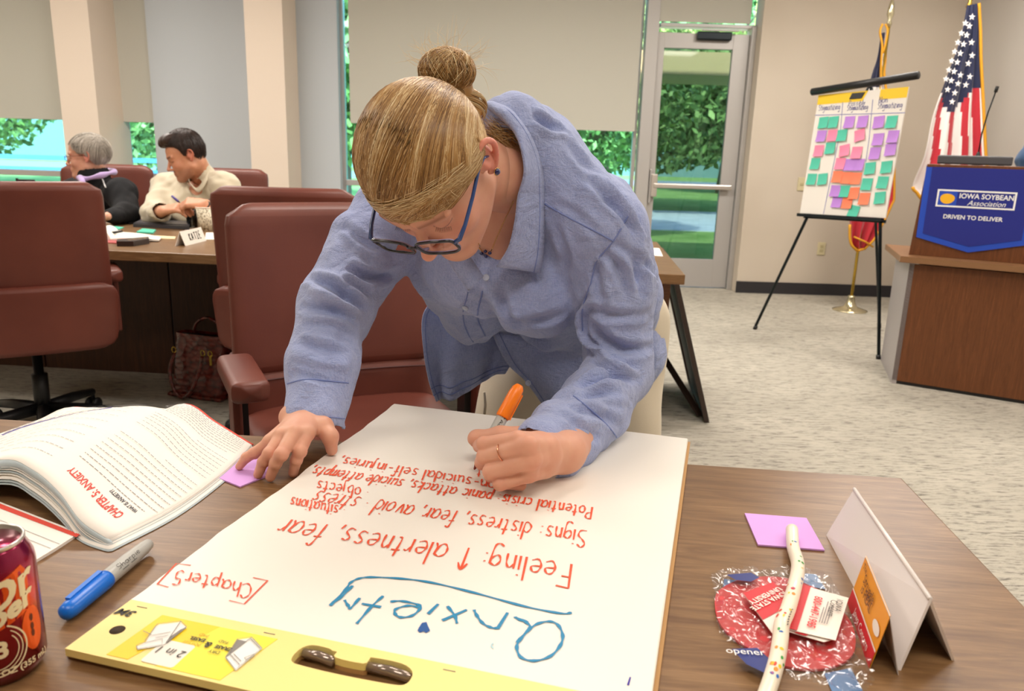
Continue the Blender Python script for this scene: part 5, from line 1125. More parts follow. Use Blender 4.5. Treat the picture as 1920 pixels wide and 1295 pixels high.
# ---- glasses
M_gl = mat('navy_black_acetate', '#10131f', 0.15, coat=.6); M_glb = mat('blue_acetate', '#26457f', 0.2, coat=.6); M_rim = mat('clear_lilac_acetate', '#9c8fb0', 0.15, coat=.5)
gs = empty('glasses'); gs.parent = wm
def hwo(p): return hw(p) - WO
for s in (-1, 1):
    oc = [(s * (.0355 + .0285 * math.copysign(abs(math.cos(a)) ** .45, math.cos(a))), .1215 - abs(s * (.0355 + .0285 * math.cos(a))) ** 2 * 1.6, -.004 + .0185 * math.copysign(abs(math.sin(a)) ** .5, math.sin(a)) + (.0025 if math.cos(a) > 0 else 0)) for a in np.linspace(0, 2 * pi, 37)]
    tube('lens_rim', [hwo(p) for p in oc], .0021, M_gl, gs, 8); tube('rim_edge', [hwo((p[0], p[1] - .0025, p[2] - .001)) for p in oc], .0014, M_rim, gs, 6)
    mesh_obj('lens', [hwo((s * .0355, .1205, -.004))] + [hwo(p) for p in oc[:-1]], [(0, 1 + i, 1 + (i + 1) % 36) for i in range(36)], M_glass_l if 'M_glass_l' in globals() else glass('lens_glass', (.93, .93, .97), 1), gs, True)
    tube('temple', [hwo(p) for p in ((s * .0640, .1145, .004), (s * .0715, .110, .005), (s * .0755, .09, .005), (s * .0775, .05, .004), (s * .0815, .012, .010), (s * .083, -.006, .006), (s * .082, -.018, -.010))], [.0030, .0034, .0028, .0026, .0026, .0024, .002], M_glb, gs, 8)
tube('bridge', [hwo(p) for p in ((-.0075, .1225, .003), (-.003, .1245, .007), (.003, .1245, .007), (.0075, .1225, .003))], .0021, M_gl, gs, 8)
for s in (-1, 1): tube('nose_pad', [hwo((s * .009, .119, -.012)), hwo((s * .011, .115, -.018))], .0022, M_rim, gs, 8)
# lashes, ear stud, necklace
lm = MB()
for s in (-1, 1):
    for t in np.linspace(0, 1, 13):
        x = .022 + .022 * t; y = .0880 - .004 * abs(t - .4); z = -.010; d = np.array([(t - .35) * .6 * s, 1.0, -.55]); d /= np.linalg.norm(d); p = np.array([x * s, y, z]); lm.tube([hwo(p), hwo(p + d * .004 + [0, 0, .0004]), hwo(p + d * .0075 + [0, 0, .0018])], [.0003, .00025, .0001], 4)
o = lm.build('eyelashes', mat('lash_brown', '#2c1d14', .6), wm); o['kind'] = 'stuff'
M_sap = mat('sapphire', '#101c5a', 0.08, coat=1.0); M_gold2 = mat('fine_gold', '#d9b070', 0.2, 1.0)
ep = np.array([.0865, -.004, -.030]); es_ = empty('ear_stud'); es_.parent = wm
V, Fc = lathe_mesh([(0, -.003), (.004, -.002), (.0048, .001), (.003, .0035), (0, .004)], 16); M = Matrix.Translation(Vector(tol(hwo(ep)))) @ Vector(tol(HM @ np.array([.8, .3, .1]))).to_track_quat('Z', 'Y').to_matrix().to_4x4()
mesh_obj('stone', [M @ Vector(v) for v in V], Fc, M_sap, es_, True); tube('setting', [M @ Vector((.0052 * math.cos(a), .0052 * math.sin(a), .0)) for a in np.linspace(0, 2 * pi, 17)], .0007, M_gold2, es_, 6)
bvb = bvh_of(V_, FF)
def onB(pts, lift):
    r = [];
    for p in pts:
        h, n = hit(bvb, p[0], p[1], lift)
        if h is not None and h[1] < 1.34: r.append(h)
    return r
nk_ = empty('necklace'); nk_.parent = wm
for pl in ([(962, 375), (953, 397), (936, 435), (921, 470)], [(896, 455), (900, 464), (904, 472)]):
    P = onB([tuple(q) for q in cr([np.array(p, float) for p in pl], 5)], .0015)
    if len(P) > 2: tube('chain', [p - WO for p in P], .0007, M_gold2, nk_, 5)
for p in ((904, 474), (911, 470), (912, 479), (919, 473)):
    h, n = hit(bvb, p[0], p[1], .003)
    if h is not None: V, Fc = lathe_mesh([(0, -.003), (.0028, -.0015), (.0032, .001), (0, .003)], 10); mesh_obj('pendant_stone', [np.array(v) + h - WO for v in V], Fc, M_sap, nk_, True)
# ---- the orange marker in her hand (a thing of its own)
def marker(name, label, tip, end, barrel_m, cap_m, posted, text_frame=None):
    t = thing(name, label, 'marker', tol(tip)); tip = np.array(tip, float); d = np.array(end, float) - tip; Ln = np.linalg.norm(d); d /= Ln; q = Vector(tol(d)).to_track_quat('Z', 'Y').to_matrix().to_4x4()
    def lz(nm, prof, m, par=t, sx=1.0):
        V, Fc = lathe_mesh(prof, 24); return mesh_obj(nm, [q @ Vector(v) for v in V], Fc, m, par, True)
    return t, lz, d, Ln
M_mgrey = mat('marker_grey', '#b4b3ad', 0.35); M_or = mat('marker_orange', '#ff8412', 0.35); M_bl = mat('marker_blue', '#0a6fd8', 0.3)
mk_, lz, d_, Ln = marker('marker', 'orange and grey permanent marker held upright in the woman\'s writing hand', PT, PE, M_mgrey, M_or, True)
lz('nib', [(.001, 0), (.002, .003), (.003, .006)], mat('nib_dark', '#7a1f10', .6)); lz('front_section', [(.003, .006), (.0056, .012), (.0066, .024), (.0066, .032)], M_or)
lz('barrel', [(.0076, .032), (.0082, .036), (.0084, Ln - .045)], M_mgrey); cp_ = lz('cap', [(.0094, Ln - .052), (.0100, Ln - .050), (.0098, Ln - .014), (.0084, Ln - .004), (.005, Ln + .001), (.0001, Ln + .002)], M_or)
sd = np.cross(d_, [0, -1.0, 0]); sd /= np.linalg.norm(sd); fn_ = np.cross(sd, d_); fn_ = fn_ if fn_[1] < 0 else -fn_
beam('cap_clip', d_ * (Ln - .05) + sd * .0102, d_ * (Ln - .010) + sd * .0096, .0035, .002, M_or, cp_, fn_)
text_on('lettering', 'marker', 0.008, M_black, (d_ * .074 + fn_ * .0087, d_, np.cross(fn_, d_), fn_), mk_) if False else None
ml = MB(); hand_text(ml, 'SAS', d_ * .066 + fn_ * .0087 - sd * .002, d_ * .086 + fn_ * .0087 - sd * .002, .0028, sd, fn_, .0007); ml.build('lettering', M_black, mk_)
# ================================================================== things on the near table
TZ = 0.7402
PA = atz(124, 1214, .753); PU = atz(1290, 827, .753) - atz(744, 755.5, .753); PU[2] = 0; PU /= np.linalg.norm(PU); _a = math.radians(2.0); PU = np.array([PU[0] * math.cos(_a) - PU[1] * math.sin(_a), PU[0] * math.sin(_a) + PU[1] * math.cos(_a), 0]); PW = np.array([-PU[1], PU[0], 0]); UPZ = np.array([0, 0, 1.0])
PWd, PLn = 0.494, 0.714
ep_ = thing('flip_chart_pad', 'large white flip chart pad with orange and blue writing and a yellow header strip', 'pad', tol([PA[0], PA[1], TZ]), math.atan2(PU[1], PU[0]))
def rag(n, a, b, amp, seed):
    rg = np.random.default_rng(seed); ph = rg.uniform(0, 6, 4); t = np.linspace(0, 1, n); d = amp * (np.sin(t * 17 + ph[0]) + .6 * np.sin(t * 41 + ph[1]) + .4 * np.sin(t * 83 + ph[2])); return t, d
t, d = rag(60, 0, 1, .0011, 3)
M_board = mat('tan_chipboard', '#b98f5c', 0.8)
sheetp = [(-.003 + dd, .0775 + tt * (PLn - .0775)) for tt, dd in zip(t, d)] + [(PWd - .001 - dd * .3, PLn - tt * (PLn - .0785)) for tt, dd in zip(t, d)]
M_sheet = mat('easel_paper', '#f0eae0', 0.35, spec=.45)
prism('paper_stack', [(.001, .078), (PWd, .078), (PWd, PLn), (.001, PLn)], .004, .0105, mat('paper_edges', '#e2dccf', .8), ep_)
prism('top_sheet', sheetp, .0107, .0113, M_sheet, ep_)
M_strip = mat('yellow_card', '#f7e190', 0.4, spec=.4); M_print = mat('bright_yellow_print', '#f5d20e', 0.4); M_print2 = mat('lemon_print', '#f8e640', 0.4)
hole = [(.0214 + .0068 * math.cos(a), .0355 + .0068 * math.sin(a)) for a in np.linspace(0, 2 * pi, 25)[:-1]]
hd_ = [(.196, .0425), (.297, .0425)]
hand = [(.190, .050), (.1915, .062), (.199, .0685), (.214, .0685), (.219, .0665), (.2235, .0660), (.2255, .0590), (.252, .0585), (.2545, .0655), (.257, .0685), (.283, .0685), (.2955, .062), (.2985, .052), (.296, .044), (.285, .041), (.240, .0395), (.205, .0405), (.1935, .0425)]
hand = [tuple(q) for q in cr([np.array(p) for p in hand], 3, True)]
prism('backing_board', [(-.004, .004), (PWd + .004, .004), (PWd + .004, PLn + .006), (.0, PLn + .006)], 0, .004, M_board, ep_, holes=[[(x * 1.0, y) for x, y in hole], hand])
prism('header_card', [(-.0015, .0), (PWd, .0), (PWd, .0795), (-.0015, .0795)], .0045, .0118, M_strip, ep_, holes=[hole, hand])
tube('hole_shade', [(.0214, .0355, .0005), (.0214, .0355, .0115)], .0067, mat('hole_dark', '#3a2a16', .8), ep_, 24)  # dark plug: the shade inside the hole put into its colour
fr0 = (np.array([0, 0, .0119]), np.array([1.0, 0, 0]), np.array([0, 1.0, 0]), UPZ)
prism('printed_panel', [(.044, .0665), (.106, .0665), (.094, .036), (.0705, .0365), (.060, .0035), (.0385, .0035)], 0, .0003, M_print, ep_, fr0)
prism('printed_panel', [(.106, .0665), (.165, .0665), (.150, .0035), (.088, .0035), (.103, .036), (.094, .036)], 0, .0003, M_print2, ep_, fr0)
prism('printed_panel', rrect(.0715, .0045, .1035, .036, .003), 0.0003, .0006, M_white, ep_, fr0)
def tfr(x, y, z=.0127): return (np.array([x, y, z]), np.array([-1.0, 0, 0]), np.array([0, -1.0, 0]), UPZ)
M_tx = mat('print_black', '#2a2622', 0.6)
text_on('lettering', '3M', 0.0125, M_tx, tfr(.0105, .0595, .0120), ep_, bold=.0004, shear=.2, sx=1.15)
text_on('lettering', '2 in 1', 0.0125, M_tx, tfr(.0885, .022, .0127), ep_, shear=.1)
text_on('lettering', 'DRY', 0.0056, M_tx, tfr(.124, .033), ep_); text_on('lettering', 'ERASE', 0.0060, M_tx, tfr(.128, .0400), ep_, bold=.0002); text_on('lettering', 'PAD', 0.0050, M_tx, tfr(.123, .0475), ep_)
text_on('lettering', '&', 0.010, M_tx, tfr(.1125, .0400), ep_, bold=.0003); text_on('lettering', 'EASEL', 0.0060, M_tx, tfr(.099, .0440), ep_, bold=.0002); text_on('lettering', 'POST-IT', 0.0050, mat('print_ochre', '#b8860b', .6), tfr(.098, .0375), ep_); text_on('lettering', 'PAD', 0.0050, mat('print_ochre', '#b8860b', .6), tfr(.101, .0505), ep_)
# the two little drawings of the pad standing up and lying as an easel
M_gl1 = mat('print_grey', '#8b8580', .6); M_dw = mat('print_white', '#f4f1ea', .6)
def drawing(polys, lines, z=.0128):
    for k, p in enumerate(polys): prism('printed_drawing', p, 0, .0002, M_dw if k % 2 == 0 else M_gl1, ep_, (np.array([0, 0, z + .0003 * k]), fr0[1], fr0[2], UPZ))
    mb = MB()
    for ln in lines: ribbon(mb, [np.array([x, y, z + .0008]) for x, y in ln], .0007, UPZ, taper=False)
    mb.build('drawing_lines', M_gl1, ep_)
def pxl(zx, zy): p = atz(200 + zx / 5.333, 1080 + zy / 5.333, .7525) - PA; return (float(p @ PU), float(p @ PW))
def PX(*pts): return [pxl(*p) for p in pts]
drawing([PX((295, 710), (390, 665), (480, 515), (530, 485), (740, 462), (800, 520), (590, 680), (550, 700), (310, 740)), PX((740, 540), (795, 520), (600, 680), (640, 610))], [PX((380, 665), (510, 490), (742, 462), (800, 518), (590, 685)), PX((742, 465), (595, 680)), PX((300, 710), (330, 690), (560, 640), (555, 700), (310, 742), (300, 710)), PX((455, 605), (640, 572)), PX((490, 630), (620, 605)), PX((365, 560), (450, 600))])
drawing([PX((1190, 825), (1310, 640), (1450, 622), (1555, 730), (1470, 800), (1290, 950)), PX((1310, 640), (1400, 660), (1230, 790), (1200, 815))], [PX((1190, 825), (1310, 640), (1450, 622), (1555, 735), (1480, 790), (1290, 948), (1190, 825)), PX((1450, 625), (1200, 815)), PX((1230, 790), (1330, 900)), PX((1270, 790), (1345, 865)), PX((1380, 830), (1470, 795), (1475, 820), (1390, 850), (1380, 830)), PX((1440, 640), (1535, 735))])
# folded clear handle rails seen in the cut-out
for a, b in ((.193, .224), (.2545, .296)): tube('handle_rail', [(a, .0625, .0065), ((a + b) / 2, .0622, .0068), (b, .0595, .0062)], [.0042, .0046, .0042], mat('clear_brown_plastic', '#8d7c70', 0.15, .5, coat=.5), ep_, 10)
for x0 in (.012, .148, .32): tube('staple', [(x0, .0715, .012), (x0 + .011, .0715, .0121)], .0004, M_gl1, ep_, 5)
# handwriting, traced on the sheet's plane
M_orink = mat('ink_orange', '#e2522c', 0.6); M_blink = mat('ink_teal_blue', '#1583b0', 0.5); M_purp = mat('ink_purple', '#33209a', .6)
PZ = TZ + .0116
OFF = np.array([PA[0], PA[1], TZ])
Minv = np.stack([PU, PW, UPZ])
def onpad(x, y): return Minv @ (atz(x, y, PZ) - OFF)
def z7(zx, zy): return onpad(600 + zx / 2.6157, 800 + zy / 2.6157)
def pad_text(s, a, b, capvec, wd, m=M_orink, split=True):
    """one object per word: a, b = photo pixels of the baseline's ends, capvec = pixel vector from baseline to the x-height line"""
    p0, p1 = onpad(*a), onpad(*b); upv = onpad(a[0] + capvec[0], a[1] + capvec[1]) - p0; xh = np.linalg.norm(upv); upv /= xh
    _, W = strokes(s); x = 0
    for w in s.split(' '):
        _, ww = strokes(w); mb = MB(); hand_text(mb, w, p0 + (p1 - p0) * x / W, p0 + (p1 - p0) * (x + ww) / W, xh, upv, UPZ, wd); mb.build('handwriting', m, ep_); x += ww + GW[' '] + .08
pad_text('Feeling: ^ alertness, fear', (1074, 1058), (533, 972), (-3, 26), .0026)
pad_text('Signs: distress, fear, avoid \u00b7 stress', (1100, 996), (592, 920), (-3, 19), .0024)
pad_text('\u00b7 objects', (692, 917), (594, 900), (-2, 13), .0022); pad_text('\u00b7 situations', (648, 950), (544, 932), (-2, 13), .0022)
pad_text('Potential crisis: panic attacks, suicide attempts,', (1112, 951), (588, 874), (-2, 13), .0026)
pad_text('non-suicidal self-injuries,', (944, 905), (640, 856), (-2, 12), .0026); pad_text('list', (922, 884), (893, 879), (-1, 9), .0020)
pad_text('Chapter5', (474, 1096), (330, 1068), (-4, 16), .0018)
mb = MB()
for ln in ([(1465, 15), (1610, 45), (1375, 280), (1225, 243)],): ribbon(mb, [onpad(200 + x / 5.333, 1080 + y / 5.333) for x, y in ln], .0018, UPZ)
mb.build('bracket', M_orink, ep_); mb = MB(); ribbon(mb, [onpad(x / 2.333, 740 + y / 2.333) for x, y in ((835, 746), (772, 738), (688, 828), (738, 842))], .0018, UPZ); mb.build('bracket', M_orink, ep_)
ANX = [[[(1020, 960), (960, 935), (975, 945), (1010, 960), (1030, 985), (985, 1040), (965, 1080), (985, 1130), (1050, 1148), (1130, 1125), (1180, 1070), (1190, 1020), (1165, 970), (1120, 955), (1060, 970), (1010, 1010), (965, 1060)]],
    [[(920, 912), (870, 992)], [(872, 988), (840, 985), (800, 965), (772, 930), (755, 898)]], [[(720, 898), (600, 950)], [(625, 880), (660, 925), (672, 965)]], [[(580, 870), (530, 918)]],
    [[(345, 858), (400, 855), (480, 872), (492, 890), (455, 925), (400, 935), (370, 920), (372, 895), (430, 878), (485, 885)]], [[(310, 830), (255, 880), (180, 966)], [(205, 868), (300, 885)]], [[(195, 840), (150, 890), (140, 880), (120, 850)], [(160, 780), (110, 830), (50, 878)]],
    [[(1235, 912), (1180, 915), (1000, 880), (760, 815), (550, 765), (400, 745), (250, 738), (190, 745), (150, 765), (125, 800), (50, 878)]]]
for g_ in ANX:
    mb = MB()
    for st in g_: ribbon(mb, cr([z7(*p) for p in st], 5) if len(st) > 2 else [z7(*p) for p in st], .0036, UPZ, .0005)
    mb.build('handwriting', M_blink, ep_)
hp = [z7(*p) for p in ((500, 962), (522, 958), (530, 978), (540, 1000), (520, 1012), (508, 1003), (490, 1010), (478, 1000), (485, 985))]
mesh_obj('heart_dot', [p + [0, 0, .0004] for p in hp], [tuple(range(len(hp)))], mat('ink_deep_blue', '#0d4f96', .5), ep_)
mb = MB(); ribbon(mb, [z7(1522, 1228), z7(1510, 1268)], .0016, UPZ); mb.build('pen_tick', M_purp, ep_)
mb = MB(); ribbon(mb, cr([z7(850, 1062), z7(840, 1072), z7(850, 1088)], 4), .0016, UPZ); mb.build('ink_smudge', mat('ink_pale', '#a9d0da', .7), ep_)
# ---- soda can
CX = atz(122, 1262, TZ); canX = -0.4255; canY = 0.572
cn_ = thing('soda_can', 'dark red soda can with its tab opened, at the left edge of the table', 'can', (canX, canY, TZ), math.radians(0))
M_can = mat('can_red', '#8a0f22', 0.22, .75, coat=.5); M_tin = mat('aluminium', '#c9c6c0', 0.28, .9)
cv = coords(M_can, 'Object'); sp = N(M_can, 'ShaderNodeSeparateXYZ'); L(M_can, cv, sp.inputs[0]); mr = N(M_can, 'ShaderNodeMath', operation='MULTIPLY'); mr.inputs[1].default_value = 8.2; L(M_can, sp.outputs[2], mr.inputs[0])
L(M_can, ramp(M_can, mr.outputs[0], [(0.1, '#7a0c16'), (0.45, '#9a1420'), (0.62, '#c8321e'), (0.72, '#a81430'), (0.9, '#8e1040')]), B(M_can).inputs['Base Color'])
Rc = .0331
lathe('body', [(.024, .003), (.0265, .0), (.0278, .0012), (.0322, .0095), (Rc, .0125), (Rc, .0985), (.0325, .1035), (.0300, .1100), (.0272, .1155), (.0266, .1172)], M_can, cn_, 56)
lathe('rim', [(.0266, .1170), (.0276, .1185), (.0276, .1205), (.0266, .1215), (.0252, .1205), (.0246, .1165), (.0235, .1150), (.0225, .1158), (.0001, .1158)], M_tin, cn_, 48)
lathe('base_rim', [(.0230, .0035), (.0262, -.0002), (.0268, .0010)], M_tin, cn_, 40)
an = math.radians(-25); ou = lambda x, y: (x * math.cos(an) - y * math.sin(an), x * math.sin(an) + y * math.cos(an))
prism('mouth_opening', [ou(.0115 + .0095 * math.cos(a), .0085 * math.sin(a) * (1 + .15 * math.cos(a))) for a in np.linspace(0, 2 * pi, 28)[:-1]], .1158, .1162, mat('can_inside', '#0c0608', .6), cn_)
tabo = [ou(-.006 + .0125 * math.cos(a), .0080 * math.sin(a)) for a in np.linspace(0, 2 * pi, 28)[:-1]]; tabh = [ou(-.0115 + .0042 * math.cos(a), .0046 * math.sin(a)) for a in np.linspace(0, 2 * pi, 16)[:-1]]
prism('pull_tab', tabo, .1165, .1180, M_tin, cn_, holes=[tabh]); V, Fc = lathe_mesh([(.003, .118), (.0025, .1192), (0, .1194)], 12); q = ou(-.0005, 0); mesh_obj('rivet', [(v[0] + q[0], v[1] + q[1], v[2]) for v in V], Fc, M_tin, cn_, True)
def on_can(name, V, Fc, th0, z0, m, lift=.0004, R=Rc):
    bm = bmesh.new(); vs = [bm.verts.new((x, y, 0)) for x, y in V]
    for f in Fc:
        try: bm.faces.new([vs[i] for i in f])
        except ValueError: pass
    for _ in range(3):
        es = [e for e in bm.edges if e.calc_length() > .0045]
        if not es: break
        bmesh.ops.subdivide_edges(bm, edges=es, cuts=1); bmesh.ops.triangulate(bm, faces=bm.faces)
    for v in bm.verts: a = th0 + v.co.x / R; z = z0 + v.co.y; v.co = Vector(((R + lift) * math.sin(a), -(R + lift) * math.cos(a), z))
    return bm_obj(name, bm, m, cn_)
M_cwh = mat('can_cream_print', '#f0dfb4', .4); M_cor = mat('can_orange_print', '#e8591c', .35, .3); M_cdk = mat('can_maroon_print', '#5a0a10', .35, .3)
def sk_(P, k): return [(x, y + x * k) for x, y in P]
th = math.radians(35)
band = sk_([(-.034, -.010), (.030, -.012), (.031, .020), (.026, .030), (-.034, .026)], .42); on_can('logo_field', band, [tuple(range(5))], th - .1, .063, M_cor, .0002)
for s_, sz, x, y in (('Dr', .034, .0115, .014), ('Pepper', .0245, -.006, -.0015)):
    V, Fc = text_mesh(s_, sz, .0011); on_can('lettering', sk_([(a + x, b + y) for a, b in V], .42), Fc, th, .066, M_cwh, .0006)
def ringp(r0, r1, a0, a1, n=30): t = np.linspace(a0, a1, n); return [(r1 * math.cos(a), r1 * math.sin(a)) for a in t] + [(r0 * math.cos(a), r0 * math.sin(a)) for a in t[::-1]], [(i, i + 1, 2 * n - 2 - i, 2 * n - 1 - i) for i in range(n - 1)]
for r0, r1, a0, a1 in ((.0225, .0238, -2.6, 1.1), (.0195, .0203, -2.4, .9), (.0165, .0173, -2.2, .7)):
    P, Fc = ringp(r0, r1, a0, a1, 26); on_can('emblem_ring', P, Fc, th - .12, .036, M_cwh, .0005)
V, Fc = text_mesh('23', .020, .0008); on_can('lettering', V, Fc, th - .12, .036, M_cwh, .0006)
V, Fc = text_mesh('12 FL OZ (355 mL)', .0075, .0002); on_can('lettering', V, Fc, th + .28, .0155, M_cwh, .0005)
P = [(.008 * math.cos(a) * 1.2, .020 * math.sin(a)) for a in np.linspace(0, 2 * pi, 24)[:-1]]; on_can('printed_swirl', P, [tuple(range(len(P)))], th + .80, .044, M_cor, .0003)
for q in (-.4, 0, .5): P = [(.0016 * math.cos(a), .0035 * math.sin(a)) for a in np.linspace(0, 2 * pi, 10)[:-1]]; on_can('printed_spot', P, [tuple(range(len(P)))], th + .78, .046 + q * .016, M_cdk, .0006)
# ---- blue marker lying on the table
T0 = atz(112, 1160, TZ + .0085); T1 = atz(282, 1019, TZ + .0085); T0[2] = T1[2] = TZ + .0099; dd_ = (T1 - T0) / np.linalg.norm(T1 - T0); T0 = T1 - dd_ * .140
bmk, lz, d_, Ln = marker('marker', 'blue-capped grey permanent marker lying beside the soda can', T0, T1, M_mgrey, M_bl, False)
c_ = lz('cap', [(.0001, -.0005), (.004, 0), (.0075, .003), (.0088, .010), (.0098, .060), (.0094, .064)], M_bl); lz('barrel', [(.0080, .062), (.0086, .066), (.0084, .10), (.0072, .128), (.0058, .137), (.003, .1398), (.0001, .140)], M_mgrey)
sdn = np.cross(d_, UPZ); beam('cap_clip', d_ * .012 + UPZ * .0090 - sdn * .003, d_ * .060 + UPZ * .0103 - sdn * .003, .005, .0022, M_bl, c_, UPZ)
ml = MB(); tf = cO - T0; tf = tf - d_ * (tf @ d_); tf /= np.linalg.norm(tf); tu = np.cross(tf, d_); tu = tu
hand_text(ml, 'Sharpie', d_ * .074 + tf * .0087 - tu * .001, d_ * .112 + tf * .0087 - tu * .001, .0032, tu, tf, .0006); ml.build('lettering', M_tx, bmk)
ml = MB()
for k in range(2): ribbon(ml, [d_ * (.078 + .014 * k) + tf * .0087 - tu * .0035, d_ * (.088 + .014 * k) + tf * .0087 - tu * .0035], .0006, tf, taper=False)
ml.build('fine_print', M_tx, bmk)
# ---- sticky notes on the table
M_pur = mat('note_purple', '#d7a2e6', 0.7)
def note(pts, lab, n=10, lift=.0):
    o = thing('sticky_note', lab, 'sticky note', tol([*np.mean([atz(x, y, TZ)[:2] for x, y in pts], 0), TZ])); oo = np.array(o.location); P = [atz(x, y, TZ + .001) - oo for x, y in pts]
    V = [p + [0, 0, -.0008] for p in P] + [p + [0, 0, .0012] for p in P]; mesh_obj('paper', V, [(3, 2, 1, 0), (4, 5, 6, 7), (0, 1, 5, 4), (1, 2, 6, 5), (2, 3, 7, 6), (3, 0, 4, 7)], M_pur, o); return o
note([(1421, 1022), (1546, 1032), (1512, 972), (1396, 963)], 'purple sticky note lying on the table behind the speckled tube'); note([(400, 893), (450, 913), (520, 885), (470, 850)], 'purple sticky note under the woman\'s spread fingers')
# ---- books: the open workbook and the booklet beneath the can
M_pg = mat('book_page', '#f5efe6', 0.75); M_pgs = mat('page_edges_blue_grey', '#b9c4c8', 0.8); M_red = mat('red_cover_edge', '#e2412a', 0.6); M_grey = mat('body_print', '#8a8484', 0.8)
bk = thing('open_workbook', 'thick open workbook turned to chapter 5 with bent pages and red cover edge', 'book', (0, 0, 0))
# rows run along the spine (photo: lower left to upper right); columns across the page
def bz(x, y, z): return atz(x, y, TZ + z)
GR = [  # for each line across the book: points (px, py, height)
 [(-330, 985, .030), (-150, 905, .036), (0, 862, .046), (60, 880, .047), (110, 922, .036), (150, 975, .018), (193, 1005, .008), (208, 1013, .003)],
 [(-200, 935, .020), (-60, 860, .026), (80, 812, .044), (150, 822, .045), (205, 858, .034), (262, 905, .017), (310, 945, .008), (326, 953, .003)],
 [(-120, 878, .012), (20, 812, .018), (150, 775, .038), (235, 775, .041), (300, 805, .031), (345, 850, .016), (392, 886, .008), (408, 895, .003)],
 [(-60, 848, .006), (60, 796, .010), (200, 768, .022), (275, 762, .036), (345, 780, .030), (392, 818, .016), (440, 846, .008), (456, 852, .003)],
 [(-20, 820, .003), (70, 788, .004), (137, 763, .006), (262, 781, .006), (345, 757, .028), (400, 790, .018), (458, 826, .008), (472, 834, .003)]]
rows = [cr([np.array(bz(*p)) for p in r], 5) for r in GR]; cols = list(zip(*rows)); G = [cr(list(c), 5) for c in cols]; nr = len(G[0]); nc = len(G)
V = [G[j][i] for i in range(nr) for j in range(nc)]; Fq = [(i * nc + j, i * nc + j + 1, (i + 1) * nc + j + 1, (i + 1) * nc + j) for i in range(nr - 1) for j in range(nc - 1)]
pg = mesh_obj('open_page', V, [f[::-1] for f in Fq], M_pg, bk, True); sd_ = pg.modifiers.new('s', 'SOLIDIFY'); sd_.thickness = .0006; sd_.offset = -1
def bp(u, v):
    """u across (0..1), v along the spine (0..1)"""
    x = u * (nc - 1); y = v * (nr - 1); j = min(int(x), nc - 2); i = min(int(y), nr - 2); a, b = x - j, y - i; return (G[j][i] * (1 - a) + G[j + 1][i] * a) * (1 - b) + (G[j][i + 1] * (1 - a) + G[j + 1][i + 1] * a) * b
for k in range(9):    # stacked page blocks under the curled page, their edges stepping out to the front
    dz = -.0011 * (k + 1); st = .0022 * (k + 1); V = []
    for i in range(nr):
        for j in range(nc):
            p = G[j][i] + np.array([.0008 * (k + 1), -.0014 * (k + 1), 0]) * (1 if k < 6 else 1.5) ; z = max(p[2] - .0010 * (k + 1) * (1 + 2.2 * math.sin(pi * min(1, j / (nc - 1)))), TZ + .0003 + .0002 * (8 - k)); V.append((p[0], p[1], z))
    o = mesh_obj('page_block', V, [f[::-1] for f in Fq], [M_pg, M_pgs][k % 3 == 1 or k == 8], bk, True); sd_ = o.modifiers.new('s', 'SOLIDIFY'); sd_.thickness = .0006; sd_.offset = -1
V = []
for i in range(nr):
    for j in range(nc): p = G[j][i]; V.append((p[0], p[1], p[2]))
edge = [G[j][-1] + np.array([0, .0012, .0002]) for j in range(nc)]
rbm = MB(); e2 = [p + np.array([.001, .0055, -.0015]) for p in edge]; rbm.add(edge + e2, [(i, i + 1, nc + i + 1, nc + i) for i in range(nc - 1)]); rc_ = rbm.build('cover_edge', M_red, bk, True); sd_ = rc_.modifiers.new('s', 'SOLIDIFY'); sd_.thickness = .0015
fe = [G[j][0] for j in range(nc)]; fb_ = [np.array([p[0] + .004, p[1] - .004, max(TZ + .001, p[2] - .010)]) for p in fe]
rbm = MB(); rbm.add(fe + fb_, [(i, i + 1, nc + i + 1, nc + i) for i in range(nc - 1)]); o = rbm.build('page_edges', M_pgs, bk, True); sd_ = o.modifiers.new('s', 'SOLIDIFY'); sd_.thickness = .001
# printed text lines running across the page (unreadable in the photo)
rgb_ = np.random.default_rng(3); tb_ = MB()
for k in range(28):
    v = .17 + k * .0285; 
    if k in (9, 17): continue
    u1 = .90 if k % 9 else .84; u0 = .50 if k not in (8, 16) else .70
    u = u1
    while u > u0:
        w = rgb_.uniform(.006, .022); a, b = u, max(u - w, u0); pts = [bp(a + (b - a) * t, v + .0) + [0, 0, .0009] for t in (0, .5, 1)]; ribbon(tb_, pts, .0009, UPZ, taper=False); u = b - .005
o = tb_.build('printed_text', M_grey, bk); o['kind'] = 'stuff'
tb_ = MB()
for k in range(14):
    v = .10 + k * .058; u = .43
    while u > .08:
        w = rgb_.uniform(.006, .02); pts = [bp(max(u - w * t, .05), v) + [0, 0, .0009] for t in (0, .5, 1)]; ribbon(tb_, pts, .0008, UPZ, taper=False); u -= w + .006
o = tb_.build('printed_text', M_grey, bk); o['kind'] = 'stuff'
rbm = MB(); ribbon(rbm, [bp(u, .62) + [0, 0, .001] for u in np.linspace(.10, .33, 10)], .006, UPZ, taper=False); rbm.build('heading_bar', mat('print_violet', '#5b57a0', .7), bk)
def book_text(s, size, u0, u1, v, m, hgt, bold=0):
    V, Fc = text_mesh(s, 1.0, bold); xs = [x for x, y in V]; x0_, x1_ = min(xs), max(xs); W = []
    for x, y in V: t = (x - x0_) / (x1_ - x0_); W.append(bp(u0 + (u1 - u0) * t, v - y * hgt) + [0, 0, .0012])
    mesh_obj('lettering', W, Fc, m, bk)
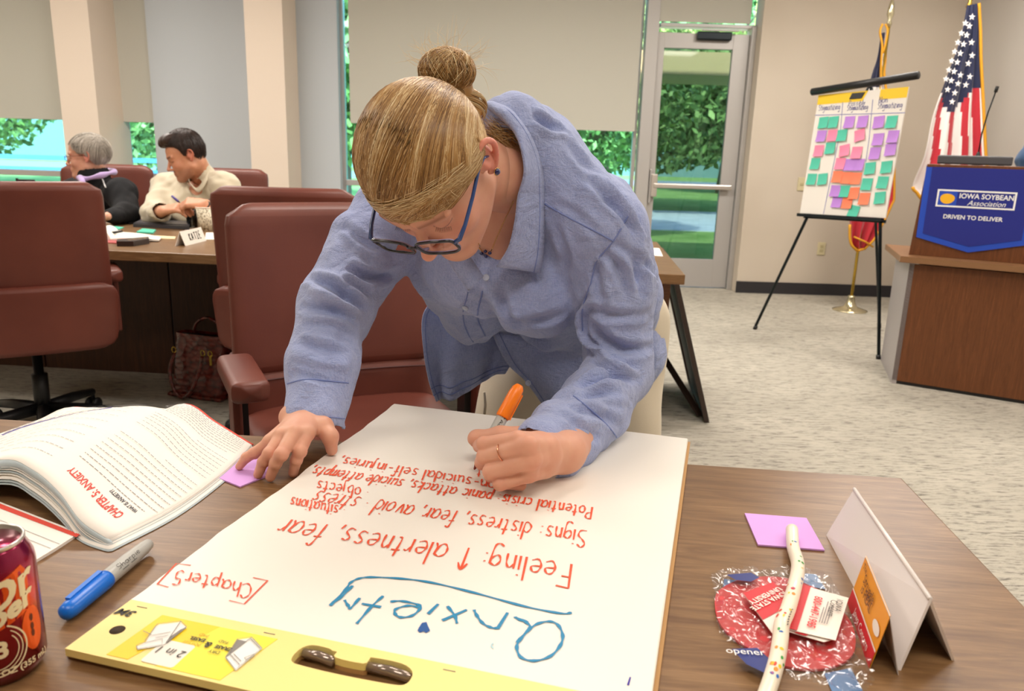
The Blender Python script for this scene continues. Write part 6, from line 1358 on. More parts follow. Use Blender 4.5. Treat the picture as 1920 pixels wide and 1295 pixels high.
book_text('CHAPTER 5: ANXIETY', 1, .80, .52, .10, mat('print_red', '#d8453a', .7), .046, .02); book_text('WHAT IS ANXIETY?', 1, .82, .68, .15, mat('print_dark', '#3a3a46', .7), .022, .02)
# booklet under the can
b2_ = thing('booklet', 'white booklet with a red border partly under the soda can', 'book', (0, 0, 0))
P = [atz(*q, TZ) for q in ((-260, 1050), (-60, 930), (0, 945), (150, 1003), (104, 1033), (-90, 1150))]; oo = [(p[0], p[1]) for p in P]
prism('pages', oo, TZ, TZ + .0035, M_pg, b2_); Q = [atz(*q, TZ + .0036) for q in ((-60, 930), (0, 944), (150, 1002), (143, 1007), (0, 953), (-60, 939))]
mesh_obj('red_border', [p + [0, 0, .0003] for p in Q], [(0, 1, 4, 5), (1, 2, 3, 4)], M_red, b2_)
for k, ln in enumerate((((0, 975), (112, 1020)), ((0, 990), (95, 1028)))): rbm = MB(); ribbon(rbm, [atz(*q, TZ + .0038) for q in ln], .0006, UPZ, taper=False); rbm.build('ruled_line', M_grey, b2_)
# ---- white tent card at the right
def slabq(name, q, th, m, par, off):
    q = [np.array(p, float) - off for p in q]; n = np.cross(q[1] - q[0], q[3] - q[0]); n /= np.linalg.norm(n); V = q + [p - n * th for p in q]
    return mesh_obj(name, V, [(0, 1, 2, 3), (7, 6, 5, 4), (0, 4, 5, 1), (1, 5, 6, 2), (2, 6, 7, 3), (3, 7, 4, 0)], m, par)
M_card = mat('white_plastic', '#f4ece8', 0.35, coat=.2)
bl0, br0 = atz(1549, 1003, TZ), atz(1684, 1256, TZ); rr0 = atz(1790, 1238, TZ)
base = rr0 - br0; hgt = .0
tn_ = thing('tent_card', 'blank white plastic tent card standing at the right of the table', 'name card', tol([*((bl0 + rr0) / 2)[:2], TZ])); oo = np.array(tn_.location)
# ridge: above the middle of the feet, where the photo shows its ends
mid_n = (br0 + rr0) / 2; mid_f = bl0 + base / 2
def ridge(px_, py_, m): n = np.array([0, -1.0, 0]); return atp(px_, py_, m, n)
Rn = ridge(1744, 1120, mid_n); Rf = ridge(1602, 915, mid_f)
Rn[0], Rf[0] = Rn[0], Rf[0]
slabq('front_panel', [bl0, br0, Rn, Rf], .0024, M_card, tn_, oo); slabq('back_panel', [Rn, rr0, bl0 + base, Rf], .0024, M_card, tn_, oo)
tube('fold', [Rf - oo - [0, 0, .001], Rn - oo - [0, 0, .001]], .0022, M_card, tn_, 8)
# ---- orange folded card
M_org = mat('card_orange', '#f2a01e', 0.5); M_crd = mat('card_red', '#d81e2a', 0.5)
q_ = [(1592, 1113), (1630, 1253), (1669, 1154), (1622, 1058)]
b0, b1 = atz(1590, 1130, TZ), atz(1630, 1253, TZ); t1 = atp(1669, 1154, b1, [0, -1, .0]); t0 = atp(1622, 1058, b0 + [.0, .0, 0], [0, -1, .0])
oc = thing('folded_card', 'orange and red folded card leaning before the white tent card', 'card', tol([*((b0 + b1) / 2)[:2], TZ])); oo = np.array(oc.location)
fr_d = b1 - b0; up_d = t1 - b1; t0 = b0 + up_d
slabq('front_leaf', [b0, b1, t1, t0], .0006, M_org, oc, oo)
bk1 = atz(1685, 1265, TZ) ; slabq('back_leaf', [t1, b1 + (bk1 - b1), b0 + (bk1 - b1), t0], .0006, mat('card_back_grey', '#cfc8c4', .6), oc, oo)
fl_n = np.cross(fr_d, up_d); fl_n /= np.linalg.norm(fl_n); fl_n = fl_n if fl_n @ (cO - b0) > 0 else -fl_n
def cardp(s, t, l=.0006): return b0 + fr_d * s + up_d * t + fl_n * l - oo
mesh_obj('red_band', [cardp(0, 0), cardp(1, 0), cardp(1, .30), cardp(0, .30)], [(0, 1, 2, 3)], M_crd, oc); mesh_obj('white_line', [cardp(0, .30), cardp(1, .30), cardp(1, .335), cardp(0, .335)], [(0, 1, 2, 3)], M_white, oc)
eu = fr_d / np.linalg.norm(fr_d); ev = up_d - eu * (up_d @ eu); ev /= np.linalg.norm(ev); wl = np.linalg.norm(fr_d); hl_ = np.linalg.norm(up_d)
M_lb = mat('print_brown', '#5a2410', .6)
for s_, sz, s, t in (('The', .008, .14, .88), ('Struggle', .0125, .40, .76), ('is REAL', .0125, .42, .60)): text_on('lettering', s_, sz * wl / .10, M_lb, (cardp(s, t, .0008), eu, ev, fl_n), oc)
text_on('lettering', 'Iowa Concern', .010 * wl / .10, M_white, (cardp(.55, .15, .0008), eu, ev, fl_n), oc)
bub = [cardp(.84 + .11 * math.cos(a), .56 + .10 * math.sin(a), .0009) for a in np.linspace(0, 2 * pi, 20)[:-1]]; mesh_obj('speech_bubble', bub, [tuple(range(19))], M_white, oc)
# ---- jar opener in its clear bag, cards and the speckled tube
gp = thing('red_grip_disc', 'round red rubber grip disc inside a crinkled clear plastic bag', 'gripper', (0, 0, 0))
gc = [atz(*q, TZ + .002) for q in ((1340, 1130), (1352, 1105), (1400, 1085), (1470, 1085), (1540, 1110), (1590, 1160), (1604, 1205), (1590, 1238), (1540, 1256), (1470, 1250), (1400, 1215), (1352, 1175))]
gc = [(p[0], p[1]) for p in cr(gc, 4, True)]
prism('disc', gc, TZ + .001, TZ + .0035, mat('red_rubber', '#d0363a', .5), gp)
bgp = thing('clear_plastic_bag', 'crinkled clear plastic bag with blue printed corners around the red disc', 'bag', (0, 0, 0))
M_bag = bpy.data.materials.new('clear_plastic'); M_bag.use_nodes = True; t_ = M_bag.node_tree; t_.nodes.clear()
_o = t_.nodes.new('ShaderNodeOutputMaterial'); _t = t_.nodes.new('ShaderNodeBsdfTransparent'); _g = t_.nodes.new('ShaderNodeBsdfGlossy'); _m = t_.nodes.new('ShaderNodeMixShader'); _g.inputs['Roughness'].default_value = .2; _m.inputs[0].default_value = .13; _t.inputs[0].default_value = (.93, .93, .93, 1)
t_.links.new(_t.outputs[0], _m.inputs[1]); t_.links.new(_g.outputs[0], _m.inputs[2]); t_.links.new(_m.outputs[0], _o.inputs[0])
bgq = [atz(*q, TZ) for q in ((1332, 1078), (1380, 1075), (1440, 1068), (1520, 1075), (1560, 1095), (1572, 1120), (1612, 1180), (1640, 1295), (1560, 1300), (1480, 1278), (1430, 1262), (1390, 1230), (1348, 1200), (1338, 1130))]
poly = np.array([(p[0], p[1]) for p in cr(bgq, 3, True)])
def inside(P, poly):
    x, y = P[:, 0], P[:, 1]; r = np.zeros(len(P), bool); n = len(poly); j = n - 1
    for i in range(n):
        xi, yi = poly[i]; xj, yj = poly[j]; c = ((yi > y) != (yj > y)) & (x < (xj - xi) * (y - yi) / (yj - yi + 1e-12) + xi); r ^= c; j = i
    return r
hh_ = .0022; gx = np.arange(poly[:, 0].min(), poly[:, 0].max(), hh_); gy = np.arange(poly[:, 1].min(), poly[:, 1].max(), hh_); GX, GY = np.meshgrid(gx, gy, indexing='ij'); P2 = np.stack([GX.ravel(), GY.ravel()], 1)
P3 = np.c_[P2, np.zeros(len(P2))]; w1 = wave_noise(P3, [(140, 1), (260, .8), (420, .5)], 5); w2 = wave_noise(P3, [(330, 1), (700, .7)], 8)
zz = TZ + .0052 + .0032 * (1 - np.abs(w1)) + .0007 * (1 - np.abs(w2)); ins_ = inside(P2, poly); nyy = len(gy); Fq = []
for i in range(len(gx) - 1):
    for j in range(nyy - 1):
        a = i * nyy + j
        if ins_[a] and ins_[a + 1] and ins_[a + nyy] and ins_[a + nyy + 1]: Fq.append((a, a + nyy, a + nyy + 1, a + 1))
np_mesh('film', np.c_[P2, zz], np.array(Fq), M_bag, bgp)
M_bagb = mat('bag_blue_print', '#22327e', .3, coat=.5); M_bagl = mat('bag_light_blue_print', '#5d86b8', .3, coat=.5)
def patch(name, q, m, z=.0096):
    P = [atz(*p, TZ + z) for p in q]; return mesh_obj(name, P, [tuple(range(len(P)))], m, bgp)
patch('printed_corner', [(1362, 1077), (1408, 1073), (1424, 1082), (1408, 1090), (1380, 1087)], M_bagb); patch('printed_patch', [(1358, 1085), (1400, 1090), (1412, 1100), (1372, 1112), (1354, 1108)], M_bagl, .0008)
patch('printed_patch', [(1500, 1074), (1530, 1076), (1548, 1104), (1508, 1098)], M_bagl, .0008); patch('printed_corner', [(1372, 1216), (1420, 1214), (1443, 1235), (1436, 1262), (1400, 1245)], M_bagb); patch('printed_patch', [(1545, 1262), (1595, 1252), (1618, 1295), (1560, 1296)], M_bagl, .0008)
ou_ = (atz(1425, 1222, TZ) - atz(1380, 1219, TZ)); ou_ /= np.linalg.norm(ou_); text_on('lettering', 'opener', .012, M_let, (atz(1397, 1222, TZ + .0102), ou_, np.cross(UPZ, ou_), UPZ), bgp)
M_cred = mat('card_crimson', '#d21f2c', .45)
def card(q, z, lab, bandf, tilt=.0):
    o = thing('info_card', lab, 'card', tol([*np.mean([atz(*p, TZ)[:2] for p in q], 0), TZ + z])); oo = np.array(o.location); P = [atz(*p, TZ + z) + [0, 0, tilt * k] for k, p in zip((0, 0, 1, 1), q)]
    slabq('paper', P, .0005, M_white, o, oo); n = np.cross(P[1] - P[0], P[3] - P[0]); n /= np.linalg.norm(n); n = n if n[2] > 0 else -n
    def at(s, t, l=.0010): return P[0] * (1 - s) * (1 - t) + P[1] * s * (1 - t) + P[2] * s * t + P[3] * (1 - s) * t + n * l - oo
    (s0, s1, t0, t1) = bandf; mesh_obj('red_band', [at(s0, t0), at(s1, t0), at(s1, t1), at(s0, t1)], [(0, 1, 2, 3)], M_cred, o); return o, at, n, P
o, at, n, P = card([(1473, 1178), (1567, 1200), (1591, 1122), (1499, 1097)], .0125, 'white and red hotline card on top of the speckled tube\'s bag', (0, .23, 0, 1), .001)
eu = at(0, 1) - at(0, 0); eu /= np.linalg.norm(eu); ev = np.cross(n, eu); wv_ = np.linalg.norm(at(1, .5) - at(0, .5)); 
text_on('lettering', '800-447-1985', .0105, M_cred, (at(.45, .45, .0015), -eu, -ev, n), o, bold=.0002); text_on('lettering', 'IOWA', .0085, M_tx, (at(.86, .72, .0015), -eu, -ev, n), o); text_on('lettering', 'Concern', .009, M_tx, (at(.76, .62, .0015), -eu, -ev, n), o)
ml = MB()
for k in range(4): ribbon(ml, [at(.60 + .05 * k, .25, .0015), at(.60 + .05 * k, .25 + (.35, .5, .4, .45)[k], .0015)], .0008, n, taper=False)
ml.build('fine_print', M_grey, o)
o, at, n, P = card([(1452, 1193), (1393, 1113), (1450, 1092), (1500, 1160)], .0108, 'red and white university card to the left of the speckled tube', (.35, 1, 0, 1))
eu = at(.5, 1) - at(.5, 0); eu /= np.linalg.norm(eu); ev = np.cross(n, eu); ev = ev if ev @ (at(1, .5) - at(0, .5)) < 0 else -ev
for k, s_ in enumerate(('IOWA STATE', 'UNIVERSITY')): text_on('lettering', s_, .0092, M_white, (at(.62 + .14 * k, .5, .0015), -eu if ev @ np.cross(n, -eu) > 0 else eu, ev, n), o, bold=.0002)
o, at, n, P = card([(1476, 1183), (1545, 1203), (1562, 1198), (1560, 1160)], .0105, 'corner of a card sticking out beneath the hotline card', (.2, .5, 0, .1))
tb = thing('speckled_tube', 'cream flexible tube speckled with bright paint dots across the cards', 'tube', (0, 0, 0))
cl_ = cr([atz(x, y, TZ + z) for x, y, z in ((1485, 992, .010), (1487, 1025, .010), (1496, 1058, .012), (1492, 1090, .019), (1478, 1140, .021), (1466, 1170, .021), (1463, 1200, .017), (1456, 1240, .013), (1440, 1292, .0095), (1418, 1350, .0085))], 6)
M_tubec = mat('cream_tube', '#f3e8d2', .45, coat=.2); tube('body', cl_, .0072, M_tubec, tb, 16)
rg = np.random.default_rng(4)
for k in range(34):
    i = int(rg.integers(6, len(cl_) - 8)); c = cl_[i]; d = cl_[i + 1] - cl_[i - 1]; d /= np.linalg.norm(d); a = rg.uniform(-1.1, 1.1); s = np.cross(d, UPZ); s /= np.linalg.norm(s); nn = np.cross(s, d); nn = nn if nn[2] > 0 else -nn; r = nn * math.cos(a) + s * math.sin(a); t2 = np.cross(d, r); w = rg.uniform(.0008, .002); h = rg.uniform(.001, .0032)
    mesh_obj('paint_dot', [c + (r * math.cos(t2a * w / .0072) + t2 * math.sin(t2a * w / .0072)) * .00745 + d * y * h for t2a, y in ((-1, -.5), (0, -1), (1, -.4), (.9, .6), (0, 1), (-.8, .5))], [(0, 1, 2, 3, 4, 5)], mat('dot_%d' % (k % 5), ('#2a6ec0', '#e8c81e', '#e0402c', '#3aa04a', '#f0902a')[k % 5], .5), tb)
ml = MB(); 
for k in range(7): ribbon(ml, [cl_[26 + k] + [.0045, -.002, .0062], cl_[26 + k] + [.0062, .001, .0052]], .0012, UPZ)
ml.build('lettering', M_tx, tb)
# ================================================================== the two people at the far table, and one at the right edge
def small_hand(F, W, d, n, sc=1.0, curl=.5, side=1):
    W, d, n = [np.array(q, float) for q in (W, d, n)]; d /= np.linalg.norm(d); n -= d * (n @ d); n /= np.linalg.norm(n); s = np.cross(d, n) * side
    for i in range(4):
        m = W + d * .085 * sc + s * (i - 1.5) * .019 * sc; F.cap(W + s * (i - 1.5) * .01, m, .018 * sc, .013 * sc, k=.012)
        Ln = (.080, .088, .082, .064)[i] * sc; p = m + (d * math.cos(curl) - n * math.sin(curl)) * Ln * .5; q = p + (d * math.cos(curl * 2.3) - n * math.sin(curl * 2.3)) * Ln * .5
        F.cap(m, p, .0105 * sc, .0092 * sc, k=.005); F.cap(p, q, .0092 * sc, .0075 * sc, k=.005)
    t = W + d * .03 - s * .028 * sc; t2 = t + d * .035 - s * .018 * sc - n * .01; F.cap(W, t, .017, .014 * sc, k=.01); F.cap(t, t2, .0135 * sc, .0115 * sc, k=.006); F.cap(t2, t2 + d * .03 - n * .012, .0115 * sc, .009 * sc, k=.006)
def axes(f, up=(0, 0, 1)):
    f = np.array(f, float); f /= np.linalg.norm(f); u = np.array(up, float); u -= f * (u @ f); u /= np.linalg.norm(u); return np.stack([np.cross(f, u), f, u], 1)
def hair_cap(par, off, C, M, m, E, cen, hl_fn, tint, ns, gather, seed, res=.004, lump=0.0, up=1.2, r0=.0008):
    Fm = Field((-.12, -.14, -.12), (.12, .13, .17), res); Fm.ell(cen, E - .002, k=.005); Fm.fn(lambda X, Y, Z: hl_fn(Y + 0 * Z) - Z, (-.12, -.14, -.12), (.12, .13, .17), k=.008, op='i')
    V, Fq = Fm.mesh(); o = np_mesh('hair', xf(V, C, M) - off, Fq, m, par, col=np.full((len(V), 3), tint))
    rg = np.random.default_rng(seed); P_, R2, T2 = [], [], []; g = np.array(gather, float)
    for k in range(ns):
        y = rg.uniform(cen[1] - E[1] * .97, cen[1] + E[1] * .99); z = float(hl_fn(y)); q = 1 - ((y - cen[1]) / E[1]) ** 2 - ((z - cen[2]) / E[2]) ** 2
        if q <= 0: continue
        a = np.array([math.sqrt(q) * rg.choice([-1, 1]), (y - cen[1]) / E[1], (z - cen[2]) / E[2]]); a = a / np.linalg.norm(a); W = np.array([a[0] * .5, a[1] * .4, up]); gg = g + rg.normal(size=3) * .25; lf = rg.uniform(0, .05) + lump * rg.uniform(0, 1); pts = []
        for t in np.linspace(rg.uniform(0, .3), rg.uniform(.6, 1), 9): d = a * (1 - t) ** 2 + W * 2 * t * (1 - t) + gg * t * t; d /= np.linalg.norm(d); pts.append(cen + d * E * (1 + lf))
        P_.append(xf(np.array(pts), C, M) - off); R2.append(rg.uniform(r0, r0 * 2)); T2.append(np.clip(tint + rg.normal() * .16, 0, 1))
    V, Fq, T = strands(P_, R2, T2); s = np_mesh('hair_strands', V, Fq, m, o, col=np.repeat(T[:, None], 3, 1)); s['kind'] = 'stuff'; return o
def cloth_mesh(name, F, par, off, m, amp=.004, seed=1):
    V, Fq = F.mesh(); Nn = vnormals(V, Fq); wn = wave_noise(V, [(30, 1.0), (62, .7)], seed); V = V + Nn * (amp * (1 - np.abs(wn)) + wave_noise(V, [(120, amp * .3)], seed + 1))[:, None]; return np_mesh(name, V - off, Fq, m, par)
# ---- silver-haired woman in profile
pw = thing('person', 'silver-haired woman in a black jacket and lavender scarf, seated and looking left', 'person', (-2.55, 4.55, 0)); O2_ = np.array([-2.55, 4.55, 0.0])
C2 = aty(166, 293, 4.50); M2 = axes((-1, -.22, -.06), (-.05, 0, 1)); nk2 = aty(185, 345, 4.56)
F = head_field(.0034, (nk2 - C2) @ M2, .048); Vh, Fh = F.mesh(); ch_ = head_color(Vh); Vh = xf(Vh, C2, M2)
sl2, sr2 = aty(226, 362, 4.42), aty(140, 360, 4.70); el2, er2 = aty(238, 402, 4.30), aty(120, 400, 4.60); wl2, wr2 = aty(203, 405, 4.10), aty(150, 405, 4.30)
Fm = Field((-3.2, 3.85, .0), (-2.0, 4.95, 1.14), .008)
hipc = np.array([-2.50, 4.66, .56])
Fm.cap(aty(180, 375, 4.58), hipc, .12, .13, k=.05)
for s in (-.1, .1): Fm.cap(hipc + [s, 0, -.02], hipc + [s, -.42, -.05], .075, .055, k=.03); Fm.cap(hipc + [s, -.42, -.05], [hipc[0] + s, hipc[1] - .40, .08], .05, .035, k=.02); Fm.cap([hipc[0] + s, hipc[1] - .40, .06], [hipc[0] + s, hipc[1] - .52, .045], .04, .03, k=.02)
for a, b, c in ((sl2, el2, wl2), (sr2, er2, wr2)): Fm.cap(a, b, .045, .038, k=.03); Fm.cap(b, c, .036, .024, k=.02)
Vc, Fc_ = Fm.mesh(); Fm = Field(wl2 + [-.2, -.14, -.09], wl2 + [.1, .08, .08], .003); small_hand(Fm, wl2, (-.9, -.35, -.15), (0, -.1, 1), .95, .35); V3, F3 = Fm.mesh()
Vb = np.concatenate([Vh, Vc, V3]); Fb = np.concatenate([Fh, Fc_ + len(Vh), F3 + len(Vh) + len(Vc)]); cb = np.concatenate([ch_, np.ones((len(Vc) + len(V3), 3))])
np_mesh('body', Vb - O2_, Fb, skin_mat('skin_older', '#d9a48c', '#cc8d76'), pw, col=cb)
M_jk = mat('black_fleece', '#0b0c11', .9); Fm = Field((-3.25, 3.95, .45), (-1.95, 4.95, 1.18), .0075)
Fm.cap(aty(180, 385, 4.57), hipc + [0, 0, .02], .155, .17, k=.06); Fm.cap(sl2, sr2, .085, .08, k=.06); Fm.cap(sl2, el2, .078, .066, k=.03); Fm.cap(el2, wl2 + (el2 - wl2) * .12, .064, .042, k=.03); Fm.cap(sr2, er2, .075, .062, k=.03); Fm.cap(er2, wr2, .06, .042, k=.03)
Fm.cap(nk2 + [0, 0, -.03], C2 + [.02, 0, -.1], .075, .085, k=.02); Fm.cap(nk2 + [-.01, 0, -.02], C2 + [.015, 0, -.06], .062, .072, k=.01, op='s')
jk = cloth_mesh('jacket', Fm, pw, O2_, M_jk, .005, 4)
bj = bvh_of(np.array([v.co[:] for v in jk.data.vertices]) + O2_, np.array([p.vertices[:] for p in jk.data.polygons]))
def jl(pts, r, m, nm, par, bv_, off, Yr=None):
    P = [hit(bv_, p[0], p[1], .003)[0] for p in cr([np.array(q, float) for q in pts], 4)]; P = [p for p in P if p is not None]
    if len(P) > 2: tube(nm, [p - off for p in P], r, m, par, 6)
jl([(184, 330), (193, 338), (199, 352)], .004, mat('white_piping', '#d8d8d8', .7), 'piping', jk, bj, O2_)
M_sc = mat('lavender_knit', '#b59bcf', .9, sheen=.5); sp = [aty(*p) - O2_ for p in ((150, 336, 4.40), (162, 335, 4.37), (185, 330, 4.38), (203, 325, 4.42), (214, 322, 4.52), (204, 318, 4.62), (180, 320, 4.66), (155, 326, 4.56), (148, 334, 4.44))]
sc = tube('scarf', cr(sp, 5), [.014 + .004 * math.sin(i * .7) for i in range(len(cr(sp, 5)))], M_sc, pw, 12); tube('scarf_end', cr([aty(*p) - O2_ for p in ((150, 332, 4.38), (155, 342, 4.34), (153, 352, 4.33), (151, 366, 4.33))], 4), .016, M_sc, sc, 10)
M_sil = hair_mat('silver_hair', [(0.0, '#6f675f'), (0.5, '#aaa297'), (1.0, '#e8e0d4')])
hair_cap(pw, O2_, C2, M2, M_sil, np.array([.091, .108, .098]), np.array([0, -.012, .028]), lambda y: np.interp(y, [-.12, -.075, -.05, -.02, .0, .03, .055, .075, .1], [-.075, -.085, -.06, -.015, .012, .012, .035, .058, .062]), .55, 1700, (0, -1, -.3), 3, lump=.03)
gl2 = empty('glasses'); gl2.parent = pw
for s in (-1, 1):
    tube('lens_rim', [xf(np.array([s * .033 + .024 * math.cos(a), .108, -.006 + .016 * math.sin(a)]), C2, M2) - O2_ for a in np.linspace(0, 2 * pi, 21)], .0016, mat('red_brown_metal', '#6a3a2c', .3, .6), gl2, 6)
    tube('temple', [xf(np.array(p), C2, M2) - O2_ for p in ((s * .058, .106, 0), (s * .078, .05, .003), (s * .084, -.01, .004))], .0017, mat('red_brown_metal', '#6a3a2c'), gl2, 6)
# ---- bearded man
pm = thing('person', 'dark-haired man with a moustache in a light beige shirt, seated and looking down', 'person', (-1.85, 4.45, 0)); O3_ = np.array([-1.85, 4.45, 0.0])
C3 = aty(350, 292, 4.34); M3 = axes((-.80, -.42, -.34), (-.22, -.05, 1)); nk3 = aty(386, 345, 4.46)
F = head_field(.0034, (nk3 - C3) @ M3, .058, male=True); Vh, Fh = F.mesh(); ch_ = head_color(Vh, True); Vh = xf(Vh, C3, M3)
sl3, sr3 = aty(422, 352, 4.36), aty(312, 352, 4.52); el3, er3 = aty(432, 408, 4.22), aty(288, 400, 4.24); wl3, wr3 = aty(386, 384, 4.06), aty(304, 396, 4.06)
Fm = Field((-2.5, 3.75, .0), (-1.3, 4.85, 1.2), .008); hipc = np.array([-1.80, 4.56, .56]); Fm.cap(aty(372, 385, 4.45), hipc, .14, .14, k=.05)
for s in (-.11, .11): Fm.cap(hipc + [s, 0, -.02], hipc + [s, -.46, -.05], .08, .06, k=.03); Fm.cap(hipc + [s, -.46, -.05], [hipc[0] + s, hipc[1] - .44, .08], .055, .04, k=.02); Fm.cap([hipc[0] + s, hipc[1] - .44, .06], [hipc[0] + s, hipc[1] - .56, .045], .045, .034, k=.02)
for a, b, c in ((sl3, el3, wl3), (sr3, er3, wr3)): Fm.cap(a, b, .052, .043, k=.03); Fm.cap(b, c, .040, .028, k=.02)
Vc, Fc_ = Fm.mesh()
Fm = Field(wl3 + [-.25, -.16, -.12], wl3 + [.1, .12, .12], .003); Fm.cap(wl3, wl3 + (el3 - wl3) * .5, .028, .036, k=.01); small_hand(Fm, wl3, (-.95, -.25, .12), (-.2, -.55, 1), 1.02, .75, -1); V3, F3 = Fm.mesh()
Fm = Field(wr3 + [-.12, -.16, -.12], wr3 + [.25, .12, .12], .003); Fm.cap(wr3, wr3 + (er3 - wr3) * .5, .028, .038, k=.01); small_hand(Fm, wr3, (.95, -.15, .25), (.1, -.5, 1), 1.0, .5, 1); V4, F4 = Fm.mesh()
Vb = np.concatenate([Vh, Vc, V3, V4]); Fb = np.concatenate([Fh, Fc_ + len(Vh), F3 + len(Vh) + len(Vc), F4 + len(Vh) + len(Vc) + len(V3)]); cb = np.concatenate([ch_, np.ones((len(Vb) - len(Vh), 3))])
np_mesh('body', Vb - O3_, Fb, skin_mat('skin_tan', '#cf9575', '#bd7c60'), pm, col=cb)
M_sb = mat('beige_shirt', '#cfc4ac', .85, sheen=.2); bump(M_sb, noise(M_sb, coords(M_sb), 300, 2), .2, .001); Fm = Field((-2.5, 3.85, .45), (-1.25, 4.85, 1.2), .0072)
Fm.cap(aty(372, 392, 4.44), hipc + [0, 0, .02], .165, .16, k=.06); Fm.cap(sl3, sr3, .088, .085, k=.06); Fm.cap(sl3, el3, .080, .068, k=.03); Fm.cap(el3, wl3 + (el3 - wl3) * .45, .066, .05, k=.03); Fm.cap(sr3, er3, .080, .066, k=.03); Fm.cap(er3, wr3 + (er3 - wr3) * .18, .064, .052, k=.03)
Fm.cap(nk3, C3 + (nk3 - C3) * .45, .072, .082, k=.03); Fm.chain([C3 + (nk3 - C3) * .2, nk3 + [-.01, -.03, 0], aty(368, 352, 4.33), aty(362, 368, 4.30)], [.08, .064, .04, .012], k=.01, op='s')
Fm.cap(wr3 + (wr3 - er3) * .1, wr3 + (er3 - wr3) * .28, .042, .042, k=.004, op='s'); Fm.cap(wl3, wl3 + (el3 - wl3) * .55, .042, .042, k=.004, op='s')
sh3 = cloth_mesh('shirt', Fm, pm, O3_, M_sb, .006, 9)
cc3 = [aty(*p) - O3_ for p in ((355, 338, 4.30), (362, 352, 4.28), (372, 360, 4.27), (382, 350, 4.28), (392, 332, 4.33), (396, 318, 4.42))]; ib = [p + np.array([-.014, .012, .022]) for p in cc3]
P = cr(cc3, 4); Q = cr(ib, 4); nn_ = len(P); cm = mesh_obj('collar', P + Q, [(i, i + 1, nn_ + i + 1, nn_ + i) for i in range(nn_ - 1)], M_sb, sh3, True); md = cm.modifiers.new('s', 'SOLIDIFY'); md.thickness = .004
M_dk = hair_mat('dark_brown_hair', [(0.0, '#1a100b'), (0.5, '#35221a'), (1.0, '#57402f')])
hair_cap(pm, O3_, C3, M3, M_dk, np.array([.084, .104, .104]), np.array([0, -.006, .034]), lambda y: np.interp(y, [-.12, -.07, -.05, -.025, -.008, .006, .02, .034, .048, .075, .1], [-.03, -.055, -.045, -.01, .018, -.004, .004, .045, .060, .070, .074]), .35, 2200, (0, -.9, .6), 8, lump=.05, up=1.2)
Fm = Field((-.09, .02, .02), (.09, .15, .17), .004); Fm.ell((0, .070, .098), (.052, .034, .026), k=.01); Fm.ell((0, .045, .112), (.060, .05, .026), k=.02); Fm.ell((.02, .086, .096), (.03, .02, .018), k=.012)
V, Fq = Fm.mesh(); V = V + vnormals(V, Fq) * (.0025 * np.sin(V[:, 0] * 230 + V[:, 1] * 60))[:, None]; np_mesh('quiff', xf(V, C3, M3) - O3_, Fq, M_dk, pm, col=np.full((len(V), 3), .42))
V, Fc = lathe_mesh([(.0, -.004), (.020, -.004), (.022, 0), (.020, .005), (0, .005)], 20); wd_ = wl3 + (el3 - wl3) * .10; M = Matrix.Translation(Vector(tol(wd_ + [0.0, -.032, .012] - O3_))) @ Vector((0.1, -.8, .5)).to_track_quat('Z', 'Y').to_matrix().to_4x4()
wt = empty('wristwatch'); wt.parent = pm; mesh_obj('watch_case', [M @ Vector(v) for v in V], Fc, M_black, wt, True)
ax = (el3 - wl3) / np.linalg.norm(el3 - wl3); b1_ = np.cross(ax, [0, 0, 1]); b1_ /= np.linalg.norm(b1_); b2__ = np.cross(ax, b1_); tube('strap', [wd_ - O3_ + (b1_ * math.cos(t) + b2__ * math.sin(t)) * .034 for t in np.linspace(0, 2 * pi, 25)], .006, M_black, wt, 8)
pn = thing('pen', 'short purple pen held between the seated man\'s fingers', 'pen', tol(aty(330, 372, 4.0))); tube('barrel', [(-.02, 0, .012), (.015, -.01, -.014)], .006, mat('pen_purple', '#4a3a8c', .4), pn); tube('tip', [(.015, -.01, -.014), (.024, -.012, -.02)], [.005, .002], M_black, pn)
# ---- person in blue at the right edge, behind the lectern
pr = thing('person', 'person in a dark blue jacket at the right edge, only an elbow showing', 'person', (3.42, 4.75, 0)); O4 = np.array([3.42, 4.75, 0.0])
elb = aty(1917, 300, 4.75); cx4 = elb[0] + .27
Fm = Field(np.array([cx4 - .33, 4.50, 0]), np.array([min(cx4 + .32, XR - .04), 5.0, 1.82]), .009)
c4 = np.array([cx4, 4.77, 0.0]); Fm.cap(c4 + [0, 0, 1.36], c4 + [0, 0, .96], .12, .12, k=.05)
for s in (-.09, .09): Fm.cap(c4 + [s, 0, .95], c4 + [s, 0, .5], .08, .055, k=.03); Fm.cap(c4 + [s, 0, .5], c4 + [s, .02, .09], .052, .036, k=.02); Fm.cap(c4 + [s, 0, .06], c4 + [s, -.12, .04], .04, .032, k=.02)
e4 = elb + [.03, 0, 0]; w4 = c4 + [-.15, -.10, 1.0]; Fm.cap(c4 + [-.16, 0, 1.38], e4, .045, .038, k=.03); Fm.cap(e4, w4, .036, .026, k=.02); Fm.cap(w4, w4 + [.08, -.01, -.03], .025, .018, k=.01); Fm.cap(c4 + [.15, 0, 1.38], c4 + [.18, 0, 1.1], .045, .038, k=.03); Fm.cap(c4 + [.18, 0, 1.1], c4 + [.12, -.15, 1.0], .036, .026, k=.02)
C4 = c4 + [0, -.02, 1.64]; M4 = axes((-.35, -1, -.12)); F = head_field(.004, (c4 + [0, 0, 1.36] - C4) @ M4, .055, male=True); Vh, Fh = F.mesh(); V, Fq = Fm.mesh()
np_mesh('body', np.concatenate([xf(Vh, C4, M4), V]) - O4, np.concatenate([Fh, Fq + len(Vh)]), MATS['skin_tan'], pr, col=np.concatenate([head_color(Vh), np.ones((len(V), 3))]))
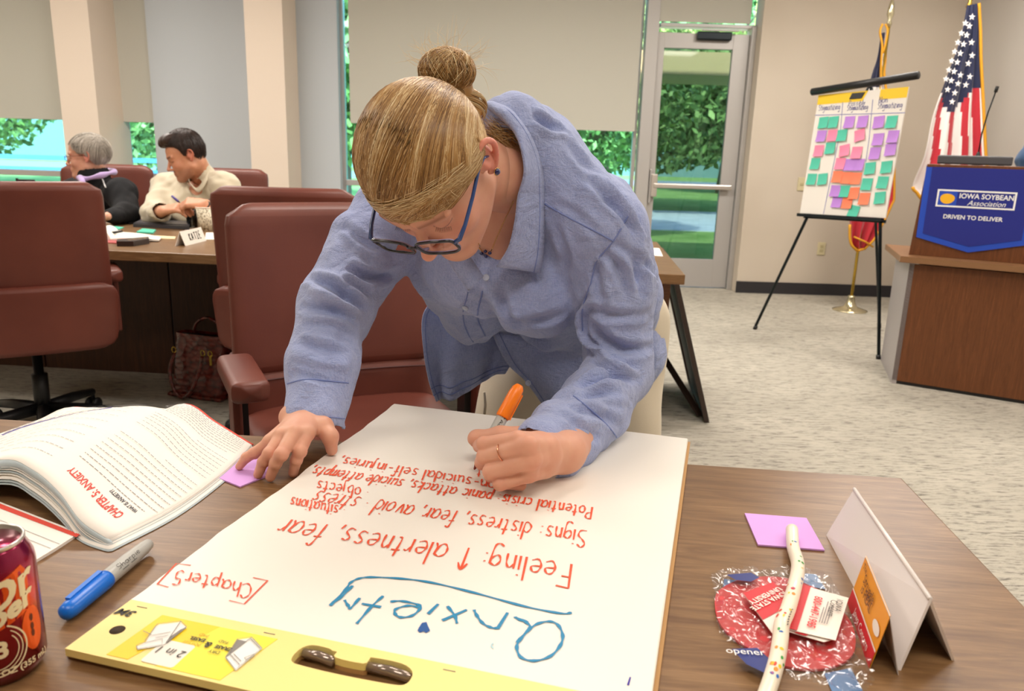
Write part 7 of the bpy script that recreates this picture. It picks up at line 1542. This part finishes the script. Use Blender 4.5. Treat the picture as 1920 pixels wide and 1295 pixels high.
M_dn = mat('denim_blue', '#2c4a6e', .85, sheen=.3); Fm = Field(np.array([cx4 - .38, 4.48, .8]), np.array([min(cx4 + .32, XR - .02), 5.05, 1.52]), .009); Fm.cap(c4 + [0, 0, 1.34], c4 + [0, 0, .94], .155, .155, k=.05); Fm.cap(c4 + [-.14, 0, 1.36], e4, .075, .06, k=.03); Fm.cap(e4, w4, .06, .042, k=.03); Fm.cap(c4 + [.13, 0, 1.36], c4 + [.16, 0, 1.1], .07, .06, k=.03)
cloth_mesh('jacket', Fm, pr, O4, M_dn, .004, 2)
Fm = Field(np.array([cx4 - .26, 4.55, .06]), np.array([cx4 + .26, 5.0, 1.02]), .01); Fm.cap(c4 + [-.07, 0, .92], c4 + [.07, 0, .92], .12, .12, k=.04)
for s in (-.09, .09): Fm.cap(c4 + [s, 0, .92], c4 + [s, 0, .5], .10, .075, k=.03); Fm.cap(c4 + [s, 0, .5], c4 + [s, .02, .12], .072, .065, k=.02)
cloth_mesh('trousers', Fm, pr, O4, mat('dark_trousers', '#2a2a30', .9), .004, 3)
hair_cap(pr, O4, C4, M4, M_dk, np.array([.084, .104, .098]), np.array([0, -.008, .032]), lambda y: np.interp(y, [-.12, -.07, -.05, -.025, -.005, .02, .05, .075, .1], [-.05, -.07, -.05, .0, .02, .028, .045, .062, .068]), .4, 700, (0, -.9, .4), 12, lump=.03)
# ================================================================== bags on the floor
M_croc = mat('red_croc_leather', '#6e1f16', .25, spec=.6, coat=.4); _v = coords(M_croc, 'Object', (16, 16, 26)); _vo = N(M_croc, 'ShaderNodeTexVoronoi'); _vo.inputs['Scale'].default_value = 1.8; L(M_croc, _v, _vo.inputs['Vector']); bump(M_croc, _vo.outputs['Distance'], .9, .006)
L(M_croc, ramp(M_croc, _vo.outputs['Distance'], [(0.0, '#7a2418'), (.6, '#5a1810'), (.95, '#3a0e0a')]), B(M_croc).inputs['Base Color'])
bA, bB = atz(318, 742, 0), atz(412, 755, 0); byaw = math.atan2(bB[1] - bA[1], bB[0] - bA[0]); bw_ = float(np.linalg.norm(bB - bA))
bg_ = thing('handbag', 'dark red crocodile-pattern handbag standing on the carpet under the far table', 'handbag', tol((bA + bB) / 2), byaw)
def sack(name, w, d, h, tp, m, par, y0=0.0, n=10):
    V = []; Fc = []
    for i in range(n + 1):
        t = i / n; ww = w / 2 * (1 - tp * t) * (1 + .02 * math.sin(i * 2.6)); dd = d / 2 * (1 - .55 * t) * (1 + .06 * math.sin(t * pi)); z = h * t
        for j in range(28): a = 2 * pi * j / 28; V.append((ww * math.copysign(abs(math.cos(a)) ** .35, math.cos(a)), y0 + d / 2 + dd * math.copysign(abs(math.sin(a)) ** .35, math.sin(a)), z + .004))
    for i in range(n):
        for j in range(28): q = i * 28 + j; r = i * 28 + (j + 1) % 28; Fc.append((q, r, r + 28, q + 28))
    Fc.append(tuple(range(28))[::-1]); return mesh_obj(name, V, Fc, m, par, True)
sack('body', bw_ * 1.0, .17, .30, .10, M_croc, bg_); sack('lining', bw_ * .86, .07, .292, .1, M_black, bg_, .05)
for y in (-.012, .12): hd2 = tube('handle', cr([(-.09, y + .01, .22), (-.10, y - .02, .14), (-.07, y - .035, .05), (-.02, y - .035, .02), (.03, y - .03, .07), (.06, y - .01, .16), (.07, y, .22)] if y < 0 else [(-.08, y, .24), (-.07, y + .01, .33), (0, y + .01, .37), (.07, y + .01, .33), (.08, y, .24)], 5), .008, M_croc, bg_, 10)
for x in (-.09, .07, .11): tube('gold_ring', [(x + .011 * math.cos(a), -.006, .235 + .014 * math.sin(a)) for a in np.linspace(0, 2 * pi, 13)], .0028, M_gold, bg_, 6)
box_obj('clasp', (.11, -.005, .205), (.012, .008, .05), M_gold, bg_, bevel=.002); box_obj('base_welt', (0, .085, .012), (bw_ * 1.06, .185, .018), M_croc, bg_, bevel=.006)
nb = thing('navy_bag', 'dark navy bag slumped on the carpet behind the red handbag', 'bag', tol(atz(438, 735, 0) + [0.05, .08, 0]), byaw); sack('body', .24, .20, .26, .16, mat('navy_fabric', '#141a2e', .9), nb); tube('strap', cr([(-.08, .1, .24), (-.05, .1, .33), (.05, .1, .32), (.08, .1, .24)], 4), .008, mat('navy_fabric', '#141a2e'), nb)
# ================================================================== things on the far table
FZ = 0.7402
def z5(x, y, z=FZ): return atz(180 + x / 7.385, 390 + y / 7.385, z)
def flat_thing(name, lab, cat, q, h, m, part='cover', z=FZ):
    P = [z5(*p) for p in q]; c = np.mean(P, 0); o = thing(name, lab, cat, tol([c[0], c[1], z])); poly = [(p[0] - c[0], p[1] - c[1]) for p in P]
    if sum(poly[i][0] * poly[(i + 1) % len(poly)][1] - poly[(i + 1) % len(poly)][0] * poly[i][1] for i in range(len(poly))) < 0: poly = poly[::-1]
    prism(part, poly, 0.0003, h, m, o); return o, c
fo, _ = flat_thing('folder', 'thin red folder under the open notebook at the near edge of the far table', 'folder', [(20, 480), (420, 500), (470, 455), (60, 440)], .004, mat('folder_red', '#b04a4a', .6))
nbk = thing('open_notebook', 'open white notebook lying on the far table with a black pen on it', 'notebook', tol(z5(430, 430) + [0, 0, .0045])); oo = np.array(nbk.location)
for nm, L0, L1, bl in (('left_page', (60, 440), (200, 455), .05), ('right_page', (200, 455), (870, 470), .018)):
    F0, F1 = ((80, 340), (330, 362)) if nm == 'left_page' else ((330, 362), (905, 432)); V = []
    for i in range(13):
        t = i / 12; a = z5(*L0) * (1 - t) + z5(*L1) * t; b = z5(*F0) * (1 - t) + z5(*F1) * t; hz = .006 + bl * .6 * math.sin(t * pi) ** .8 * (1 if nm == 'left_page' else .5)
        for p in (a, b): V.append((p[0] - oo[0], p[1] - oo[1], hz)); V.append((p[0] - oo[0], p[1] - oo[1], 0.0))
    Fc = []
    for i in range(12): a = i * 4; Fc += [(a, a + 4, a + 6, a + 2), (a + 1, a + 3, a + 7, a + 5), (a, a + 1, a + 5, a + 4), (a + 2, a + 6, a + 7, a + 3)]
    Fc += [(0, 2, 3, 1), (48, 49, 51, 50)]; mesh_obj(nm, V, Fc, M_white, nbk, False)
pen2 = thing('pen', 'black pen lying on the open notebook', 'pen', tol(z5(295, 405) + [0, 0, .020])); a_, b_ = z5(235, 412) - z5(295, 405), z5(365, 392) - z5(295, 405); tube('barrel', [a_ + [0, 0, .004], b_ + [0, 0, .004]], .0055, M_black, pen2); tube('clip', [b_ * .4 + [0, -.004, .010], b_ * .95 + [0, -.004, .010]], .0015, M_alu, pen2)
cs, c0 = flat_thing('glasses_case', 'dark tortoiseshell-pattern glasses case at the near edge of the far table', 'case', [(290, 530), (300, 500), (560, 478), (735, 462), (740, 492), (520, 530)], .022, mat('tortoise_case', '#2b1a16', .4))
for k in range(4): p = z5(470 + k * 70, 512 - k * 9) - c0; box_obj('pattern_patch', (p[0], p[1], .0225), (.016, .01, .0012), mat('case_tan', '#b08a62', .5), cs, rot=.6 * k, bevel=.0004)
kt = thing('tent_card', 'folded white name card reading KATIE on the far table', 'name card', tol(z5(1300, 500))); oo = np.array(kt.location); A1, A2, A3 = z5(1240, 525), z5(1530, 452), z5(1095, 525); mid1 = (A1 + A3) / 2; R1 = atp(180 + 1155 / 7.385, 390 + 325 / 7.385, mid1, [0, -1, 0]); R2 = R1 + (A2 - A1)
slabq('front_leaf', [A1, A2, R2, R1], .0016, M_white, kt, oo); slabq('back_leaf', [R1, R2, A3 + (A2 - A1), A3], .0016, M_white, kt, oo)
eu = (A2 - A1) / np.linalg.norm(A2 - A1); ev = R1 - A1; ev -= eu * (ev @ eu); hgt_ = np.linalg.norm(ev); ev /= hgt_; en = np.cross(eu, ev); en = en if en @ (cO - A1) > 0 else -en; wA = np.linalg.norm(A2 - A1); st0 = A1 - oo + ev * hgt_ * .28 + eu * wA * .28 + en * .001
for k_, c_ in enumerate('KATIE'): mb = MB(); hand_text(mb, c_, st0 + eu * wA * .115 * k_, st0 + eu * wA * (.115 * k_ + .09), hgt_ * .28, ev, en, .0045); mb.build('handwriting', M_tx, kt)
M_teal = mat('note_teal', '#4fbfa4')
flat_thing('sticky_note', 'teal sticky note on the far table near the jacket sleeve', 'sticky note', [(180, 285), (320, 300), (390, 272), (265, 255)], .003, M_teal, 'paper'); flat_thing('sticky_note', 'teal sticky note pad in front of the closed laptop', 'sticky note', [(560, 345), (790, 358), (830, 315), (650, 298)], .007, M_teal, 'paper')
lp, c0 = flat_thing('laptop', 'closed dark grey laptop on the far table before the seated man', 'laptop', [(515, 262), (1290, 300), (1310, 238), (900, 185), (640, 195)], .018, mat('laptop_grey', '#4c4a50', .4, .4), 'base'); 
P = [z5(*p) - c0 for p in ((540, 255), (1270, 285), (1290, 235), (900, 188), (655, 198))]; poly = [(p[0], p[1]) for p in P]; prism('lid', poly, .0185, .022, mat('laptop_lid', '#66646a', .35, .5), lp)
flat_thing('paper_sheets', 'light blue sheets of paper under the seated man\'s hands', 'paper', [(870, 175), (1195, 178), (1150, 85), (950, 88)], .004, mat('pale_blue_paper', '#b7cbe0', .8), 'sheets')
flat_thing('notepad', 'white notepad in front of the silver-haired woman', 'notepad', [(60, 200), (330, 222), (375, 185), (90, 160)], .012, M_white, 'pages'); flat_thing('phone', 'black phone lying beside the white notepad', 'phone', [(450, 228), (600, 215), (760, 190), (620, 182), (450, 208)], .009, M_black, 'case')
flat_thing('paper_sheet', 'blank white paper right of the KATIE name card', 'paper', [(1510, 438), (1790, 440), (1780, 345), (1525, 342)], .002, M_white, 'sheet'); flat_thing('napkin', 'folded cream paper napkin between notebook and name card', 'napkin', [(905, 432), (1090, 438), (1105, 408), (820, 392)], .005, mat('cream_paper', '#ecd2a8', .8), 'fold')
flat_thing('headphone_case', 'dark grey zipped pouch at the right of the paper cup', 'pouch', [(1600, 232), (1720, 222), (1735, 180), (1640, 180)], .035, mat('pouch_grey', '#3c3a36', .8), 'pouch')
cp2 = thing('paper_cup', 'cream paper cup with a brown speckled pattern on the far table', 'cup', tol(z5(1520, 310))); M_cup = mat('cup_pattern', '#e6dcc4', .6); _n = noise(M_cup, coords(M_cup, 'Object', (1, 1, .6)), 70, 3, .6, 2.0); L(M_cup, ramp(M_cup, _n, [(.52, '#e8dfc8'), (.58, '#8a7a5c')]), B(M_cup).inputs['Base Color'])
lathe('cup_body', [(.0, 0.001), (.030, 0), (.043, .118)], M_cup, cp2, 32); lathe('rim', [(.043, .116), (.0455, .119), (.043, .122), (.041, .119)], mat('cup_rim', '#f3dccb', .5), cp2, 32)
gl3 = thing('drinking_glass', 'clear drinking glass beside the paper cup', 'glass', tol(z5(1335, 262))); M_gt = glass('tumbler_glass', (.9, .93, .93), 1); lathe('tumbler', [(.0, .001), (.026, .0), (.031, .115), (.0285, .115), (.024, .006), (0, .006)], M_gt, gl3, 28); lathe('water', [(0, .0065), (.0238, .0065), (.0262, .055), (0, .055)], glass('water', (.85, .9, .92), 1), gl3, 24)
sg = thing('desk_sign', 'small dark framed sign standing at the far left of the far table', 'sign', tol(np.array([*aty(50, 345, 4.0)[:2], FZ])), .05); zs = float(aty(50, 352, 4.0)[2]) - FZ; zt_ = float(aty(50, 336, 4.0)[2]) - FZ
box_obj('panel', (0, 0, zt_ / 2 + .004), (.085, .008, zt_ - .01), mat('sign_dark', '#2a1a1c', .5), sg, bevel=.002); box_obj('foot', (0, 0, .004), (.09, .06, .008), M_black, sg); box_obj('post', (-.045, 0, zt_ / 2), (.008, .01, zt_ + .008), M_black, sg)
cpp = [atz(*p, FZ) for p in ((1215, 479), (1243, 481), (1236, 466), (1212, 465))]; c_ = np.mean(cpp, 0); wc = thing('paper_sheet', 'small white paper on the open end of the far table', 'paper', tol(c_)); prism('sheet', [(p[0] - c_[0], p[1] - c_[1]) for p in cpp], .0003, .0025, M_white, wc)
